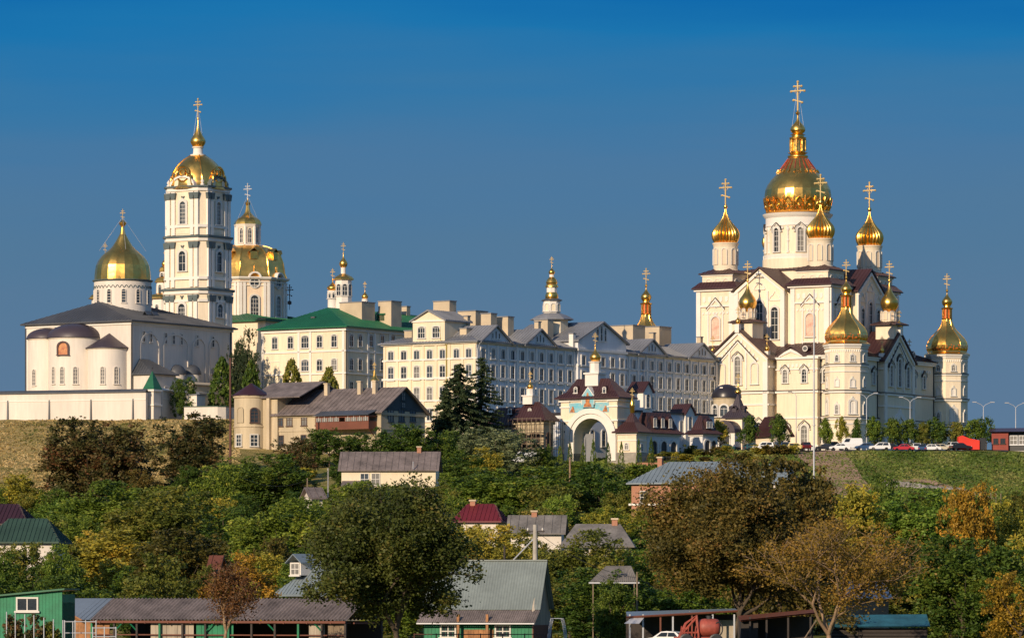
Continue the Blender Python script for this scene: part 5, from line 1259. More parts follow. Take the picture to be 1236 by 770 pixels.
def mansard(pxa, pxb, D, pyb, pye, pyt, label, b, ndorm, arches, depth=9):
    B = Frame(pxa, D, Z(pyb,D), b); rt = B.thing('gate_pavilion',label,'pavilion'); L = B.ry(pxb); ze = B.z(pye,0,0); zt = B.z(pyt,-1,0)
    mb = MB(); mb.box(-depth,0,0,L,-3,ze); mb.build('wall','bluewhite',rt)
    mb = MB(); mb.box(-depth-.2,.3,-.3,L+.3,ze-.5,ze-.003); mb.build('cornice','trim',rt)
    mb = MB(); e = .9; i = 1.2; A = [(-depth-e,-e,ze),(e,-e,ze),(e,L+e,ze),(-depth-e,L+e,ze)]; zk = ze+.8; C_ = [(-depth+.2,.2,zk),(-.2,.2,zk),(-.2,L-.2,zk),(-depth+.2,L-.2,zk)]; T = [(-depth+i,i+.3,zt),(-i,i+.3,zt),(-i,L-i-.3,zt),(-depth+i,L-i-.3,zt)]
    for k in range(4): mb.roofface((A[k],A[(k+1)%4],C_[(k+1)%4],C_[k]),.5); mb.roofface((C_[k],C_[(k+1)%4],T[(k+1)%4],T[k]),.5)
    mb.add(T,[(0,1,2,3)]); mb.box(-depth-e,e,-e,L+e,ze-.12,ze-.004); mb.build('roof','brownroof',rt)
    for k in range(ndorm):
        y = 1.6+(L-3.2)*(k+.5)/ndorm; mb = MB(); w = .62; h = zt-zk-.9
        mb.yz([(-w,0),(w,0),(w,h-.5),(.4,h-.1),(0,h+.05),(-.4,h-.1),(-w,h-.5)],-1.4,.05); o = mb.build('dormer','brownroof',rt,(-.2,y,zk+.2)); window(o,(.06,0,.3),RIGHT,w=.75,h=round(h-.9,1),arch=.5,t=.14,d=.1,bars=(1,1),pane='litglass')
    for q in arches:
        y = L*q; window(rt,(0,y,.3),RIGHT,name='arched_opening',w=2.0,h=ze*.62,arch=1.,t=.35,d=.25,bars=(0,0),sill=False,pane='dark')
    return B, rt
mansard(781,820,908,552,522,497,'shaded white pavilion with a maroon mansard roof and three dormers right of the corner lodge',38,3,(.2,.5,.8),3.6)
mansard(848,866,926,549,523,501,'shaded white pavilion with a maroon mansard roof behind the parked blue van',38,2,(.3,.7),3.2)
def lean_wing():        # pale two-storey annexe between the lodge and the long building
    B = Frame(770, 922, Z(552,922), 37); rt = B.thing('annexe','pale annexe with small gabled dormers in front of the long building','annexe'); L = B.ry(862); ze = B.z(497)
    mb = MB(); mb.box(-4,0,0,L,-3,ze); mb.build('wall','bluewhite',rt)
    mb = MB(); mb.box(-4.3,.5,-.4,L+.4,ze,ze+.35); mb.build('cornice','blackroof',rt)
    for q,pt in ((779,462),(830,489)):
        y = B.ry(q); za = B.z(pt,0,y); mb = MB(); gablewall_r(mb,y-1.6,y+1.6,0,za-1.7,za,-3,.6); mb.build('gabled_bay','trim',rt)
        mb = MB(); mb.gable(-3.4,1.0,y-2.0,y+2.0,za-1.8,za+.3,'x',.25,.5); mb.build('roof','brownroof',rt)
        window(rt,(.6,y,za-5.0),RIGHT,w=1.1,h=2.6,arch=1.,t=.25,d=.2,bars=(1,2))
    for k in range(8): window(rt,(0,L*(k+.5)/8,ze-3.6),RIGHT,w=1.0,h=2.2,arch=.3,t=.2,d=.16,bars=(1,1))
lean_wing()
def scaffolded_chapel():
    B = Frame(656, 902, Z(560,902), 31); rt = B.thing('chapel','chapel under repair with scaffolding, dark maroon roof and small gold cupola left of the arch','chapel')
    W = -B.fx(622); L = B.ry(668); ze = B.z(508)
    mb = MB(); mb.box(-W,0,0,L,-4,ze); mb.build('wall','oldshadeplaster',rt)
    mb = MB(); mb.box(-W-.3,.3,-.3,L+.3,ze-.6,ze-.003); mb.build('cornice','oldshadeplaster',rt)
    mb = MB(); mb.box(-W-8.5,-W,1,L,-4,ze-.8); mb.build('side_wing','oldshadeplaster',rt)
    zr = B.z(485,-W/2,L/2)
    mb = MB(); mb.hip(-W-1,1,-1,L+1,ze,zr,(-W+1.5,L/2,-2.0,L/2),.2,.6); mb.build('roof','brownroof',rt)
    mb = MB(); mb.hip(-W-9.3,-W+.5,.2,L+.6,ze-.8,zr-1.0,(-W-5,L/2,-W,L/2),.2,.6); mb.build('roof','brownroof',rt)
    for q in (617,641):
        x = B.fx(q,1); mb = MB(); mb.xz([(-.5,-.2),(.5,-.2),(.5,.8),(.3,1.2),(0,1.35),(-.3,1.2),(-.5,.8)],-.7,1.5); o = mb.build('dormer','brownroof',rt,(x,1.2,B.z(499,x,1.))); window(o,(0,-.7,0),0,w=.55,h=.9,arch=1.,t=.15,d=.08,bars=(0,1))
    cx,cy = B.fx(640,L/2),L/2; z = lambda py: B.z(py,cx,cy)
    mb = MB(); mb.box(cx-1.1,cx+1.1,cy-1.1,cy+1.1,z(488),z(478.5)); mb.box(cx-1.3,cx+1.3,cy-1.3,cy+1.3,z(478.5),z(477)); mb.build('cupola_base','trim',rt)
    octbox(rt,(cx,cy),.8,z(477.5),z(469.5),'trim'); dome(rt,(cx,cy,z(469.5)),.62,z(459)-z(469.5),BULB,16,0,0,'gold',cr=z(450)-z(459))
    # scalloped eaves and openings
    for x in (-W*.75,-W*.3):
        window(rt,(x,0,2.5),0,w=1.6,h=3.6,arch=1.,t=.3,d=.2,bars=(1,2),frame='brownfr',pane='dark')
    window(rt,(0,L/2,2.5),RIGHT,w=1.4,h=3.6,arch=1.,t=.3,d=.2,bars=(1,2),frame='brownfr',pane='dark')
    t = thing('scaffolding','tubular scaffolding with plank decks around the chapel left of the arch','scaffolding',(B.ox,B.oy,B.oz),-B.b)
    mb = MB(); nx_ = 7
    for i in range(nx_+1):
        x = -W-.5+(W+1)*i/nx_
        for y in (-1.9,-.7): mb.tube([(x,y,-3),(x,y,ze+.6)],.06,5)
    for j in range(7):
        y = -.5+(L+1)*j/6; mb.tube([(1.8,y,-3),(1.8,y,ze)],.06,5)
    for z_ in (2.0,4.0,6.0,8.0):
        for y in (-1.95,-.65): mb.tube([(-W-.7,y,z_+1.0),(.7,y,z_+1.0)],.05,5)
        mb.tube([(1.85,-.7,z_+1),(1.85,L+.5,z_+1)],.05,5)
    for i in range(0,nx_-1,2):
        x = -W-.5+(W+1)*i/nx_; mb.tube([(x,-2,.2),(x+(W+1)*2/nx_,-2,ze*.9)],.045,5)
    mb.build('tubes','wood',t)
    for z_ in (2.0,4.0,6.0): 
        mb = MB(); mb.box(-W-.7,.9,-1.95,-.7,z_,z_+.1); mb.build('plank_deck','wood',t)
scaffolded_chapel()
def low_roof_between():
    B = Frame(690, 925, Z(550,925), 37); rt = B.thing('service_building','low pale building with a dark flat roof seen behind the chapel and arch','outbuilding'); 
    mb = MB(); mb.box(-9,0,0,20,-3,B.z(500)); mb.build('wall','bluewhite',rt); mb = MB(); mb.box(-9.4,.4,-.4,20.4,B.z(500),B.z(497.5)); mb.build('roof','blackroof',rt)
    for y in (3,7,11,15): window(rt,(0,y,2.2),RIGHT,w=1.2,h=3.2,arch=1.,t=.3,d=.2,bars=(1,2))
low_roof_between()
# ------------------------------------------------------------------ little chapels before the big cathedral
def dark_dome_chapel():
    D = 975; s = D/F; t = thing('round_chapel','pale round chapel with a black hemispherical roof at the foot of the cathedral','chapel',(PX(877,D),D,Z(545,D)),-R(31)); z = lambda py: (545-py)*s
    r = 16*s
    mb = MB(); mb.lathe([(r,-3),(r,z(482)),(r+.25,z(481)),(r+.3,z(479.5))],24); mb.build('wall','oldshadeplaster',t,smooth=30)  # wall colour darkened to stand in for shade over the chapel
    mb = MB(); mb.lathe([((r+.4)*math.cos(math.pi/2*i/9),z(479.6)+16*s*math.sin(math.pi/2*i/9)) for i in range(10)],24); mb.lathe([(r+.45,z(480.2)),(r+.45,z(479.3))],24); mb.build('dome_roof','blackroof',t,smooth=40)
    for k in range(8):
        a = k*math.pi/4+.3; window(t,(r*math.cos(a),r*math.sin(a),z(503)),a+math.pi/2,w=1.6,h=2.4,arch=1.,t=.3,d=.25,bars=(1,1))
    mb = MB(); mb.box(-.35,.35,-.35,.35,0,.6); mb.build('roof_light','trim',t,(0,-r*.72,z(471)))
def tent_chapel():
    D = 965; s = D/F; t = thing('tent_roof_chapel','small cream chapel with a steep dark tent roof and a gold finial','chapel',(PX(891,D),D,Z(545,D)),-R(31)); z = lambda py: (545-py)*s
    w = 11.5*s
    mb = MB(); mb.box(-w,w,-w,w,-3,z(504)); mb.build('wall','cream',t)
    mb = MB(); A = [(-w-.7,-w-.7),(w+.7,-w-.7),(w+.7,w+.7),(-w-.7,w+.7)]; k1 = z(494); 
    for k in range(4):
        a,b = A[k],A[(k+1)%4]; c = [(q[0]*.42,q[1]*.42,k1) for q in (a,b)]; mb.roofface(((*a,z(504.5)),(*b,z(504.5)),c[1],c[0]),.5); mb.roofface((c[0],c[1],(0,0,z(474))),.5)
    mb.box(-w-.7,w+.7,-w-.7,w+.7,z(505.3),z(504.52)); mb.build('tent_roof','plumroof',t)
    for k in range(3):
        a = -math.pi/2+k*math.pi/2-math.pi/2; d_ = Vector((math.cos(a),math.sin(a),0)); mb = MB(); mb.box(-.5,.5,-.5,.6,0,.8); mb.gable(-.7,.7,-.7,.8,.8,1.4,'y',.12,0); mb.build('dormer','plumroof',t,(d_.x*w*.62,d_.y*w*.62,z(497.5)),a+math.pi/2)
    dome(t,(0,0,z(475)),.75,12*s,SPIRE,16,0,0,'goldp',ball=False); cross(t,(0,0,z(464)),13*s)
    # arched porch
    mb = MB(); n = 10; mb.xz([(2.6*math.cos(math.pi*i/n),2.6*math.sin(math.pi*i/n)) for i in range(n+1)],-3.2,0); mb.build('porch_roof','plumroof',t,(-.6,-w,z(523)))
    mb = MB(); mb.box(-2.4,2.4,-2.9,0,-3,0); mb.build('porch','trim',t,(-.6,-w,z(523)))
    window(t,(-.6,-w-2.9,z(545)),0,name='arched_opening',w=2.4,h=4.0,arch=1.,t=.3,d=.2,bars=(0,0),sill=False,pane='dark')
def gable_lodge():
    D = 962; B = Frame(954,D,Z(545,D),-24); rt = B.thing('gabled_lodge','small cream lodge with a steep dark red gable roof half hidden by a parking-lot tree','lodge')
    s = D/F; mb = MB(); gablewall(mb,-4.6,0,-3,B.z(524),B.z(504),0,7); mb.build('wall','cream',rt)
    mb = MB(); mb.gable(-5.3,.7,-.7,7.5,B.z(526),B.z(502),'y',.25,.5); mb.build('roof','brownroof',rt)
    window(rt,(-2.3,0,B.z(528)),0,w=1.2,h=2.,arch=1.,t=.2,d=.15,bars=(1,1))
    B = Frame(918,968,Z(545,968),-24); rt = B.thing('gabled_annexe','shaded grey-white gabled annexe between the tent chapel and the cathedral','annexe')
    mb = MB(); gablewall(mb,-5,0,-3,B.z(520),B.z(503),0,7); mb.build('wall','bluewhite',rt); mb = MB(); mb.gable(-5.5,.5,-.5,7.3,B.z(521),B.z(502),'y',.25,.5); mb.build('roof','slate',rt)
dark_dome_chapel(); tent_chapel(); gable_lodge()
# ------------------------------------------------------------------ old yellow house with the rounded corner
def old_house():
    B = Frame(460, 868, Z(548,868), 36); rt = B.thing('old_house','stained yellow old house with grey roofs, rounded left end and a wooden veranda','house')
    W = -B.fx(332); L = B.ry(513); ze = B.z(495); xm = None
    zb = -8
    mb = MB(); mb.box(-W,0,0,L,zb,ze); mb.build('wall','oldshadeplaster',rt)
    zr = B.z(467.5,0,L/2)
    mb = MB(); mb.yz([(0,ze),(L,ze),(L/2,zr-.2)],-1.0,-.02); mb.build('gable_boarding','bluewood',rt)
    mb = MB(); mb.yz([(.15,ze+.1),(L-.15,ze+.1),(L/2,zr-.35)],-.5,.06); mb.build('gable_boarding','bluewood',rt)
    mb = MB(); mb.gable(-W-1,.9,-.9,L+.9,ze-.35,zr+.1,'x',.22,1.1); mb.build('roof','asbestos',rt)
    mb = MB(); mb.box(-W,.25,-.25,L+.2,ze-.9,ze-.4); mb.box(-W,.1,-.12,L,B.z(518),B.z(516)); mb.build('cornice','oldshadeplaster',rt)
    for z0,z1 in ((.8,1.6),(2.2,3.6)): window(rt,(.06,L/2,ze+z0),RIGHT,w=1.0,h=round(z1-z0,1),t=.1,d=.06,bars=(1,1),frame='bluewood')
    for q in (346,395,473,550): window(rt,(B.fx(260+q/4.41),0,B.z(510.5)),0,w=1.2,h=2.3,arch=.3,t=.15,d=.12,bars=(1,2),frame='brownfr')
    for q in (350,470): window(rt,(B.fx(260+q/4.41),0,B.z(535)),0,w=1.1,h=1.9,t=.15,d=.12,bars=(1,1),frame='brownfr')
    for q in (932,990,1050): y = B.ry(260+q/4.41); window(rt,(0,y,B.z(508.5,0,y)),RIGHT,w=1.5,h=2.3,t=.15,d=.12,bars=(1,1),frame='bluewood')
    for (q,dz) in ((400,1.0),(440,1.2),(458,1.2)):
        x = B.fx(q-3,L/2-1); chimney(rt,x-.4,x+.4,L/2-2,L/2-1.2,zr-1.2,zr+dz,'beige','beige')
    # veranda
    xa,xb = B.fx(391),B.fx(457)-.4; zv0,zv1 = B.z(514.5),B.z(501)
    mb = MB(); mb.box(xa,xb,-2.6,-.02,zv0-.5,zv0+1.0); mb.box(xa,xb,-2.6,-.02,zv1-.35,zv1)
    N = 9
    for i in range(N+1): x = xa+(xb-xa-.1)*i/N; mb.box(x,x+.14,-2.62,-2.5,zv0+1.0,zv1-.3)
    mb.build('veranda','redwood',rt)
    mb = MB(); mb.add([(xa-.3,-3.1,zv1),(xb+.3,-3.1,zv1),(xb+.3,-.0,zv1+1.0),(xa-.3,-.0,zv1+1.0),(xa-.3,-3.1,zv1+.12),(xb+.3,-3.1,zv1+.12),(xb+.3,-.0,zv1+1.12),(xa-.3,-.0,zv1+1.12)],[(0,1,2,3),(4,5,6,7),(0,1,5,4),(1,2,6,5),(2,3,7,6),(3,0,4,7)]); mb.build('veranda_roof','slate',rt)
    for i in range(N): 
        if i in (4,): continue
        x = xa+(xb-xa-.1)*(i+.5)/N; window(rt,(x+.05,-2.52,zv0+1.05),0,w=1.0,h=1.15,t=.06,d=.06,bars=(1,0),sill=False,pane='litglass')
    for x in (xa+.2,xb-.2): 
        mb = MB(); mb.tube([(x,-2.4,zv0-.5),(x,-.2,zv0-2.2)],.1,5); mb.build('bracket','redwood',rt)
    # round-ended block
    s = 860/F; B2r = 21.5*s; cx = B.fx(301.5,-.5+0); cy = .0
    zt = B.z(478,cx,cy); mb = MB(); pts = []
    r = B2r
    n = 20; a0 = -B.b*0
    mb.lathe([(r,zb),(r,zt-.5),(r+.2,zt-.4),(r+.25,zt)],28); mb.build('round_end','oldshadeplaster',rt,(cx,cy,0),0,30)
    za = B.z(462,cx,cy); mb = MB(); mb.lathe([(r+.5,zt),(r+.5,zt+.12),(0.01,za)],12); mb.build('conical_roof','maroonroof',rt,(cx,cy,0),0,20)
    mb = MB(); mb.box(cx,-W+1.0,-.5,L,zb,zt-.3) if cx < -W+1.0 else None; mb.build('linking_wall','oldshadeplaster',rt)
    mb = MB(); mb.gable(cx,-W+7,-1.2,L+.6,zt-.4,za+.2,'x',.2,0); mb.build('roof','asbestos',rt)
    def on_round(px, py0, py1, w, nm, arch, **k):
        best = min(range(40,178,1), key=lambda i: abs(CX+F*(B.ox+(cx-r*math.cos(R(i)))*B.c-(cy+r*math.sin(R(i)))*-1*-1*B.s*0+0)/1-0) if False else abs(CX+F*(B.ox+(cx-r*math.cos(R(i)))*B.c+(cy-r*math.sin(R(i)))*B.s)/B.depth(cx-r*math.cos(R(i)),cy-r*math.sin(R(i)))-px))
        a = math.pi+R(best); p = (cx+r*math.cos(a),cy+r*math.sin(a)); z0 = B.z(py1,*p); h = round(B.z(py0,*p)-z0,1)
        window(rt,(p[0],p[1],z0),a+math.pi/2,name=nm,w=w,h=h,arch=arch,t=.2,d=.14,**k)
    on_round(307,492.5,509.5,1.4,'window',1.,bars=(1,3),frame='brownfr'); on_round(290,492,510,1.3,'blind_arch',1.,bars=(0,0),pane='oldshadeplaster',frame='oldshadeplaster',sill=False)
    on_round(306.5,525,538,1.3,'window',0,bars=(1,2)); on_round(288.5,525,538,1.2,'window',0,bars=(1,2))
    mb = MB(); mb.lathe([(r+.15,B.z(516,cx,cy)),(r+.15,B.z(514.5,cx,cy))],28); mb.build('string_course','oldshadeplaster',rt,(cx,cy,0))
    x = B.fx(324,-1); mb = MB(); mb.box(x-.35,x+.35,-1.2,-.2,zb,B.z(480,x,-1)); mb.build('buttress','beige',rt)
    return B
old_house()
def gold_bulb_turret():     # small gilded bell seen over the old house roof
    D = 930; s = D/F; t = thing('gilded_aedicule','little grey turret with a gold bell-shaped cap rising behind the old house roof','turret',(PX(452,D),D,Z(480,D)),-R(30)); z = lambda py: (480-py)*s
    octbox(t,(0,0),.75,-6,z(459),'bluewhite'); mb = MB(); mb.lathe([(1.0,z(459.5)),(.95,z(458.5)),(.6,z(456.5)),(.38,z(453)),(.25,z(449)),(.1,z(446))],16); o = mb.build('gilded_cap','goldp',t,smooth=40); cross(t,(0,0,z(446.5)),9*s)
gold_bulb_turret()

# ------------------------------------------------------------------ village houses on the slope
def cottage(name, label, px0, px1, D, pyb, pye, pyr, roof, wall, b=4., hipx=0., depth=8., ov=.6, wins=(), chim=(), seam=0., gable_m=None, cat='house'):
    """house seen on its long side: eave and ridge run along x"""
    B = Frame((px0+px1)/2, D, Z(pyb,D), b); rt = B.thing(name,label,cat); x0,x1 = B.fx(px0),B.fx(px1); ze = B.z(pye); zr = B.z(pyr,0,depth/2)
    mb = MB(); mb.box(x0+ov,x1-ov,0,depth,-5,ze); mb.build('wall',wall,rt)
    if hipx: mb = MB(); mb.hip(x0,x1,-ov,depth+ov,ze-.05,zr,(x0+hipx,depth/2,x1-hipx,depth/2),.18,seam); mb.build('roof',roof,rt)
    else:
        mb = MB(); mb.yz([(.02,ze-.05),(depth-.02,ze-.05),(depth/2,zr-.3)],x0+ov,x1-ov); mb.build('gable_wall',gable_m or wall,rt)
        mb = MB(); mb.gable(x0,x1,-ov,depth+ov,ze-.25,zr,'x',.18,seam or 1.1); mb.build('roof',roof,rt)
    for px,py,w,h in wins: window(rt,(B.fx(px),0,B.z(py)),0,w=w,h=h,t=.12,d=.1,bars=(1,1))
    for px,dz in chim: x = B.fx(px,depth/2); chimney(rt,x-.35,x+.35,depth/2-.4,depth/2+.4,zr-1.,zr+dz,'brick','beige')
    return B, rt, ze, zr
B_,r_,ze_,zr_ = cottage('hillside_house','long yellow house under a grey-brown fibre-cement gable roof below the old house',408,530,782,600,565.5,545,'asbestos','yellow',3,wins=((440,585,1.3,1.9),(453.5,585,1.3,1.9)),chim=((506,.7),),depth=9)
mb = MB(); x0,x1 = B_.fx(413),B_.fx(447); mb.add([(x0,-4.5,B_.z(592)),(x1,-4.5,B_.z(592)),(x1,0,B_.z(580)),(x0,0,B_.z(580)),(x0,-4.5,B_.z(592)-.2),(x1,-4.5,B_.z(592)-.2),(x1,0,B_.z(580)-.2),(x0,0,B_.z(580)-.2)],[(0,1,2,3),(4,5,6,7),(0,1,5,4),(1,2,6,5),(3,0,4,7)]); mb.build('lean_to_roof','asbestos',r_)
mb = MB(); mb.tube([(B_.fx(499),-.7,B_.z(566)),(B_.fx(499),-.7,B_.z(557))],.08,6); mb.build('vent_pipe','galv',r_)
cottage('shed','small shed with a grey-brown roof and white wall among the trees below the old house',372,394,690,612,599,588,'asbestos','whitewash',-20,depth=4)
cottage('cottage','cottage with a crimson sheet roof in the middle of the orchard',545,606,606,650,630,608,'redroof','whitewash',10,hipx=1.6,depth=6,seam=.6,chim=((571,.35),))
cottage('outbuilding','long low barn roofed in grey fibre cement beside the crimson-roofed cottage',611,683,592,655,641,621.5,'asbestos2','whitewash',4,depth=6,chim=((645,.4),),cat='barn')
cottage('bungalow','bungalow with a hipped grey fibre-cement roof and white wall by the brown tree',675,766,566,672,660,632,'asbestos2','whitewash',3,hipx=1.9,depth=8,chim=((742,.5),))
B_,r_,ze_,zr_ = cottage('brick_house','orange brick house under a blue-grey hip roof below the car park',757,915,704,616,583.5,557,'bluegreyroof','brick',18,hipx=5,depth=12,ov=.7,seam=.7,wins=((777,606,1.0,1.7),),chim=((797,.6),))
mb = MB(); mb.box(B_.fx(759),B_.fx(912),-.12,.02,B_.z(609.5),B_.z(607)); mb.build('string_course','trim',r_)
cottage('blue_roof_house','house with a blue-grey sheet roof showing in gaps of the big brown tree',912,958,718,606,582,556,'bluegreyroof','whitewash',12,hipx=2,depth=8,seam=.7)
cottage('maroon_roof_house','house with a dark maroon roof at the left edge above the green roof',-40,33,548,650,633,608,'maroonroof','whitewash',6,hipx=2.,depth=8,seam=.5)
cottage('green_roof_house','house with a dull green sheet roof at the left edge',-20,72,512,668,655,625.5,'dkgreenroof','whitewash',4,hipx=2.2,depth=8,seam=.5)
cottage('brick_shed','tiny brick outhouse glimpsed between the yellow and rust trees',250,268,470,690,682,670,'redwood','brickred',5,depth=3,cat='outhouse')
def dormer_house():
    D = 462; B = Frame(401,D,Z(735,D),40); rt = B.thing('dormer_house','yellow house with a blue-grey flared roof and white dormer behind the big oak','house'); s = D/F
    ze = B.z(717,0,0); W = 6.2; L = 7.0
    # corner nearest the camera stands behind the oak
    mb = MB(); mb.box(-W,0,0,L,-5,ze); mb.build('wall','yellow',rt)
    e = 1.1; mb = MB(); zk = ze+2.3; zt = B.z(655,-W/2,L/2)
    A = [(-W-e,-e,ze),(e,-e,ze),(e,L+e,ze),(-W-e,L+e,ze)]; i = 1.3; C_ = [(-W+i,i,zk),(-i,i,zk),(-i,L-i,zk),(-W+i,L-i,zk)]; T = [(-W/2-.6,L/2,zt),(-W/2+.6,L/2,zt)]
    for k in range(4): mb.roofface((A[k],A[(k+1)%4],C_[(k+1)%4],C_[k]),.45)
    mb.roofface((C_[0],C_[1],T[1],T[0]),.45); mb.roofface((C_[1],C_[2],T[1]),.45); mb.roofface((C_[2],C_[3],T[0],T[1]),.45); mb.roofface((C_[3],C_[0],T[0]),.45)
    mb.box(-W-e,e,-e,L+e,ze-.2,ze-.004); mb.build('roof','bluegreyroof',rt)
    x = B.fx(359,.2); z0 = B.z(694,x,.2); mb = MB(); mb.box(-.75,.75,-.4,2.5,0,1.3); o = mb.build('dormer','trim',rt,(x,.3,z0))
    mb = MB(); mb.gable(-1.1,1.1,-.8,3,1.3,2.2,'y',.12,0); mb.build('dormer_roof','bluegreyroof',rt,(x,.3,z0)); window(o,(0,-.4,.1),0,w=1.0,h=1.05,t=.12,d=.08,bars=(1,1))
    mb = MB(); mb.tube([(-W-e+.1,-e,ze-.1),(-W-.4,-.3,ze-1.0),(-W-.1,-.1,ze-1.2),(-W-.1,-.1,-4)],.07,6); mb.build('downpipe','galv',rt)
dormer_house()
def red_kiosk():
    D = 944; B = Frame(1217,D,Z(544,D),14); rt = B.thing('red_building','low red building with a brown roof and glazed veranda at the right edge','building')
    x0 = B.fx(1197); ze = B.z(521); mb = MB(); mb.box(x0,0,0,7,-3,ze); mb.build('wall','brickpaint',rt)
    mb = MB(); mb.box(0,10,.8,7,-3,ze-.2); mb.build('glazed_veranda','dark',rt)
    mb = MB(); mb.add([(x0-.6,-.9,ze),(11,-.9,ze),(11,3.5,ze+.9),(x0-.6,3.5,ze+.9),(x0-.6,8,ze),(11,8,ze)],[(0,1,2,3),(3,2,5,4),(0,3,4),(1,5,2),(0,4,5,1)]); mb.build('roof','brownroof',rt)
    for q in (1202,1210.5): window(rt,(B.fx(q),0,B.z(535)),0,w=.85,h=.95,t=.1,d=.08,bars=(1,0),frame='darkwood')
    for k in range(5): window(rt,(1.0+1.9*k,.8,B.z(536)),0,w=1.4,h=1.7,t=.12,d=.1,bars=(1,1),frame='galv',pane='litglass')
    mb = MB(); mb.box(x0,9,-.35,.0,-3,.0); mb.build('plinth','concrete',rt)
red_kiosk()
# ------------------------------------------------------------------ farmyard in the foreground
def corr_sheet(mb, p0, p1, p2, p3, pitch=.18, amp=.028, per=6):
    """corrugated sheet: p0->p1 along the eave, p3->p2 along the ridge"""
    p0,p1,p2,p3 = map(Vector,(p0,p1,p2,p3)); L = (p1-p0).length; n = int(L/pitch*per); nrm = (p1-p0).cross(p3-p0).normalized()
    if nrm.z < 0: nrm = -nrm
    rows = 5; v = []
    for j in range(rows+1):
        t = j/rows; a = p0.lerp(p3,t); b = p1.lerp(p2,t)
        for i in range(n+1): v.append(tuple(a.lerp(b,i/n)+nrm*(amp*math.sin(2*math.pi*i/per) - .02*(1 if j%2 else 0)*0)))
    return mb.add(v,[(j*(n+1)+i,j*(n+1)+i+1,(j+1)*(n+1)+i+1,(j+1)*(n+1)+i) for j in range(rows) for i in range(n)])
M['sprayred'] = mat('faded_red_paint', (.36,.075,.05), .55, var=.2, scale=1.5)
M['corr'] = mat('weathered_corrugated_sheet', (.20,.165,.155), .85, var=.35, scale=.6, fine=4.)
M['corrlight'] = mat('blue_grey_metal_sheet', (.16,.20,.25), .45, var=.12, scale=.5)
M['barnroof'] = mat('grey_green_metal_roof', (.20,.235,.225), .5, var=.15, scale=.35, fine=3.)
M['oldboard'] = mat('pale_weathered_boards', (.42,.36,.28), .85, var=.25, scale=1.2, streak=True)
M['tanboard'] = mat('orange_tan_boards', (.36,.17,.07), .8, var=.3, scale=1.2)
def cow_shed():
    D = 388; B = Frame(418,D,gz(PX(418,D),D),24); rt = B.thing('open_shed','long open shed under a brown corrugated roof with green braces along the bottom left','shed')
    W = -B.fx(112); zE = B.z(748); run = 3.6; zR = B.z(722,0,run)
    mb = MB(); corr_sheet(mb,(-W,-.4,zE),(.2,-.4,zE),(.2,run,zR),(-W,run,zR),.36,.085,8); mb.build('roof','corr',rt,smooth=60)
    mb = MB(); corr_sheet(mb,(-W,run*2,zE),(.2,run*2,zE),(.2,run,zR),(-W,run,zR),.36,.085,8); mb.build('roof','corr',rt,smooth=60)
    # hipped metal end on the left
    xl = B.fx(55,run); mb = MB(); mb.roofface(((-W-.9,-.35,zE-.02),(-W+.0,-.4,zE-.02),(-W,run,zR+.02),(xl,run,zR+.02)),.5,.04); mb.roofface(((-W-.9,-.35,zE-.02),(xl,run,zR+.02),(xl+.3,run*2,zE)),0); mb.build('metal_roof_end','corrlight',rt)
    mb = MB(); mb.tube([(-W-.9,-.4,zE-.1),(xl-.1,run,zR-.1)],.11,4); mb.build('verge_board','tanboard',rt)
    mb = MB(); mb.add([(-W-.7,.1,-1),(-W-.7,.1,zE-.15),(xl+.1,run,zR-.2),(xl+.1,run,-1)],[(0,1,2,3)]); mb.box(-W-.7,-W+1.6,.1,.2,-1,zE-.15); mb.build('plank_end','tanboard',rt)
    mb = MB(); mb.box(-W,.1,-.42,-.32,zE-.28,zE-.08); mb.build('eaves_beam','redwood',rt)
    n = 11
    for i in range(n+1):
        x = -W+W*i/n; mb = MB(); mb.box(x-.09,x+.09,-.25,-.07,-1,zE-.1); mb.build('post','darkwood' if i%3 else 'greenboard',rt)
        mb = MB(); mb.box(x+.9,x+1.02,-.5,3.4,zE-.32,zE-.2); mb.build('rafter_end','redwood',rt)
        if i in (1,2,5,8,10):
            mb = MB(); mb.tube([(x,-.15,zE-1.0),(x+.9 if i%2 else x-.9,-.15,zE-.15)],.06,4); mb.build('brace','greenboard',rt)
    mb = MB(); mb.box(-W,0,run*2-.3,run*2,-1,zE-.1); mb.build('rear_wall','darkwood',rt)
    for (pa,pb,m,zt) in ((181,233,'oldboard',.95),(236,281,'greenboard',.95),(86,108,'tanboard',.9),(372,391,'oldboard',.9),(395,416,'wood',.95)):
        xa,xb = B.fx(pa),B.fx(pb); mb = MB(); k = max(2,int((xb-xa)/.5))
        for i in range(k): q = (xb-xa)/k; mb.box(xa+i*q+.012,xa+(i+1)*q-.012,.12+.01*(i%2),.2,-1,zE*zt)
        mb.build('board_panel',m,rt)
    mb = MB(); mb.box(-W,0,-.12,-.02,zE-1.35,zE-1.25); mb.box(-W,0,-.12,-.02,zE-2.0,zE-1.9); mb.build('rail','redwood',rt)
cow_shed()
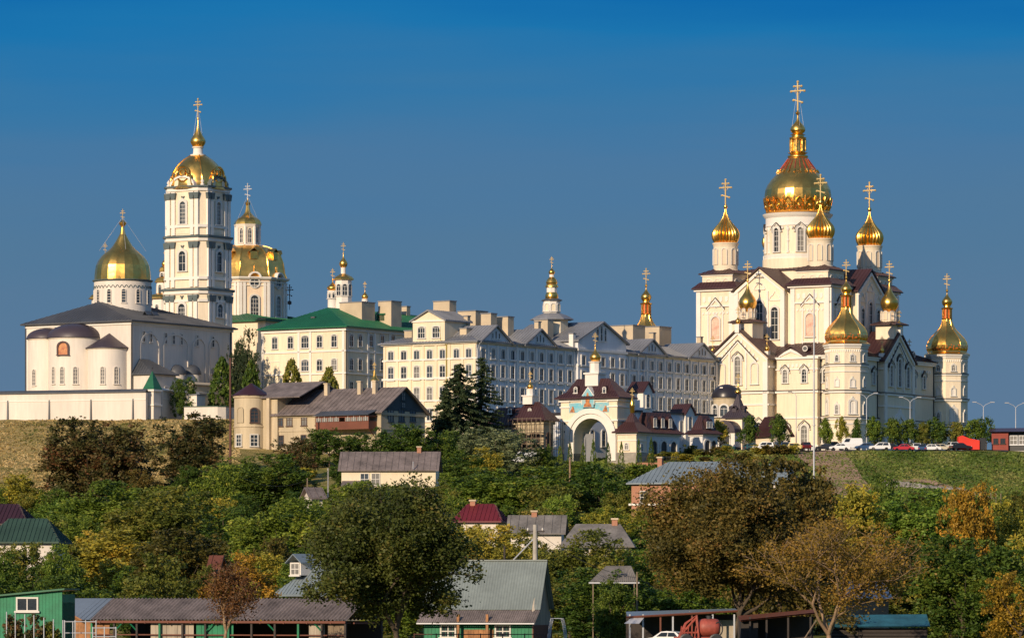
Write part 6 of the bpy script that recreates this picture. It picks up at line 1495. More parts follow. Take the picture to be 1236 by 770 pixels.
def green_shed():
    D = 380; B = Frame(75,D,gz(PX(75,D),D),10); rt = B.thing('green_shed','bright green board shed with a white-framed window in the bottom left corner','shed'); W = 6.2
    z0,z1 = B.z(712.5),B.z(719.5); mb = MB(); k = 22
    for i in range(k):
        xa,xb = -W+W*i/k,-W+W*(i+1)/k; za = z1+(z0-z1)*(xa+5.2)/5.2; zb_ = z1+(z0-z1)*(xb+5.2)/5.2; mb.xz([(xa+.008,-1),(xb-.008,-1),(xb-.008,zb_),(xa+.008,za)],0.012*(i%2),.1)
    mb.build('board_wall','greenboard',rt)
    mb = MB(); mb.box(-W,0,.1,4,-1,z1-.5); mb.box(-.1,0,.1,4,-1,z0-.3); mb.build('wall','greenboard',rt)
    mb = MB(); za = z1+(z0-z1)*(-W+5.2)/5.2; mb.xz([(-W-.3,za),(.3,z0+.06),(.3,z0+.2),(-W-.3,za+.14)],-.4,4.4); mb.build('roof','greenroof',rt)
    x = B.fx(33); window(rt,(x,0,B.z(736)),0,w=1.65,h=.95,t=.14,d=.1,bars=(1,0))
green_shed()
for k,(px,D,pt) in enumerate(((8,372,738),(18.5,372,739),(30,372,741),(41,372,742),(53,372,745),(64.5,372,747),(76,373,748),(88,373,750))):
    x,y,z = at(px,D); t = thing('fence_post','thin bare grey steel post in the row before the green shed','post',(x,y,z),0,'steel posts at the bottom left')
    mb = MB(); h = Z(pt,D)-z; mb.lathe([(.045,-.5),(.045,h),(.0,h+.02)],8); mb.build('tube','galv',t)
def pipe_gate(px0, px1, D, pt, label, n=5, rails=3, m='galv', name='pipe_fence'):
    x0,y0,z0 = at(px0,D); x1,_,_ = at(px1,D); t = thing(name,label,'fence',(x0,y0,z0)); L = x1-x0; h = Z(pt,D)-z0
    mb = MB()
    for i in range(n+1): mb.lathe([(.05,-.5),(.05,h)],6,L*i/n,0)
    mb.build('upright',m,t); mb = MB()
    for j in range(rails): z = h*(.96-.3*j); mb.tube([(0,0,z),(L,0,z)],.045,5)
    mb.build('rail',m,t); return t
pipe_gate(78,116,374,748,'low grey pipe fence along the left yard edge',3,3)
pipe_gate(112,140,372,756,'white tubular yard gate before the corrugated shed',2,4,name='yard_gate')
pipe_gate(500,660,388,764,'rusty pole rail fence in front of the green-walled barn',6,2,'rust')
def board_barn():
    D = 405; B = Frame(642,D,gz(PX(642,D),D),12); rt = B.thing('green_barn','green board barn with a steep bell-cast grey metal roof bottom centre','barn')
    W = -B.fx(512); dep = 8.5; ze = B.z(751); zk = B.z(735.5,0,1.0); zr = B.z(676,0,dep/2)
    mb = MB(); mb.box(-W,0,0,dep,-1,ze+.1); mb.build('wall','greenboard',rt)
    # gable wall, dark
    mb = MB(); mb.yz([(0.02,-1),(dep-.02,-1),(dep-.02,ze),(dep-.9,zk-.1),(dep/2,zr-.2),(.9,zk-.1),(.02,ze)],-.2,.05); mb.build('gable_wall','oldboard',rt)
    mb = MB(); mb.yz([(0.1,-1),(dep-.1,-1),(dep-.1,ze*.9),(.1,ze*.9)],0,.12); mb.build('gable_base','redwood',rt)
    mb = MB(); corr_sheet(mb,(-W-.5,1.0,zk),(.55,1.0,zk),(.55,dep/2,zr),(-W-.5,dep/2,zr),.25,.018,6); corr_sheet(mb,(-W-.5,dep-1.0,zk),(.55,dep-1.0,zk),(.55,dep/2,zr),(-W-.5,dep/2,zr),.25,.018,6); mb.build('roof','barnroof',rt,smooth=60)
    mb = MB(); corr_sheet(mb,(-W-.5,-.9,ze),(.45,-.9,ze),(.53,1.05,zk-.03),(-W-.5,1.05,zk-.03),.2,.03,6); mb.build('roof_skirt','corr',rt,smooth=60)
    mb = MB(); mb.box(-W-.5,.55,dep/2-.16,dep/2+.16,zr-.05,zr+.06); mb.build('ridge_cap','barnroof',rt); mb = MB(); mb.box(-W-.5,.4,-.95,-.85,ze-.14,ze-.03); mb.build('gutter','galv',rt)
    for (pa,m) in ((607,'wfr'),(541,'wfr')): window(rt,(B.fx(pa),0,B.z(768)),0,w=1.2,h=.95,t=.14,d=.1,bars=(1,1))
    for pa,pb in ((560,596),):
        xa,xb = B.fx(pa),B.fx(pb); mb = MB()
        for i in range(6): q=(xb-xa)/6; mb.box(xa+i*q+.01,xa+(i+1)*q-.01,-.08,-.01,-1,ze*.72)
        mb.build('plank_door','tanboard',rt)
    mb = MB()
    for i in range(30): x = -W+W*i/30; mb.box(x-.015,x+.015,-.04,.0,-1,ze)
    mb.build('cover_strips','greenboard',rt)
    for q in (553,588): x = B.fx(q,-.7); mb = MB(); mb.box(x-.11,x+.11,-.8,-.6,-1,B.z(741)); mb.build('post','tanboard',rt)
board_barn()
# poles
def pole(px, D, pt, r, m, label, name='utility_pole', cat='pole', pb=None):
    x,y,z = at(px,D); t = thing(name,label,cat,(x,y,z)); h = Z(pt,D)-z; mb = MB(); mb.lathe([(r*1.15,-1),(r,h*.5),(r*.8,h),(0,h+.02)],12); mb.build('shaft',m,t,smooth=40); return t,h
t,h = pole(646,432,633,.26,'concrete','thick concrete utility pole with a slanting strut above the green-walled barn')
mb = MB(); mb.tube([(0,0,h-1.2),(-2.9,0,h-4.2),(-5,0,h-7.5)],.07,6); mb.build('strut','galv',t); mb = MB(); mb.box(-.9,.9,-.06,.06,h-.7,h-.58); mb.build('crossarm','darkwood',t)
for q in (-.7,0,.7): mb = MB(); mb.lathe([(.04,0),(.09,.08),(.09,.2),(.03,.28)],8); mb.build('insulator','wfr',t,(q,0,h-.58))
pole(609,440,659,.12,'darkwood','short dark wooden post left of the concrete utility pole','post')
pole(688,800,552,.2,'barktan','bare pale wooden pole on the slope under the arch')
pole(396,705,565,.14,'concrete','slim pale utility pole beside the hillside house')
pole(371,700,577,.12,'wood','short utility pole left of the slim pale one near the small shed')
pole(769,425,690,.09,'wood','thin wooden pole at the left edge of the big brown tree','post')
t,h = pole(278,848,432,.22,'rust','tall rusty steel mast on the dry slope left of the rounded house','mast','mast')
t,h = pole(982.5,842,349,.15,'galv','very tall pale flagpole-like mast in front of the big cathedral','mast','mast')
for q in (.37,.62,.83): mb = MB(); mb.lathe([(.27,-.1),(.27,.1)],10); mb.build('joint_collar','galv',t,(0,0,h*q),smooth=40)
# overhead wires
def wire(pts, label, th=.018, sag=.8):
    mb = MB()
    for a,b in zip(pts[:-1],pts[1:]):
        a,b = Vector(a),Vector(b); P = []
        for i in range(13): q = i/12; p = a.lerp(b,q); p.z -= sag*4*q*(1-q); P.append(tuple(p))
        mb.tube(P,th,4)
    o = mb.build('overhead_wire','dark'); tag(o,label,'wire'); return o
wire([(PX(646,432),432,Z(640,432)),(PX(769,425),425,Z(697,425)),(PX(900,440),440,Z(735,440))],'overhead wire from the concrete pole down to the right',.02)
wire([(PX(396,705),705,Z(567,705)),(PX(371,700),700,Z(579,700)),(PX(290,690),690,Z(575,690))],'overhead wires between the two slim poles',.03,1.2)
wire([(PX(330,880),880,Z(497,880)),(PX(575,938),938,Z(440,938))],'overhead wire crossing before the cream long building',.03,2.) if False else None
# ------------------------------------------------------------------ sheds, machine and car at the bottom right
def pergola():
    D = 432; x,y,z = at(745,D); t = thing('lean_to','small grey lean-to roof on thin posts beside the brown tree','lean-to',(x,y,z)); s = D/F
    zt = Z(690,D)-z; mb = MB(); corr_sheet(mb,(-2.6,-.3,zt-.9),(2.0,-.3,zt-.9),(1.4,2.2,zt+.6),(-1.0,2.2,zt+.6),.2,.03); mb.build('roof','asbestos2',t,smooth=60)
    mb = MB(); mb.box(-2.7,2.1,-.4,-.3,zt-1.1,zt-.95); mb.build('eaves_beam','galv',t)
    for q in (-2.3,1.6): mb = MB(); mb.box(q-.05,q+.05,-.3,-.2,-1,zt-1); mb.build('post','wood',t)
pergola()
def lean_shed():
    D = 392; x,y,z = at(812,D); t = thing('machine_shed','open machine shed with a sloping grey roof and red edge behind the sprayer','shed',(x,y,z)); zz = lambda py: Z(py,D)-z; s = D/F
    xa,xb = (757-812)*s,(890-812)*s
    mb = MB(); mb.add([(xa,-.5,zz(743.5)),(xb,-.5,zz(736)),(xb,4,zz(734)),(xa,4,zz(738))],[(0,1,2,3)]); mb.add([(xa,-.5,zz(744.5)),(xb,-.5,zz(737)),(xb,4,zz(735)),(xa,4,zz(739))],[(0,1,2,3)]); mb.build('roof','bluegreyroof',t)
    mb = MB(); mb.tube([(xa-.1,-.55,zz(744.5)),(xb,-.55,zz(737))],.09,4); mb.build('verge_board','redwood',t)
    for q in (760,776,797,812,835,860,886): mb = MB(); X = (q-812)*s; mb.box(X-.07,X+.07,-.4,-.26,-1,zz(741)); mb.build('post','redwood' if q%2 else 'galv',t)
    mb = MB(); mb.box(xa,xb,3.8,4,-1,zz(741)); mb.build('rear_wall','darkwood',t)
    mb = MB(); mb.add([(xa-.3,-1.2,zz(752)),(xa+1.0,-1.2,zz(752)),(xa+1.5,-.4,zz(744)),(xa+.5,-.4,zz(744))],[(0,1,2,3)]); mb.build('awning','galv',t)
    mb = MB(); mb.box(xb-2.2,xb-.1,2.0,2.1,0,zz(748)); mb.build('partition','oldboard',t)
lean_shed()
def red_roof_shed():
    D = 400; x,y,z = at(940,D); t = thing('timber_shed','dark timber shed with a sloping dull red roof behind the bare-branched tree','shed',(x,y,z)); zz = lambda py: Z(py,D)-z; s = D/F
    xa,xb = (893-940)*s,(985-940)*s
    mb = MB(); mb.add([(xa,-.6,zz(748)),(xb,-.6,zz(738.5)),(xb,4,zz(735)),(xa,4,zz(743))],[(0,1,2,3)]); mb.add([(xa,-.6,zz(749.5)),(xb,-.6,zz(740)),(xb,4,zz(736.5)),(xa,4,zz(744.5))],[(0,1,2,3)]); mb.build('roof','redwood',t)
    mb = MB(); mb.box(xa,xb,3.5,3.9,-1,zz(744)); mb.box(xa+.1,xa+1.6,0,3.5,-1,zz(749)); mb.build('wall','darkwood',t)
    for q in (905,925,951,978): mb = MB(); X = (q-940)*s; mb.box(X-.08,X+.08,-.4,-.24,-1,zz(744)); mb.build('post','darkwood',t)
    mb = MB(); mb.tube([((965-940)*s,-1.0,0),((985-940)*s,-.5,zz(748))],.06,5); mb.build('leaning_pole','wood',t)
red_roof_shed()
def turquoise_shed():
    D = 408; x,y,z = at(1060,D); t = thing('blue_shed','low shed with a faded turquoise roof and dark log wall bottom right','shed',(x,y,z)); zz = lambda py: Z(py,D)-z; s = D/F
    xa,xb = (1000-1060)*s,(1122-1060)*s
    mb = MB(); mb.add([(xa,-.6,zz(756)),(xb,-.6,zz(755)),(xb,3,zz(741)),(xa,3,zz(742))],[(0,1,2,3)]); mb.add([(xa,-.6,zz(757)),(xb,-.6,zz(756)),(xb,3,zz(742)),(xa,3,zz(743))],[(0,1,2,3)]); mb.build('roof','turq',t)
    mb = MB()
    for k in range(8): zc = .15+.3*k; mb.tube([(xa+.2,0,zc),(xb-.2,0,zc)],.16,8) if zc < zz(758) else None
    mb.box(xa+.2,xb-.2,.1,2.8,-1,zz(758)); mb.build('log_wall','darkwood',t)
    D2 = 425; x,y,z2 = at(1046,D2); t2 = thing('weathered_roof_shed','pale weathered roof of a hut glimpsed through the bare-branched tree','shed',(x,y,z2)); zq = lambda py: Z(py,D2)-z2
    mb = MB(); corr_sheet(mb,(-2.2,-1,zq(722)),(2.4,-1,zq(722)),(1.8,1.5,zq(701)),(-1.5,1.5,zq(701)),.2,.03); mb.build('roof','galv',t2,smooth=60); mb = MB(); mb.box(-1.9,2.0,-.6,2.4,-1,zq(722.5)); mb.build('wall','wood',t2)
turquoise_shed()
def sprayer():
    D = 383; x,y,z = at(845,D); t = thing('red_sprayer','red farm sprayer with a rounded tank and tubular boom before the machine shed','farm machine',(x,y,z)); s = D/F; zz = lambda py: Z(py,D)-z
    cx = (856-845)*s; zc = zz(757); mb = MB(); n = 20
    mb.lathe([(0,-.95),(.45,-.9),(.7,-.75),(.76,-.4),(.76,.4),(.7,.75),(.45,.9),(0,.95)],20); 
    mb.v = [(cx+b_*0+a_, c_, zc+b_) if False else (cx+c_, a_, zc+b_) for a_,b_,c_ in mb.v]; mb.build('tank','sprayred',t,smooth=50)
    mb = MB(); mb.lathe([(.25,zc+.7),(.25,zc+.9),(.28,zc+.92),(.28,zc+1.0)],14,cx,0); mb.build('filler_cap','dark',t)
    mb = MB()
    for y_ in (-.7,.7):
        mb.tube([(-2.0,y_,zz(775)),(-1.2,y_,zz(752)),(-.3,y_,zz(742)),(-.1,y_,zz(775))],.09,6); mb.tube([(-1.6,y_,zz(763)),(-.15,y_,zz(763))],.07,6); mb.tube([(-1.9,y_,zz(770)),(-.3,y_,zz(745))],.07,6)
    for q in (-1.7,-1.4,-1.1,-.8,-.5): mb.tube([(q,-.75,zz(772)),(q+.12,-.75,zz(755))],.05,5)
    mb.build('boom_frame','sprayred',t)
    mb = MB(); mb.box(-2.2,1.8,-.5,.5,.75,.95); mb.build('chassis','sprayred',t)
    for q in (-1.2,1.3):
        for y_ in (-.85,.85):
            mb = MB(); mb.lathe([(.0,-.12),(.5,-.14),(.62,-.1),(.62,.1),(.5,.14),(0,.12)],20); o = mb.build('wheel','dark',t,(q,y_,.6)); o.rotation_euler = (R(90),0,0)
    mb = MB(); P = [(cx+.75+.35*math.cos(a),-.6,zc-.1+.55*math.sin(a)) for a in [math.pi*k/8-.5*math.pi for k in range(13)]]; mb.tube(P,.06,6); mb.build('hose','dark',t)
sprayer()
def hoop_frame():
    D = 398; x,y,z = at(674,D); t = thing('hoop_frame','small white tubular hoop frame standing right of the green-walled barn','frame',(x,y,z)); h = Z(746,D)-z; mb = MB()
    for k in range(3):
        P = [(.75*math.cos(math.pi*i/10)-.1*k, k*.5, .2+(h-.2)*min(1,1.25*math.sin(math.pi*i/10))) for i in range(11)]; mb.tube(P,.035,5)
    for q in (.35,.7,.95): mb.tube([(.74*math.cos(math.asin(min(1,q/1.25))),0,.2+(h-.2)*q),(.74*math.cos(math.asin(min(1,q/1.25)))-.2,1.0,.2+(h-.2)*q)],.03,5)
    mb.build('hoops','galv',t)
hoop_frame()
# ------------------------------------------------------------------ vehicles
M['carglass'] = mat('car_glass', (.02,.025,.03), .08)
M['tyre'] = mat('tyre', (.015,.015,.016), .9)
M['rim'] = mat('wheel_rim', (.5,.5,.52), .35, .6)
M['lampred'] = mat('tail_lamp', (.4,.01,.01), .3); M['lampw'] = mat('headlamp', (.75,.75,.72), .2)
def paint(n, c): 
    m = mat('car_paint_'+n, c, .28, 0., .03); m.node_tree.nodes['Principled BSDF'].inputs['Coat Weight'].default_value = .6; return m
for n,c in (('white',(.78,.78,.76)),('silver',(.42,.44,.46)),('black',(.02,.02,.024)),('blue',(.03,.07,.16)),('teal',(.03,.10,.12)),('red',(.5,.03,.04)),('maroon',(.10,.015,.02)),('yellow',(.72,.58,.22)),('vanblue',(.10,.28,.40)),('beige',(.58,.52,.38)),('green',(.02,.07,.05))): M['p_'+n] = paint(n,c)
CARS = {'sedan': dict(L=4.4,W=1.72,low=[(-2.2,.35),(-2.2,.72),(-2.05,.86),(-1.35,.93),(1.0,.93),(2.0,.80),(2.2,.62),(2.2,.35)],cab=[(-1.55,.92),(-.95,1.38),(-.1,1.45),(.45,1.40),(1.15,.92)],ax=1.32),
 'hatch': dict(L=4.0,W=1.70,low=[(-1.95,.35),(-2.0,.75),(-1.9,.95),(1.0,.97),(1.85,.82),(2.0,.62),(2.0,.35)],cab=[(-1.9,.94),(-1.6,1.42),(-.2,1.52),(.35,1.46),(1.1,.95)],ax=1.22),
 'suv': dict(L=4.5,W=1.85,low=[(-2.2,.42),(-2.25,.9),(-2.15,1.08),(1.05,1.08),(2.1,.98),(2.25,.75),(2.25,.42)],cab=[(-2.15,1.06),(-1.95,1.66),(-.2,1.76),(.35,1.70),(1.15,1.07)],ax=1.35),
 'van': dict(L=5.2,W=2.0,low=[(-2.6,.4),(-2.62,1.25),(1.5,1.25),(2.45,1.05),(2.6,.75),(2.6,.4)],cab=[(-2.6,1.22),(-2.5,2.25),(-2.3,2.4),(.9,2.4),(1.2,2.28),(1.9,1.22)],ax=1.6)}
def make_car(kind):
    c = CARS[kind]; t = thing('parked_car' if kind != 'van' else 'parked_van',None,None); w = c['W']/2
    mb = MB(); mb.xz(c['low'],-w,w)
    cab = c['cab']; n = len(cab); ins = .17
    v = [(x,-w+.02 if z < cab[0][1]+.02 else -w+ins,z) for x,z in cab]+[(x,w-.02 if z < cab[0][1]+.02 else w-ins,z) for x,z in cab]
    mb.add(v,[tuple(range(n)),tuple(range(2*n-1,n-1,-1))]+[(i+1,i,i+n,i+1+n) for i in range(n-1)])
    bo = mb.build('body','p_white',t)
    # glass panels sit just proud of the cabin
    zb = cab[0][1]; zt = max(z for _,z in cab)
    def xat(z, side):
        pts = cab[:n//2+1] if side < 0 else cab[n//2:][::-1]; 
        pts = sorted(pts,key=lambda p:p[1])
        for (xa,za),(xb,zb_) in zip(pts[:-1],pts[1:]):
            if za <= z <= zb_ and zb_ > za: return xa+(xb-xa)*(z-za)/(zb_-za)
        return pts[-1][0]
    z0,z1 = zb+.06+(.3 if kind=='van' else 0), zt-.13
    for s in (-1,1):
        def yy(z): return s*(w-.02-(ins-.02)*(z-zb)/(zt-zb)+.018)
        segs = ((.08,.48),(.52,.94)) if kind != 'van' else ((.66,.93),)
        for a,b in segs:
            q = []
            for z in (z0,z1):
                xa,xb = xat(z,-1)+.08,xat(z,1)-.1; q.append((xa+(xb-xa)*a,yy(z),z)); q.append((xa+(xb-xa)*b,yy(z),z))
            mb = MB(); mb.add([q[0],q[1],q[3],q[2]],[(0,1,2,3)]); mb.build('side_window','carglass',t)
    for side,nm in ((1,'windscreen'),(-1,'rear_window')):
        q = []; 
        for z in (z0,z1-.02): x = xat(z,side)+side*.025; ww = w-.14-(ins)*(z-zb)/(zt-zb); q += [(x,-ww,z),(x,ww,z)]
        mb = MB(); mb.add([q[0],q[1],q[3],q[2]],[(0,1,2,3)]); mb.build(nm,'carglass',t)
    L = c['L']/2; zl = c['low'][1][1]-.14
    for s in (-1,1):
        mb = MB(); mb.box(L-.10,L+.012,s*w*.78-.16,s*w*.78+.16,.62,.76); mb.build('headlight','lampw',t)
        mb = MB(); mb.box(-L-.03,-L+.08,s*w*.8-.14,s*w*.8+.14,zl-.1,zl+.12); mb.build('tail_light','lampred',t)
    r = .33 if kind in ('sedan','hatch') else .38
    wm = MB(); wm.lathe([(r*.55,-.1),(r*.95,-.11),(r,-.06),(r,.06),(r*.95,.11),(r*.55,.1)],18); wmesh = wm.mesh('wheel','tyre',40)
    rm = MB(); rm.lathe([(0,.09),(r*.56,.10),(r*.6,.07),(0,.05)],14); rmesh = rm.mesh('rim','rim')
    for x in (-c['ax'],c['ax']):
        for s in (-1,1):
            o = link('wheel',wmesh,t,(x,s*(w-.10),r)); o.rotation_euler = (R(-90*s),0,0); link('rim',rmesh,o)
    return t
PROTO = {}
def place_car(kind, colr, px, D, rz, label, cat=None, dz=.14):
    if kind not in PROTO: PROTO[kind] = make_car(kind); o = PROTO[kind]
    else: o = dup(PROTO[kind])
    D = D-5 if D > 900 else D; x,y,z = at(px,D,dz); o.location = (x,y,z); o.rotation_euler = (0,0,R(rz))
    for c in o.children:
        if c.name.startswith('body'): c.material_slots[0].link = 'OBJECT'; c.material_slots[0].material = M['p_'+colr]
    tag(o,label,cat or ('van' if kind == 'van' else 'car'),'vehicles parked below the cathedral'); return o
for a in (
 ('hatch','white',802,955,8,'white hatchback left of the light blue van on the car park'),
 ('van','vanblue',823,952,200,'light blue van parked at the left end of the car park'),
 ('hatch','teal',838,950,15,'dark teal hatchback just right of the light blue van'),
 ('sedan','silver',858,948,172,'silver saloon second to the right of the light blue van'),
 ('sedan','green',876,948,178,'dark green saloon before the tent-roofed chapel'),
 ('hatch','teal',909,952,20,'dark teal car partly behind the tree by the tent-roofed chapel'),
 ('suv','white',922,949,170,'white off-roader in front of the gabled lodge'),
 ('sedan','black',935,952,60,'black car right of the white off-roader'),
 ('suv','blue',948,948,85,'dark blue car seen end-on under a round tree'),
 ('hatch','yellow',961,946,5,'small pale yellow hatchback'),
 ('suv','maroon',972,946,95,'dark maroon off-roader with its rear to the viewer near the tall mast'),
 ('sedan','white',977,960,5,'white saloon behind the dark maroon off-roader'),
 ('sedan','black',997,950,175,'black saloon just right of the tall mast'),
 ('suv','teal',1008,956,10,'dark teal off-roader right of the mast behind a white car'),
 ('sedan','white',1014,946,172,'white saloon at the edge above the earth ramp'),
 ('van','white',1026,953,178,'long white van below the near octagonal tower'),
 ('sedan','blue',1044,948,182,'dark blue saloon between the white van and a street lamp'),
 ('suv','white',1062,946,176,'white estate car left of the red saloon'),
 ('sedan','black',1075,954,8,'black saloon behind the white estate car'),
 ('sedan','red',1090,947,180,'bright red saloon parked at the grass edge'),
 ('suv','white',1105,950,95,'white boxy car seen from the rear right of the red saloon'),
 ('hatch','blue',1114,947,80,'dark blue hatchback end-on in the right half'),
 ('sedan','white',1123,946,178,'white saloon under the trees before the shaded porch'),
 ('hatch','beige',1137,947,4,'beige hatchback in the right part of the car park'),
 ('suv','white',1149,948,100,'white off-roader left of the red tent'),
 ('sedan','black',1159,946,20,'black saloon right before the red tent'),
 ('van','white',632,892,188,'white minibus beside the scaffolded chapel')):
    place_car(*a)
place_car('sedan','white',808,386,150,'white saloon with a big windscreen beside the red farm sprayer','car',.02)
M['tentred'] = mat('red_canvas', (.75,.04,.02), .7, var=.1)
def red_tent():
    x,y,z = at(1168,943,.1); t = thing('red_tent','bright red canvas tent at the right end of the car park','tent',(x,y,z))
    mb = MB(); mb.xz([(-2.1,0),(2.3,0),(2.3,1.9),(.2,2.3),(-1.2,2.9),(-2.0,2.7)],-1.6,1.6); mb.build('canvas','tentred',t)
    mb = MB(); mb.box(2.4,3.6,-1.2,1.2,0,2.4); mb.build('rear_cabin','dark',t)
red_tent()
# ------------------------------------------------------------------ street lamps
def lamp_proto():
    t = thing('street_lamp',None,None)
    mb = MB(); mb.lathe([(.14,-.5),(.12,.2),(.10,5),(.07,9.5)],10); mb.build('pole','galv',t,smooth=40)
    for s in (-1,1):
        mb = MB(); mb.tube([(0,0,9.4),(s*.5,0,9.9),(s*1.6,0,10.35)],.06,6); mb.build('arm','galv',t)
        mb = MB(); mb.box(-.45,.45,-.16,.16,-.06,.10); o = mb.build('lamp_head','galv',t,(s*1.95,0,10.4)); mb = MB(); mb.box(-.38,.38,-.12,.12,-.09,-.062); mb.build('lens','wfr',o)
    return t
LP = None
for px,pt,D,lab in ((1046,474,962,'twin-armed street lamp against the near octagonal tower and shaded wall'),(1098.5,479,962,'twin-armed street lamp in front of the shaded gabled porch'),(1187,485,966,'twin-armed street lamp against the sky right of the cathedral'),(1226,486,972,'twin-armed street lamp nearest the right edge')):
    LP_ = LP if LP is None else dup(LP); 
    if LP is None: LP = LP_ = lamp_proto()
    x,y,z = at(px,D); LP_.location = (x,y,z); LP_.rotation_euler = (0,0,R(8)); LP_.scale = (1,1,(Z(pt,D)-z)/10.45); tag(LP_,lab,'street lamp','twin street lamps')
x,y,z = at(961,958); t = thing('street_lamp','single-armed grey street lamp before the sunlit cathedral wall','street lamp',(x,y,z)); h = Z(473,958)-z
mb = MB(); mb.lathe([(.13,-.5),(.1,3),(.07,h-.8)],10); mb.build('pole','galv',t,smooth=40); mb = MB(); mb.tube([(0,0,h-.9),(-.25,0,h-.35),(-1.0,0,h)],.06,6); mb.build('arm','galv',t); mb = MB(); mb.box(-1.7,-.9,-.15,.15,h-.04,h+.12); mb.build('lamp_head','dark',t)
for px,pt,lab in ((818.5,524,'dark lantern post at the left end of the car park'),(809,518,'dark post beside the gate pavilion')):
    x,y,z = at(px,934); t = thing('lantern_post',lab,'post',(x,y,z)); h = Z(pt,934)-z; mb = MB(); mb.lathe([(.12,-.5),(.08,h-.4),(.2,h-.3),(.22,h),(.05,h+.15)],8); mb.build('post','rust',t)
# low dark railing before the pavilions
def railing():
    x0,y0,z0 = at(790,905); x1,_,_ = at(816,905); t = thing('railing','dark metal railing on a brick plinth before the shaded pavilions','fence',(PX(768,900),900,gz(PX(790,900),900)),0)
    L = 8.5; mb = MB(); mb.box(0,L,-.2,.2,-1.5,.6); mb.build('plinth','brick',t)
    mb = MB(); 
    for i in range(30): mb.box(L*i/30,L*i/30+.05,-.03,.03,.6,1.8)
    mb.box(0,L,-.04,.04,1.7,1.8); mb.build('bars','dark',t)
railing()
# earth ramp, rubble strip
M['earth'] = mat('bare_earth', (.40,.26,.17), .95, var=.2, scale=.6, fine=4., bump=.6, spec=.1)
M['rubble'] = mat('pale_rubble', (.34,.31,.27), .95, var=.45, scale=1.2, fine=3., bump=.8, spec=.1)
strip('earth_ramp','earth',[(PX(948,936),936),(PX(985,905),905),(PX(1005,870),870),(PX(1020,845),845)],[(PX(1018,936),936),(PX(1035,905),905),(PX(1058,870),870),(PX(1075,845),845)],.10)
strip('gravel_path','earth',[(PX(1060,893),893),(PX(1120,893),893),(PX(1165,884),884),(PX(1200,872),872)],[(PX(1062,889),889),(PX(1120,889),889),(PX(1163,880),880),(PX(1196,868),868)],.11)
def rubble_wall():
    rng = random.Random(3); t = thing('rubble_edge','pale dumped rubble lining the path on the right-hand grass slope','rubble',at(1100,880)); o0 = t.location; mb = MB()
    for k in range(420):
        q = rng.random(); px = 1066+q*100; D = 889-q*5-rng.random()*(5*(1-q)+1.5); x,y,z = at(px,D,.05); r = rng.uniform(.12,.42)
        a = rng.random()*6; pr = [(0,-r*.5),(r*.8,-r*.25),(r,.1*r),(r*.6,r*.5),(0,r*.6)]
        mb.lathe(pr,5,x-o0.x,y-o0.y,a); 
        for i in range(len(mb.v)-25,len(mb.v)): mb.v[i] = (mb.v[i][0],mb.v[i][1],mb.v[i][2]+z-o0.z)
    o = mb.build('stones','rubble',t); o['kind'] = 'stuff'
rubble_wall()
for k,(px,D) in enumerate(((1184,862),(1190,860),(1196,858),(1202,856),(1208,854))):
    x,y,z = at(px,D); t = thing('fence_post','weathered wooden post of the broken fence at the right end of the rubble path','post',(x,y,z),0,'broken fence posts on the right slope'); mb = MB(); mb.box(-.08,.08,-.08,.08,-.5,2.2); mb.build('post','wood',t)
# ------------------------------------------------------------------ trees
def leafmat(name, cs, dead=.0):
    m = bpy.data.materials.new(name); m.use_nodes = True; n,l = m.node_tree.nodes,m.node_tree.links; p = n['Principled BSDF']; p.inputs['Roughness'].default_value = .55; p.inputs['Specular IOR Level'].default_value = .25
    at_ = n.new('ShaderNodeAttribute'); at_.attribute_name = 'tint'; r = n.new('ShaderNodeValToRGB'); l.new(at_.outputs['Fac'],r.inputs[0]); e = r.color_ramp.elements
    while len(e) < len(cs): e.new(.5)
    for k,(po,c) in zip(e,cs): k.position = po; k.color = (*c,1)
    oi = n.new('ShaderNodeObjectInfo'); hs = n.new('ShaderNodeHueSaturation'); l.new(r.outputs[0],hs.inputs['Color'])
    mr_ = n.new('ShaderNodeMapRange'); l.new(oi.outputs['Random'],mr_.inputs[0]); mr_.inputs[3].default_value = .8; mr_.inputs[4].default_value = 1.2; l.new(mr_.outputs[0],hs.inputs['Value'])
    mr2 = n.new('ShaderNodeMapRange'); l.new(oi.outputs['Random'],mr2.inputs[0]); mr2.inputs[3].default_value = .515; mr2.inputs[4].default_value = .485; l.new(mr2.outputs[0],hs.inputs['Hue'])
    l.new(hs.outputs[0],p.inputs['Base Color'])
    tr = n.new('ShaderNodeBsdfTranslucent'); l.new(hs.outputs[0],tr.inputs[0]); ms = n.new('ShaderNodeMixShader'); ms.inputs[0].default_value = .25
    l.new(p.outputs[0],ms.inputs[1]); l.new(tr.outputs[0],ms.inputs[2]); l.new(ms.outputs[0],n['Material Output'].inputs[0]); return m
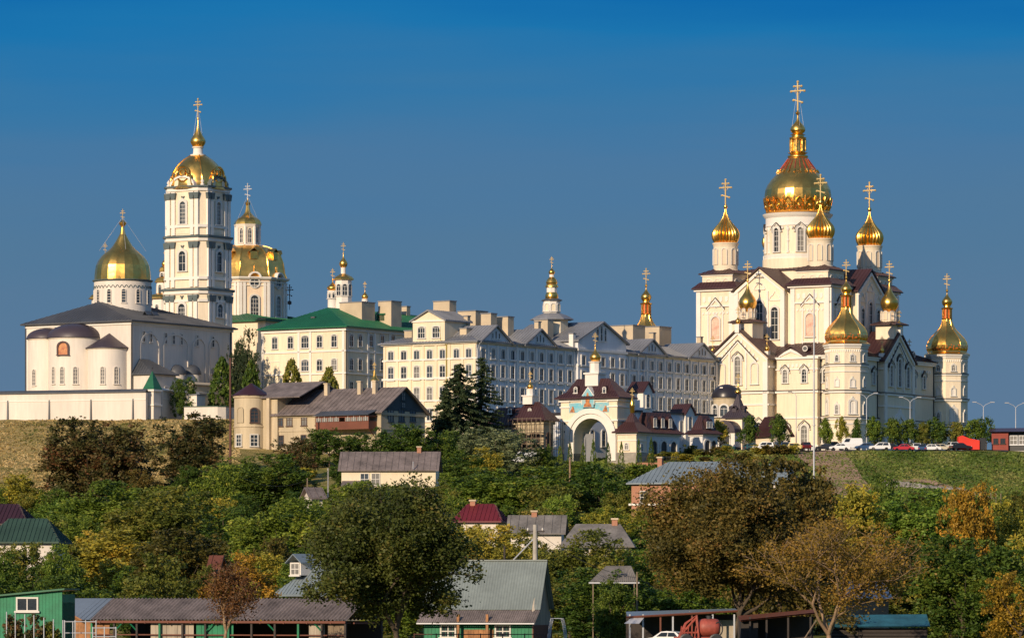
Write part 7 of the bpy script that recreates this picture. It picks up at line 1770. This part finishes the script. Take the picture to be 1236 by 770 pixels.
LM = {
 'dg': leafmat('dark_green_leaves',[(0,(0.030,0.065,0.011)),(.5,(0.074,0.128,0.017)),(.9,(0.154,0.208,0.028)),(1,(0.281,0.277,0.035))]),
 'g': leafmat('green_leaves',[(0,(0.048,0.091,0.013)),(.5,(0.129,0.192,0.021)),(.85,(0.221,0.282,0.034)),(1,(0.366,0.317,0.046))]),
 'lg': leafmat('light_green_leaves',[(0,(0.072,0.125,0.020)),(.5,(0.180,0.272,0.033)),(.85,(0.287,0.373,0.049)),(1,(0.405,0.384,0.067))]),
 'ol': leafmat('olive_leaves',[(0,(0.053,0.072,0.015)),(.45,(0.150,0.170,0.025)),(.8,(0.256,0.237,0.040)),(1,(0.362,0.250,0.054))]),
 'yo': leafmat('yellow_olive_leaves',[(0,(0.106,0.112,0.017)),(.45,(0.279,0.272,0.033)),(.8,(0.470,0.384,0.046)),(1,(0.641,0.429,0.054))]),
 'br': leafmat('bronze_leaves',[(0,(.026,.034,.012)),(.4,(.07,.075,.02)),(.75,(.13,.09,.03)),(1,(.22,.085,.036))]),
 'bo': leafmat('brown_olive_leaves',[(0,(.036,.038,.010)),(.4,(.10,.09,.019)),(.75,(.18,.135,.028)),(1,(.25,.14,.036))]),
 'ok': leafmat('oak_leaves',[(0,(.026,.036,.009)),(.4,(.075,.095,.018)),(.8,(.13,.14,.028)),(1,(.21,.15,.04))]),
 'oo': leafmat('ochre_olive_leaves',[(0,(.10,.07,.013)),(.4,(.25,.155,.026)),(.8,(.38,.21,.036)),(1,(.46,.21,.045))]),
 'or': leafmat('orange_leaves',[(0,(0.129,0.079,0.015)),(.45,(0.343,0.204,0.025)),(.8,(0.599,0.317,0.037)),(1,(0.770,0.338,0.054))]),
 'rd': leafmat('rust_red_leaves',[(0,(.06,.028,.013)),(.5,(.15,.065,.024)),(.85,(.23,.11,.034)),(1,(.28,.16,.05))]),
 'firshade': leafmat('fir_and_shade_foliage',[(0,(.018,.034,.017)),(.5,(.040,.068,.028)),(.9,(.085,.11,.04)),(1,(.13,.13,.05))]),  # spruce needles, and the shade-darkened leaves of two other trees
 'gw': leafmat('grey_willow_leaves',[(0,(0.085,0.112,0.046)),(.5,(0.214,0.250,0.110)),(.9,(0.362,0.384,0.184)),(1,(0.428,0.429,0.202))]),
}
def leaves_mesh(name, cen, clr, per, spread, size, seed, m, zs=1.):
    """per leaf-sized faces scattered round each clump centre"""
    rng = np.random.default_rng(seed); n = len(cen)*per
    c = np.repeat(cen,per,0)+rng.normal(0,1,(n,3))*np.repeat(np.broadcast_to(spread,(len(cen),)),per)[:,None]*np.array([1,1,.75*zs])
    a = rng.normal(0,1,(n,3)); a[:,2] *= .55; a /= np.linalg.norm(a,axis=1)[:,None]; b = rng.normal(0,1,(n,3)); b -= a*(a*b).sum(1)[:,None]; b /= np.linalg.norm(b,axis=1)[:,None]
    s = size*rng.uniform(.6,1.35,n)[:,None]
    v = np.stack([c-a*s*.6, c+b*s*.36+a*s*.02, c+a*s*.6, c-b*s*.36+a*s*.02],1).reshape(-1,3)
    me = bpy.data.meshes.new(name); me.vertices.add(4*n); me.vertices.foreach_set('co',v.astype(np.float32).ravel()); me.loops.add(4*n); me.loops.foreach_set('vertex_index',np.arange(4*n,dtype=np.int32)); me.polygons.add(n); me.polygons.foreach_set('loop_start',np.arange(0,4*n,4,dtype=np.int32)); 
    me.update(calc_edges=True)
    t = np.clip(np.repeat(clr,per)*.6+rng.random(n)*.4,0,1); at_ = me.attributes.new('tint','FLOAT','FACE'); at_.data.foreach_set('value',t.astype(np.float32)); me.materials.append(m); return me
def crown_centres(n, seed, lobes=8, flat=1.):
    """clump centres on the skin and inside of a bunch of overlapping lobes: unit crown in x, y, z -1..1"""
    rng = np.random.default_rng(seed); L = []
    for k in range(lobes):
        d = rng.normal(0,1,3); d /= np.linalg.norm(d); d[2] = d[2]*.8+.05; L.append((d*rng.uniform(.35,.62), rng.uniform(.30,.50)))
    L.append((np.zeros(3),.5)); S = []; out = []
    for c,r in L:                       # every lobe carries smaller rounded boughs
        for k in range(11):
            d = rng.normal(0,1,3); d /= np.linalg.norm(d); S.append((c+d*r*rng.uniform(.62,.9), r*rng.uniform(.26,.46)))
    while len(out) < n:
        c,r = S[rng.integers(len(S))]; d = rng.normal(0,1,3); d /= np.linalg.norm(d); p = c+d*r*rng.uniform(.5,1.0)
        if np.linalg.norm(p*np.array([1,1,.95])) > 1.06: continue
        out.append(p)
    return np.array(out)
def trunk_mesh(name, H, r, cr, seed, m='bark', limbs=6, zf=.3):
    rng = random.Random(seed); mb = MB(); P = [(0,0,-.08*H),(rng.uniform(-.02,.02)*H,rng.uniform(-.02,.02)*H,H*zf),(rng.uniform(-.03,.03)*H,0,H*.75)]
    mb.tube(P,[r*1.3,r*.8,r*.25],7)
    for k in range(limbs):
        a = 2*math.pi*k/limbs+rng.uniform(-.4,.4); z = H*(zf*.7+.12*rng.random()); e = cr*rng.uniform(.5,.8); mb.tube([(0,0,z),(e*.4*math.cos(a),e*.4*math.sin(a),z+H*.14),(e*math.cos(a),e*math.sin(a),z+H*rng.uniform(.22,.42))],[r*.5,r*.32,r*.1],5)
    return mb.mesh(name,m)
def fitbox(cen, r=.47, z0=.04, z1=.96):
    q = np.percentile(np.hypot(cen[:,0],cen[:,1]),97); a,b = np.percentile(cen[:,2],[1.5,98.5]); o = cen.copy(); o[:,:2] *= r/q; o[:,2] = z0+(cen[:,2]-a)/(b-a)*(z1-z0); k = np.hypot(o[:,0],o[:,1])/r; return o[(k < 1.08) & (o[:,2] < z1+.015) & (o[:,2] > z0-.03)]
# templates: height 1, crown radius .5
CT = []
for s in range(7):
    cc = crown_centres(560,100+s,8+s%4); rng = np.random.default_rng(s)
    cen = fitbox(cc,.49,.04,.97); CT.append(leaves_mesh('crown',cen,rng.random(len(cen)),24,.026,.030,s,LM['g']))
TT = [trunk_mesh('trunk',1,.022,.5,s) for s in range(3)]
BT = []
for s in range(3):
    cc = crown_centres(130,300+s,6); rng = np.random.default_rng(s+50); cen = fitbox(cc,.47,.05,.93); BT.append(leaves_mesh('crown',cen,rng.random(len(cen)),20,.05,.085,s+70,LM['g']))
NT = 0
BIGT = []
for s in range(3):
    cc = crown_centres(1500,800+s,16); rng = np.random.default_rng(s+9); cen = fitbox(cc,.48,.06,.97); BIGT.append(leaves_mesh('crown',cen,np.clip(.5+.4*np.sin(cen[:,0]*9+s)*np.sin(cen[:,2]*8)+rng.normal(0,.22,len(cen)),0,1),24,.020,.024,s+11,LM['g']))
def tree(px, top, wpx, D, kind, label, name='tree', cat='tree', group=None, tmpl=None, bush=False, base=None):
    global NT; NT += 1; x,y,z = at(px,D); h = Z(top,D)-z; w = wpx*(1.28 if tmpl else 1.12)*D/F; rng = random.Random(NT*7+1)
    t = thing(name,label,cat,(x,y,z-.1),rng.uniform(0,6.28),group)
    me = (BT if bush else CT)[NT % (3 if bush else 7)] if tmpl is None else tmpl
    c = link('crown',me,t); c.scale = (w,w,max(h,1.)*1.02); c.material_slots[0].link = 'OBJECT'; c.material_slots[0].material = LM[kind]
    if not bush: k = link('trunk',TT[NT%3],t); k.scale = (w if w < h else h,)*2+(h,)
    return t
T = [
 (108,507,112,800,'br','large bronze-leaved tree on the dry slope under the long white wall'),
 (226,500,98,826,'br','bronze-green tree left of the rusty mast on the dry slope'),
 (22,572,62,790,'yo','yellow-green tree at the left edge on the dry slope'),
 (62,590,60,770,'g','mid-green tree left of and below the large bronze-leaved tree'),
 (128,581,118,690,'g','broad green tree just below the large bronze-leaved tree'),
 (204,588,120,610,'ol','tall olive tree in the left middle, right of the broad green tree'),
 (122,640,130,560,'yo','yellowish broad tree above the corrugated shed at left'),
 (60,628,70,530,'ol','olive tree right of the dull green roof at left'),
 (18,668,72,470,'dg','dark bushy tree above the bright green board shed'),
 (216,640,112,500,'bo','brownish tree left of the rust-red sparse tree'),
 (175,668,90,450,'ol','low olive tree directly behind the corrugated shed roof'),
 (316,548,106,745,'dg','dark green tree below the rounded end of the old house'),
 (258,562,64,720,'g','green tree at the foot of the rusty mast'),
 (344,602,112,600,'g','round leafy green tree left of the big oak'),
 (284,668,92,452,'or','orange-brown shrub tree left of the dormer house'),
 (352,528,58,812,'br','thin bronze tree before the lower windows of the old house'),
 (398,516,74,838,'dg','dark shrub tree under the veranda of the old house'),
 (444,522,76,842,'dg','second dark shrub tree under the veranda, nearer its right end'),
 (492,512,70,842,'dg','dark tree under the shaded gable of the old house'),
 (527,520,60,842,'dg','dark tree between the old house gable and the spruces'),
 (598,517,92,862,'gw','grey-green willow left of the scaffolded chapel'),
 (582,540,52,832,'yo','yellow-green young tree below the spruces'),
 (550,548,72,815,'dg','dark green tree right of the hillside house roof'),
 (625,563,128,725,'g','wide green tree above the crimson roof'),
 (727,561,92,728,'dg','dense dark green tree left of the orange brick house'),
 (665,585,70,690,'ol','olive tree between the wide green tree and the dense dark one'),
 (590,634,116,520,'yo','yellowish tree between the oak and the concrete pole'),
 (560,600,60,640,'g','green tree at the left end of the crimson roof'),
 (702,640,104,505,'ol','olive tree right of the concrete pole'),
 (722,684,116,436,'dg','dark bush tree right of the barn with the grey roof'),
 (942,556,120,450,'bo','brown-olive tree merging into the right side of the big brown tree'),
 (1052,572,64,650,'dg','round dark green tree at the foot of the earth ramp'),
 (1104,590,112,600,'lg','light green tree below the rubble path'),
 (1002,582,110,560,'yo','yellow-olive tree below the tall mast'),
 (1166,584,66,560,'or','orange autumn tree below the broken fence'),
 (1210,604,80,570,'yo','yellow-green tree at the right edge of the slope'),
 (1164,648,124,422,'dg','tall dark green tree near the bottom right corner'),
 (1222,640,96,470,'yo','golden-olive tree at the right edge, halfway down'),
 (1232,690,80,395,'or','golden tree in the bottom right corner'),
 (1118,652,104,470,'ol','dark olive tree between the bare-branched tree and the tall dark one'),
 (975,600,70,520,'bo','brownish tree between the big brown tree and the bare-branched one'),
 (222,455,30,958,'dg','small dark green tree leaning over the white wall by the green-spired turret'),
 (297,398,30,1000,'firshade','tall tree darkened for shade in the gap between the white church and the residence'),  # darker needle tone puts the shade of the gap into the leaves
 (285,414,28,990,'firshade','tree darkened for shade right of the shaded white church wall'),  # leaf colour darkened in place of shade beside the church
 (650,540,40,868,'dg','small dark tree below the scaffolding'),
 (680,556,52,850,'g','green shrub tree right of the pale wooden pole below the arch') ,
 (430,580,70,700,'g','green tree left of and below the hillside house'),
 (505,590,80,640,'ol','olive tree in front of the hillside house'),
 (270,608,80,640,'dg','dark green tree in the shade right of the tall olive tree'),
 (395,640,90,520,'g','green tree behind the dormer of the dormer house'),
 (737,700,60,422,'dg','dark bush tree in front of the small grey lean-to roof'),
 (384,603,46,660,'g','green tree hiding the wall of the small shed below the old house'),
 (259,682,44,455,'ol','olive bush hiding the tiny brick outhouse'),
 (28,655,84,498,'ol','olive tree hiding the wall below the dull green roof'),
 (66,658,56,492,'g','green tree at the right corner of the dull green roof'),
 (570,634,60,574,'yo','yellow-green tree under the crimson roof'),
 (645,643,84,566,'ol','olive tree hiding the wall of the long low barn'),
 (702,663,80,540,'g','green tree hiding the left wall of the bungalow'),
 (750,663,60,540,'bo','brownish tree at the right corner of the bungalow'),
 (772,622,56,660,'g','green tree hiding the foot of the brick house'),
 (832,606,60,660,'ol','olive tree at the right end of the brick wall'),
]
for i,a in enumerate(T): tree(*a, tmpl=BIGT[i % 3] if a[2] >= 100 and a[4] != 'or' else None)
# filler of the orchard belt: lower trees and shrubs in rows, kept clear of the roofs the photograph shows
rng = random.Random(11)
KEEP = [(404,534,545,584,782),(548,608,607,632,650),(611,685,621,642,592),(673,767,632,662,566),(752,835,556,610,704),(-5,34,608,632,548),(-5,72,625,652,512),(372,394,588,600,690),(326,392,655,720,462),(278,330,470,548,855),(330,515,470,520,855),(640,800,450,558,880),(250,269,670,679,470),(160,300,505,560,850),(0,50,508,560,850),(985,1236,540,588,860),(640,652,633,676,432)]
FK = [('dg','dark green tree filling the dense orchard belt'),('g','mid-green tree filling the dense orchard belt'),('ol','olive tree filling the dense orchard belt'),('bo','brownish tree filling the dense orchard belt'),('yo','yellowish tree filling the dense orchard belt'),('lg','fresh green tree filling the dense orchard belt')]
for D in (452,478,505,535,568,604,642,682,722,762,800):
    px = -130+rng.uniform(0,30)
    while px < 1400:
        w = rng.uniform(6.0,9.5)*F/D; d_ = D+rng.uniform(-9,9); x,y,z = at(px,d_); h = rng.uniform(4.6,7.8); pt = 720-(z-CZ)*F/d_-h*F/d_
        lim = 560 if px < 300 or 330 < px < 620 else 575 if px < 960 else 592
        pt = max(pt,lim+rng.uniform(0,10))
        for a,b,t0,t1,Dk in KEEP:
            if d_ < Dk and a-w*.5 < px < b+w*.5: pt = max(pt,t1+1)
        hh = 720-(z-CZ)*F/d_-pt
        if hh > 16:
            q = [2.2,3,3,1.2,1.0,1.6] if px < 640 else [1.6,2,3,2.4,2.0,1.2]; kd,lab = rng.choices(FK,q)[0]
            tree(px,pt,min(w,hh*1.5),d_,kd,lab,group='trees of the orchard belt',bush=hh*d_/F < 3.2)
        px += w*rng.uniform(.85,1.25)
# bushes on the bank under the car park and below the gate
for k in range(34):
    px = rng.uniform(775,965); D = rng.uniform(898,934); x,y,z = at(px,D); h = rng.uniform(7,13); pt = 720-(z-CZ)*F/D-h; kd = rng.choice(['bo','bo','ol','yo'])
    tree(px,pt,rng.uniform(14,26),D,kd,'low dry bush on the bank under the car park','bush','bush','bushes on the car park bank',bush=True)
for k in range(26):
    px = rng.uniform(630,790); D = rng.uniform(835,884); x,y,z = at(px,D); h = rng.uniform(9,18); pt = 720-(z-CZ)*F/D-h; kd = rng.choice(['g','ol','dg','gw'])
    tree(px,pt,rng.uniform(16,30),D,kd,'green bush on the slope below the gateway','bush','bush','bushes below the gateway',bush=True)
for k in range(16):
    px = rng.choice([rng.uniform(-10,60),rng.uniform(168,215),rng.uniform(1060,1230)]); D = rng.uniform(800,850); x,y,z = at(px,D); pt = 720-(z-CZ)*F/D-rng.uniform(8,16)
    tree(px,pt,rng.uniform(16,30),D,rng.choice(['ol','g','br']),'scrubby bush on the open grass slope','bush','bush','bushes on the grass slopes',bush=True)
# round clipped evergreens by the old house, young trees on the car park, columnar thujas
def cone_mesh(name, seed, n, per, spread, size, prof, m):
    rng_ = np.random.default_rng(seed); z = rng_.random(n); a = rng_.random(n)*2*math.pi; r = np.interp(z,[p[0] for p in prof],[p[1] for p in prof])*np.sqrt(rng_.uniform(.45,1,n)); cen = np.stack([r*np.cos(a),r*np.sin(a),z],1); return leaves_mesh(name,cen,rng_.random(n),per,spread,size,seed,m,.8)
EV = [cone_mesh('crown',k,300,16,.03,.06,[(0,.38),(.2,.5),(.5,.46),(.8,.27),(1,.05)],LM['dg']) for k in range(2)]
TH = [cone_mesh('crown',k+5,240,14,.022,.045,[(0,.42),(.15,.5),(.5,.42),(.85,.2),(1,.03)],LM['dg']) for k in range(2)]
PT = []
for s in range(4):
    cc = crown_centres(170,500+s,6); rg = np.random.default_rng(s+5); cen = fitbox(cc,.47,.24,.96); cen[:,:2] *= (1.12-.45*np.clip((cen[:,2:3]-.45)/.5,0,1)); PT.append(leaves_mesh('crown',cen,rg.random(len(cen)),20,.042,.055,s+90,LM['g']))
for k,(px,top,w,D,lab) in enumerate(((268,433,34,962,'rounded evergreen leftmost behind the old house'),(303,437,28,955,'rounded evergreen second behind the round-ended roof'),(352,436,34,930,'conical evergreen before the residence above the old house roof'),(397,446,36,925,'broad low evergreen behind the old house ridge'))):
    x,y,z = at(px,D); t = thing('evergreen',lab,'tree',(x,y,z),k*1.3,'evergreens behind the old house'); h = Z(top,D)-z; ww = w*D/F
    c = link('crown',EV[k%2],t); c.scale = (ww,ww,h); c.material_slots[0].link = 'OBJECT'; c.material_slots[0].material = LM['ol' if k > 1 else 'dg']; q = link('trunk',TT[0],t); q.scale = (h*.5,h*.5,h*.4)
for k,(px,top,D) in enumerate(((653,538,890),(662,536,892),(676,538,892),(688,535,890),(704,535,890),(716,530,888),(734,534,889),(750,533,889),(771,530,890),(786,528,896))):
    x,y,z = at(px,D); t = thing('thuja','slim columnar thuja in the row before the gateway','tree',(x,y,z),k*1.1,'thujas before the gateway'); h = Z(top,D)-z; c = link('crown',TH[k%2],t); c.scale = (1.35,1.35,h); c.material_slots[0].link = 'OBJECT'; c.material_slots[0].material = LM['g' if k%3 else 'dg']
for k,(px,top,w,kd,lab) in enumerate(((832,514,26,'g','young tree rightmost of the gate pavilion, left end of the car park'),(869,509,26,'yo','yellowish young tree left of the tent-roofed chapel'),(906,504,28,'dg','full young tree before the tent-roofed chapel'),(941,502,28,'dg','full young tree before the gabled lodge'),(997,506,20,'g','slender young tree just right of the tall mast'),(1016,505,18,'yo','thin sparse young tree before the near octagonal tower'),(1035,508,18,'dg','dark young tree at the right foot of the near octagonal tower'),(1056,505,24,'g','young tree left of the lamp before the shaded wall'),(1077,506,26,'dg','dark young tree right of the first twin lamp'),(1096,508,24,'dg','dark young tree before the shaded porch'),(1114,512,20,'ol','pale thin young tree right of the shaded porch'),(1132,506,28,'dg','dark full young tree left of the far octagonal tower'),(1153,510,22,'ol','young tree at the left foot of the far octagonal tower'),(1173,508,24,'g','young tree at the right foot of the far octagonal tower'),(1190,506,24,'dg','dark young tree beside the red building'))):
    D = 949; x,y,z = at(px,D); w *= 1.1; top -= 2; t = thing('young_tree',lab,'tree',(x,y,z),k*1.7,'young trees along the car park'); h = Z(top,D)-z; ww = w*D/F; c = link('crown',PT[k%4],t); c.scale = (ww,ww,h); c.material_slots[0].link = 'OBJECT'; c.material_slots[0].material = LM[kd]; q = link('trunk',TT[k%3],t); q.scale = (h*.8,h*.8,h*.7)
# spruces
def spruce(px, top, w, D, seed, label, dens=1.):
    x,y,z = at(px,D); h = Z(top,D)-z; r = w*D/F/2; t = thing('spruce',label,'tree',(x,y,z)); rg = np.random.default_rng(seed); cen = []; mb = MB(); mb.tube([(0,0,-.5),(0,0,h*.5),(0,0,h*.98)],[.32,.2,.03],7)
    zc = h*.08
    while zc < h*.98:
        f = 1-zc/h; n = int(5+6*f)
        for k in range(n):
            a = rg.random()*6.28; L = r*(f**.62)*rg.uniform(.7,1.12)+.15; m_ = max(3,int(L*4.5*dens))
            for j in range(m_): q = (j+.6)/m_; cen.append((L*q*math.cos(a),L*q*math.sin(a),zc-L*.32*q+L*.10*q*q+rg.normal(0,.06)))
            mb.tube([(0,0,zc),(L*.9*math.cos(a),L*.9*math.sin(a),zc-L*.24)],[.05,.02],4)
        zc += h*.021*(1.2+f)
    mb.build('trunk','bark',t); cen = np.array(cen); me = leaves_mesh('crown',cen,rg.random(len(cen)),9,.16,.34,seed,LM['firshade']); link('crown',me,t)
spruce(555,438,104,893,1,'tall dark spruce before the lit corner of the long building',1.1)
spruce(581,430,84,900,2,'taller thin spruce touching the right side of the other one',.75)
spruce(539,468,60,888,3,'shorter dark spruce at the left foot of the tall pair',1.)

# ------------------------------------------------------------------ big foreground trees with real branching
def branch_tree(px, D, top, label, seed, kind, bark, crown_r, trunk_h, spread, nleaf, lsize, forks=4, depth=5, trunk_r=.32, gap=.0, lean=(0,0), per=26, clump=.42, lobes=0, cat='tree', name='tree', shape=None, squash=1.):
    rg = random.Random(seed); x,y,z = at(px,D); H = Z(top,D)-z; t = thing(name,label,cat,(x,y,z)); mb = MB(); tips = []
    def grow(p, d, L, r, k):
        n = 4; P = [p]; q = Vector(p); dd = Vector(d)
        for i in range(n):
            dd = (dd+Vector((rg.uniform(-.22,.22),rg.uniform(-.22,.22),rg.uniform(-.10,.16)))).normalized(); q = q+dd*L/n; P.append(tuple(q))
        mb.tube(P,[r*(1-.38*i/n) for i in range(n+1)],7 if k < 2 else 5 if k < 4 else 4)
        if k >= 2: tips.extend([(Vector(P[j]),k) for j in range(2,n+1)])
        if k >= depth: return
        m = rg.choice([2,3]) if k > 0 else forks
        for j in range(m):
            a = 2*math.pi*(j+rg.uniform(-.25,.25))/m; ax = Vector((math.cos(a),math.sin(a),0)); s_ = spread*rg.uniform(.75,1.25)*(1.1 if k==0 else 1)
            nd = (dd*math.cos(s_)+ (ax-dd*ax.dot(dd)).normalized()*math.sin(s_)+Vector((0,0,.10))).normalized()
            grow(P[-1] if j else P[-1 if k else -1],nd,L*rg.uniform(.66,.86) if k else crown_r*rg.uniform(.48,.62),r*.60,k+1)
        if k >= 1 and rg.random() < .7:
            a = rg.random()*6.28; nd = (dd*.6+Vector((math.cos(a),math.sin(a),.3))).normalized(); grow(P[2],nd,L*.6,r*.45,k+1)
    grow((0,0,-.4),Vector((lean[0],lean[1],1)).normalized(),trunk_h+.4,trunk_r,0)
    # fit the skeleton to the measured height and width
    V = np.array(mb.v); zmax = max(p.z for p,_ in tips); wmax = np.percentile([math.hypot(p.x,p.y) for p,_ in tips],96)
    fz = lambda zz: trunk_h+(zz-trunk_h)*(H-.6-trunk_h)/(zmax-trunk_h) if zz > trunk_h else zz
    fs = (crown_r-.4)/wmax
    def fit(p):
        k = min(1,max(0,(p[2])/(trunk_h+.5))); s_ = 1+(fs-1)*k; return (p[0]*s_,p[1]*s_,fz(p[2]))
    mb.v = [fit(p) for p in mb.v]; T_ = np.array([fit(p) for p,k in tips]); mb.build('trunk',bark,t,smooth=60)
    rg2 = np.random.default_rng(seed); idx = rg2.integers(0,len(T_),nleaf//per); cen = T_[idx]+rg2.normal(0,.28,(len(idx),3))
    if gap: cen = cen[np.sin(cen[:,0]*1.1+1)*np.sin(cen[:,1]*.9)*np.sin(cen[:,2]*1.2+2) > -1+gap]
    if lobes:
        c2 = crown_centres(lobes,seed+9,13); zb = trunk_h*.55; c2 = c2*np.array([crown_r*1.08,crown_r*1.08,(H-zb)*.53])*1.0+np.array([0,0,(H+zb)*.5]); cen = np.concatenate([cen,c2+rg2.normal(0,.15,c2.shape)])
    # tint varies smoothly through the crown as well as leaf by leaf
    cl = np.clip(.5+.35*np.sin(cen[:,0]*.8+seed)*np.sin(cen[:,2]*.9)+rg2.normal(0,.22,len(cen)),0,1)
    me = leaves_mesh('crown',cen,cl,per,clump,lsize,seed,LM[kind]); link('crown',me,t); return t
branch_tree(481,370,567,'big dark olive oak standing at the bottom centre',21,'ok','bark',7.3,2.3,.62,60000,.24,5,5,.42,per=20,clump=.34,lobes=2600)
branch_tree(880,408,543,'huge brown-leaved tree right of centre in the foreground',22,'bo','bark',8.3,3.0,.62,60000,.25,5,5,.40,per=20,clump=.36,lobes=3300)
branch_tree(1000,384,614,'orange-brown tree with bare pale forking branches at the bottom right',23,'oo','barktan',8.0,1.2,.58,15000,.20,5,5,.36,per=12,clump=.34)
branch_tree(262,374,668,'sparse rust-red tree with a leaning pale trunk before the corrugated shed',24,'rd','barktan',3.3,2.4,.5,6500,.16,4,5,.26,per=12,clump=.25,lean=(.25,0))
# ------------------------------------------------------------------ grass tufts
def grass(name, n, px0, px1, D0, D1, hmin, hmax, kind, seed, w=.35):
    rg = np.random.default_rng(seed); D = rg.uniform(D0,D1,n); px = rg.uniform(px0,px1,n); x = (px-CX)*D/F; z = ground(x,D); h = rg.uniform(hmin,hmax,n); a = rg.random(n)*math.pi; ww = w*rg.uniform(.5,1.2,n)
    dx,dy = np.cos(a)*ww,np.sin(a)*ww; lx,ly = rg.normal(0,.2,n),rg.normal(0,.2,n)
    v = np.stack([np.stack([x-dx,D-dy,z-.05],1),np.stack([x+dx,D+dy,z-.05],1),np.stack([x+lx+dx*.3,D+ly+dy*.3,z+h],1),np.stack([x+lx-dx*.3,D+ly-dy*.3,z+h*.9],1)],1).reshape(-1,3)
    me = bpy.data.meshes.new(name); me.vertices.add(4*n); me.vertices.foreach_set('co',v.astype(np.float32).ravel()); me.loops.add(4*n); me.loops.foreach_set('vertex_index',np.arange(4*n,dtype=np.int32)); me.polygons.add(n); me.polygons.foreach_set('loop_start',np.arange(0,4*n,4,dtype=np.int32)); me.update(calc_edges=True)
    k_ = .5+.4*np.sin(x*.35+seed)*np.sin(D*.11)+rg.normal(0,.15,n); at_ = me.attributes.new('tint','FLOAT','FACE'); at_.data.foreach_set('value',np.clip(k_,0,1).astype(np.float32)); me.materials.append(LM[kind]); o = link(name,me); o['kind'] = 'stuff'
LM['dry'] = leafmat('dry_grass',[(0,(.12,.15,.035)),(.25,(.30,.24,.08)),(.6,(.58,.40,.17)),(1,(.68,.50,.25))])
LM['gr'] = leafmat('green_grass',[(0,(.06,.10,.016)),(.4,(.13,.19,.03)),(.7,(.20,.24,.05)),(1,(.32,.29,.10))])
grass('dry_grass',27000,-140,290,845,948,.08,.26,'dry',1)
grass('green_grass',38000,1000,1420,830,934,.08,.30,'gr',2)
grass('bank_grass',14000,630,1000,835,934,.12,.4,'gr',3)
tree(27,741,44,373,'br','dry brown bush behind the steel posts before the bright green shed','bush','bush',bush=True)
tree(62,749,26,374,'ol','low olive weed clump at the corner of the bright green shed','bush','bush',bush=True)
grass('yard_weeds',5000,-30,120,366,386,.15,.6,'gr',4,.12)
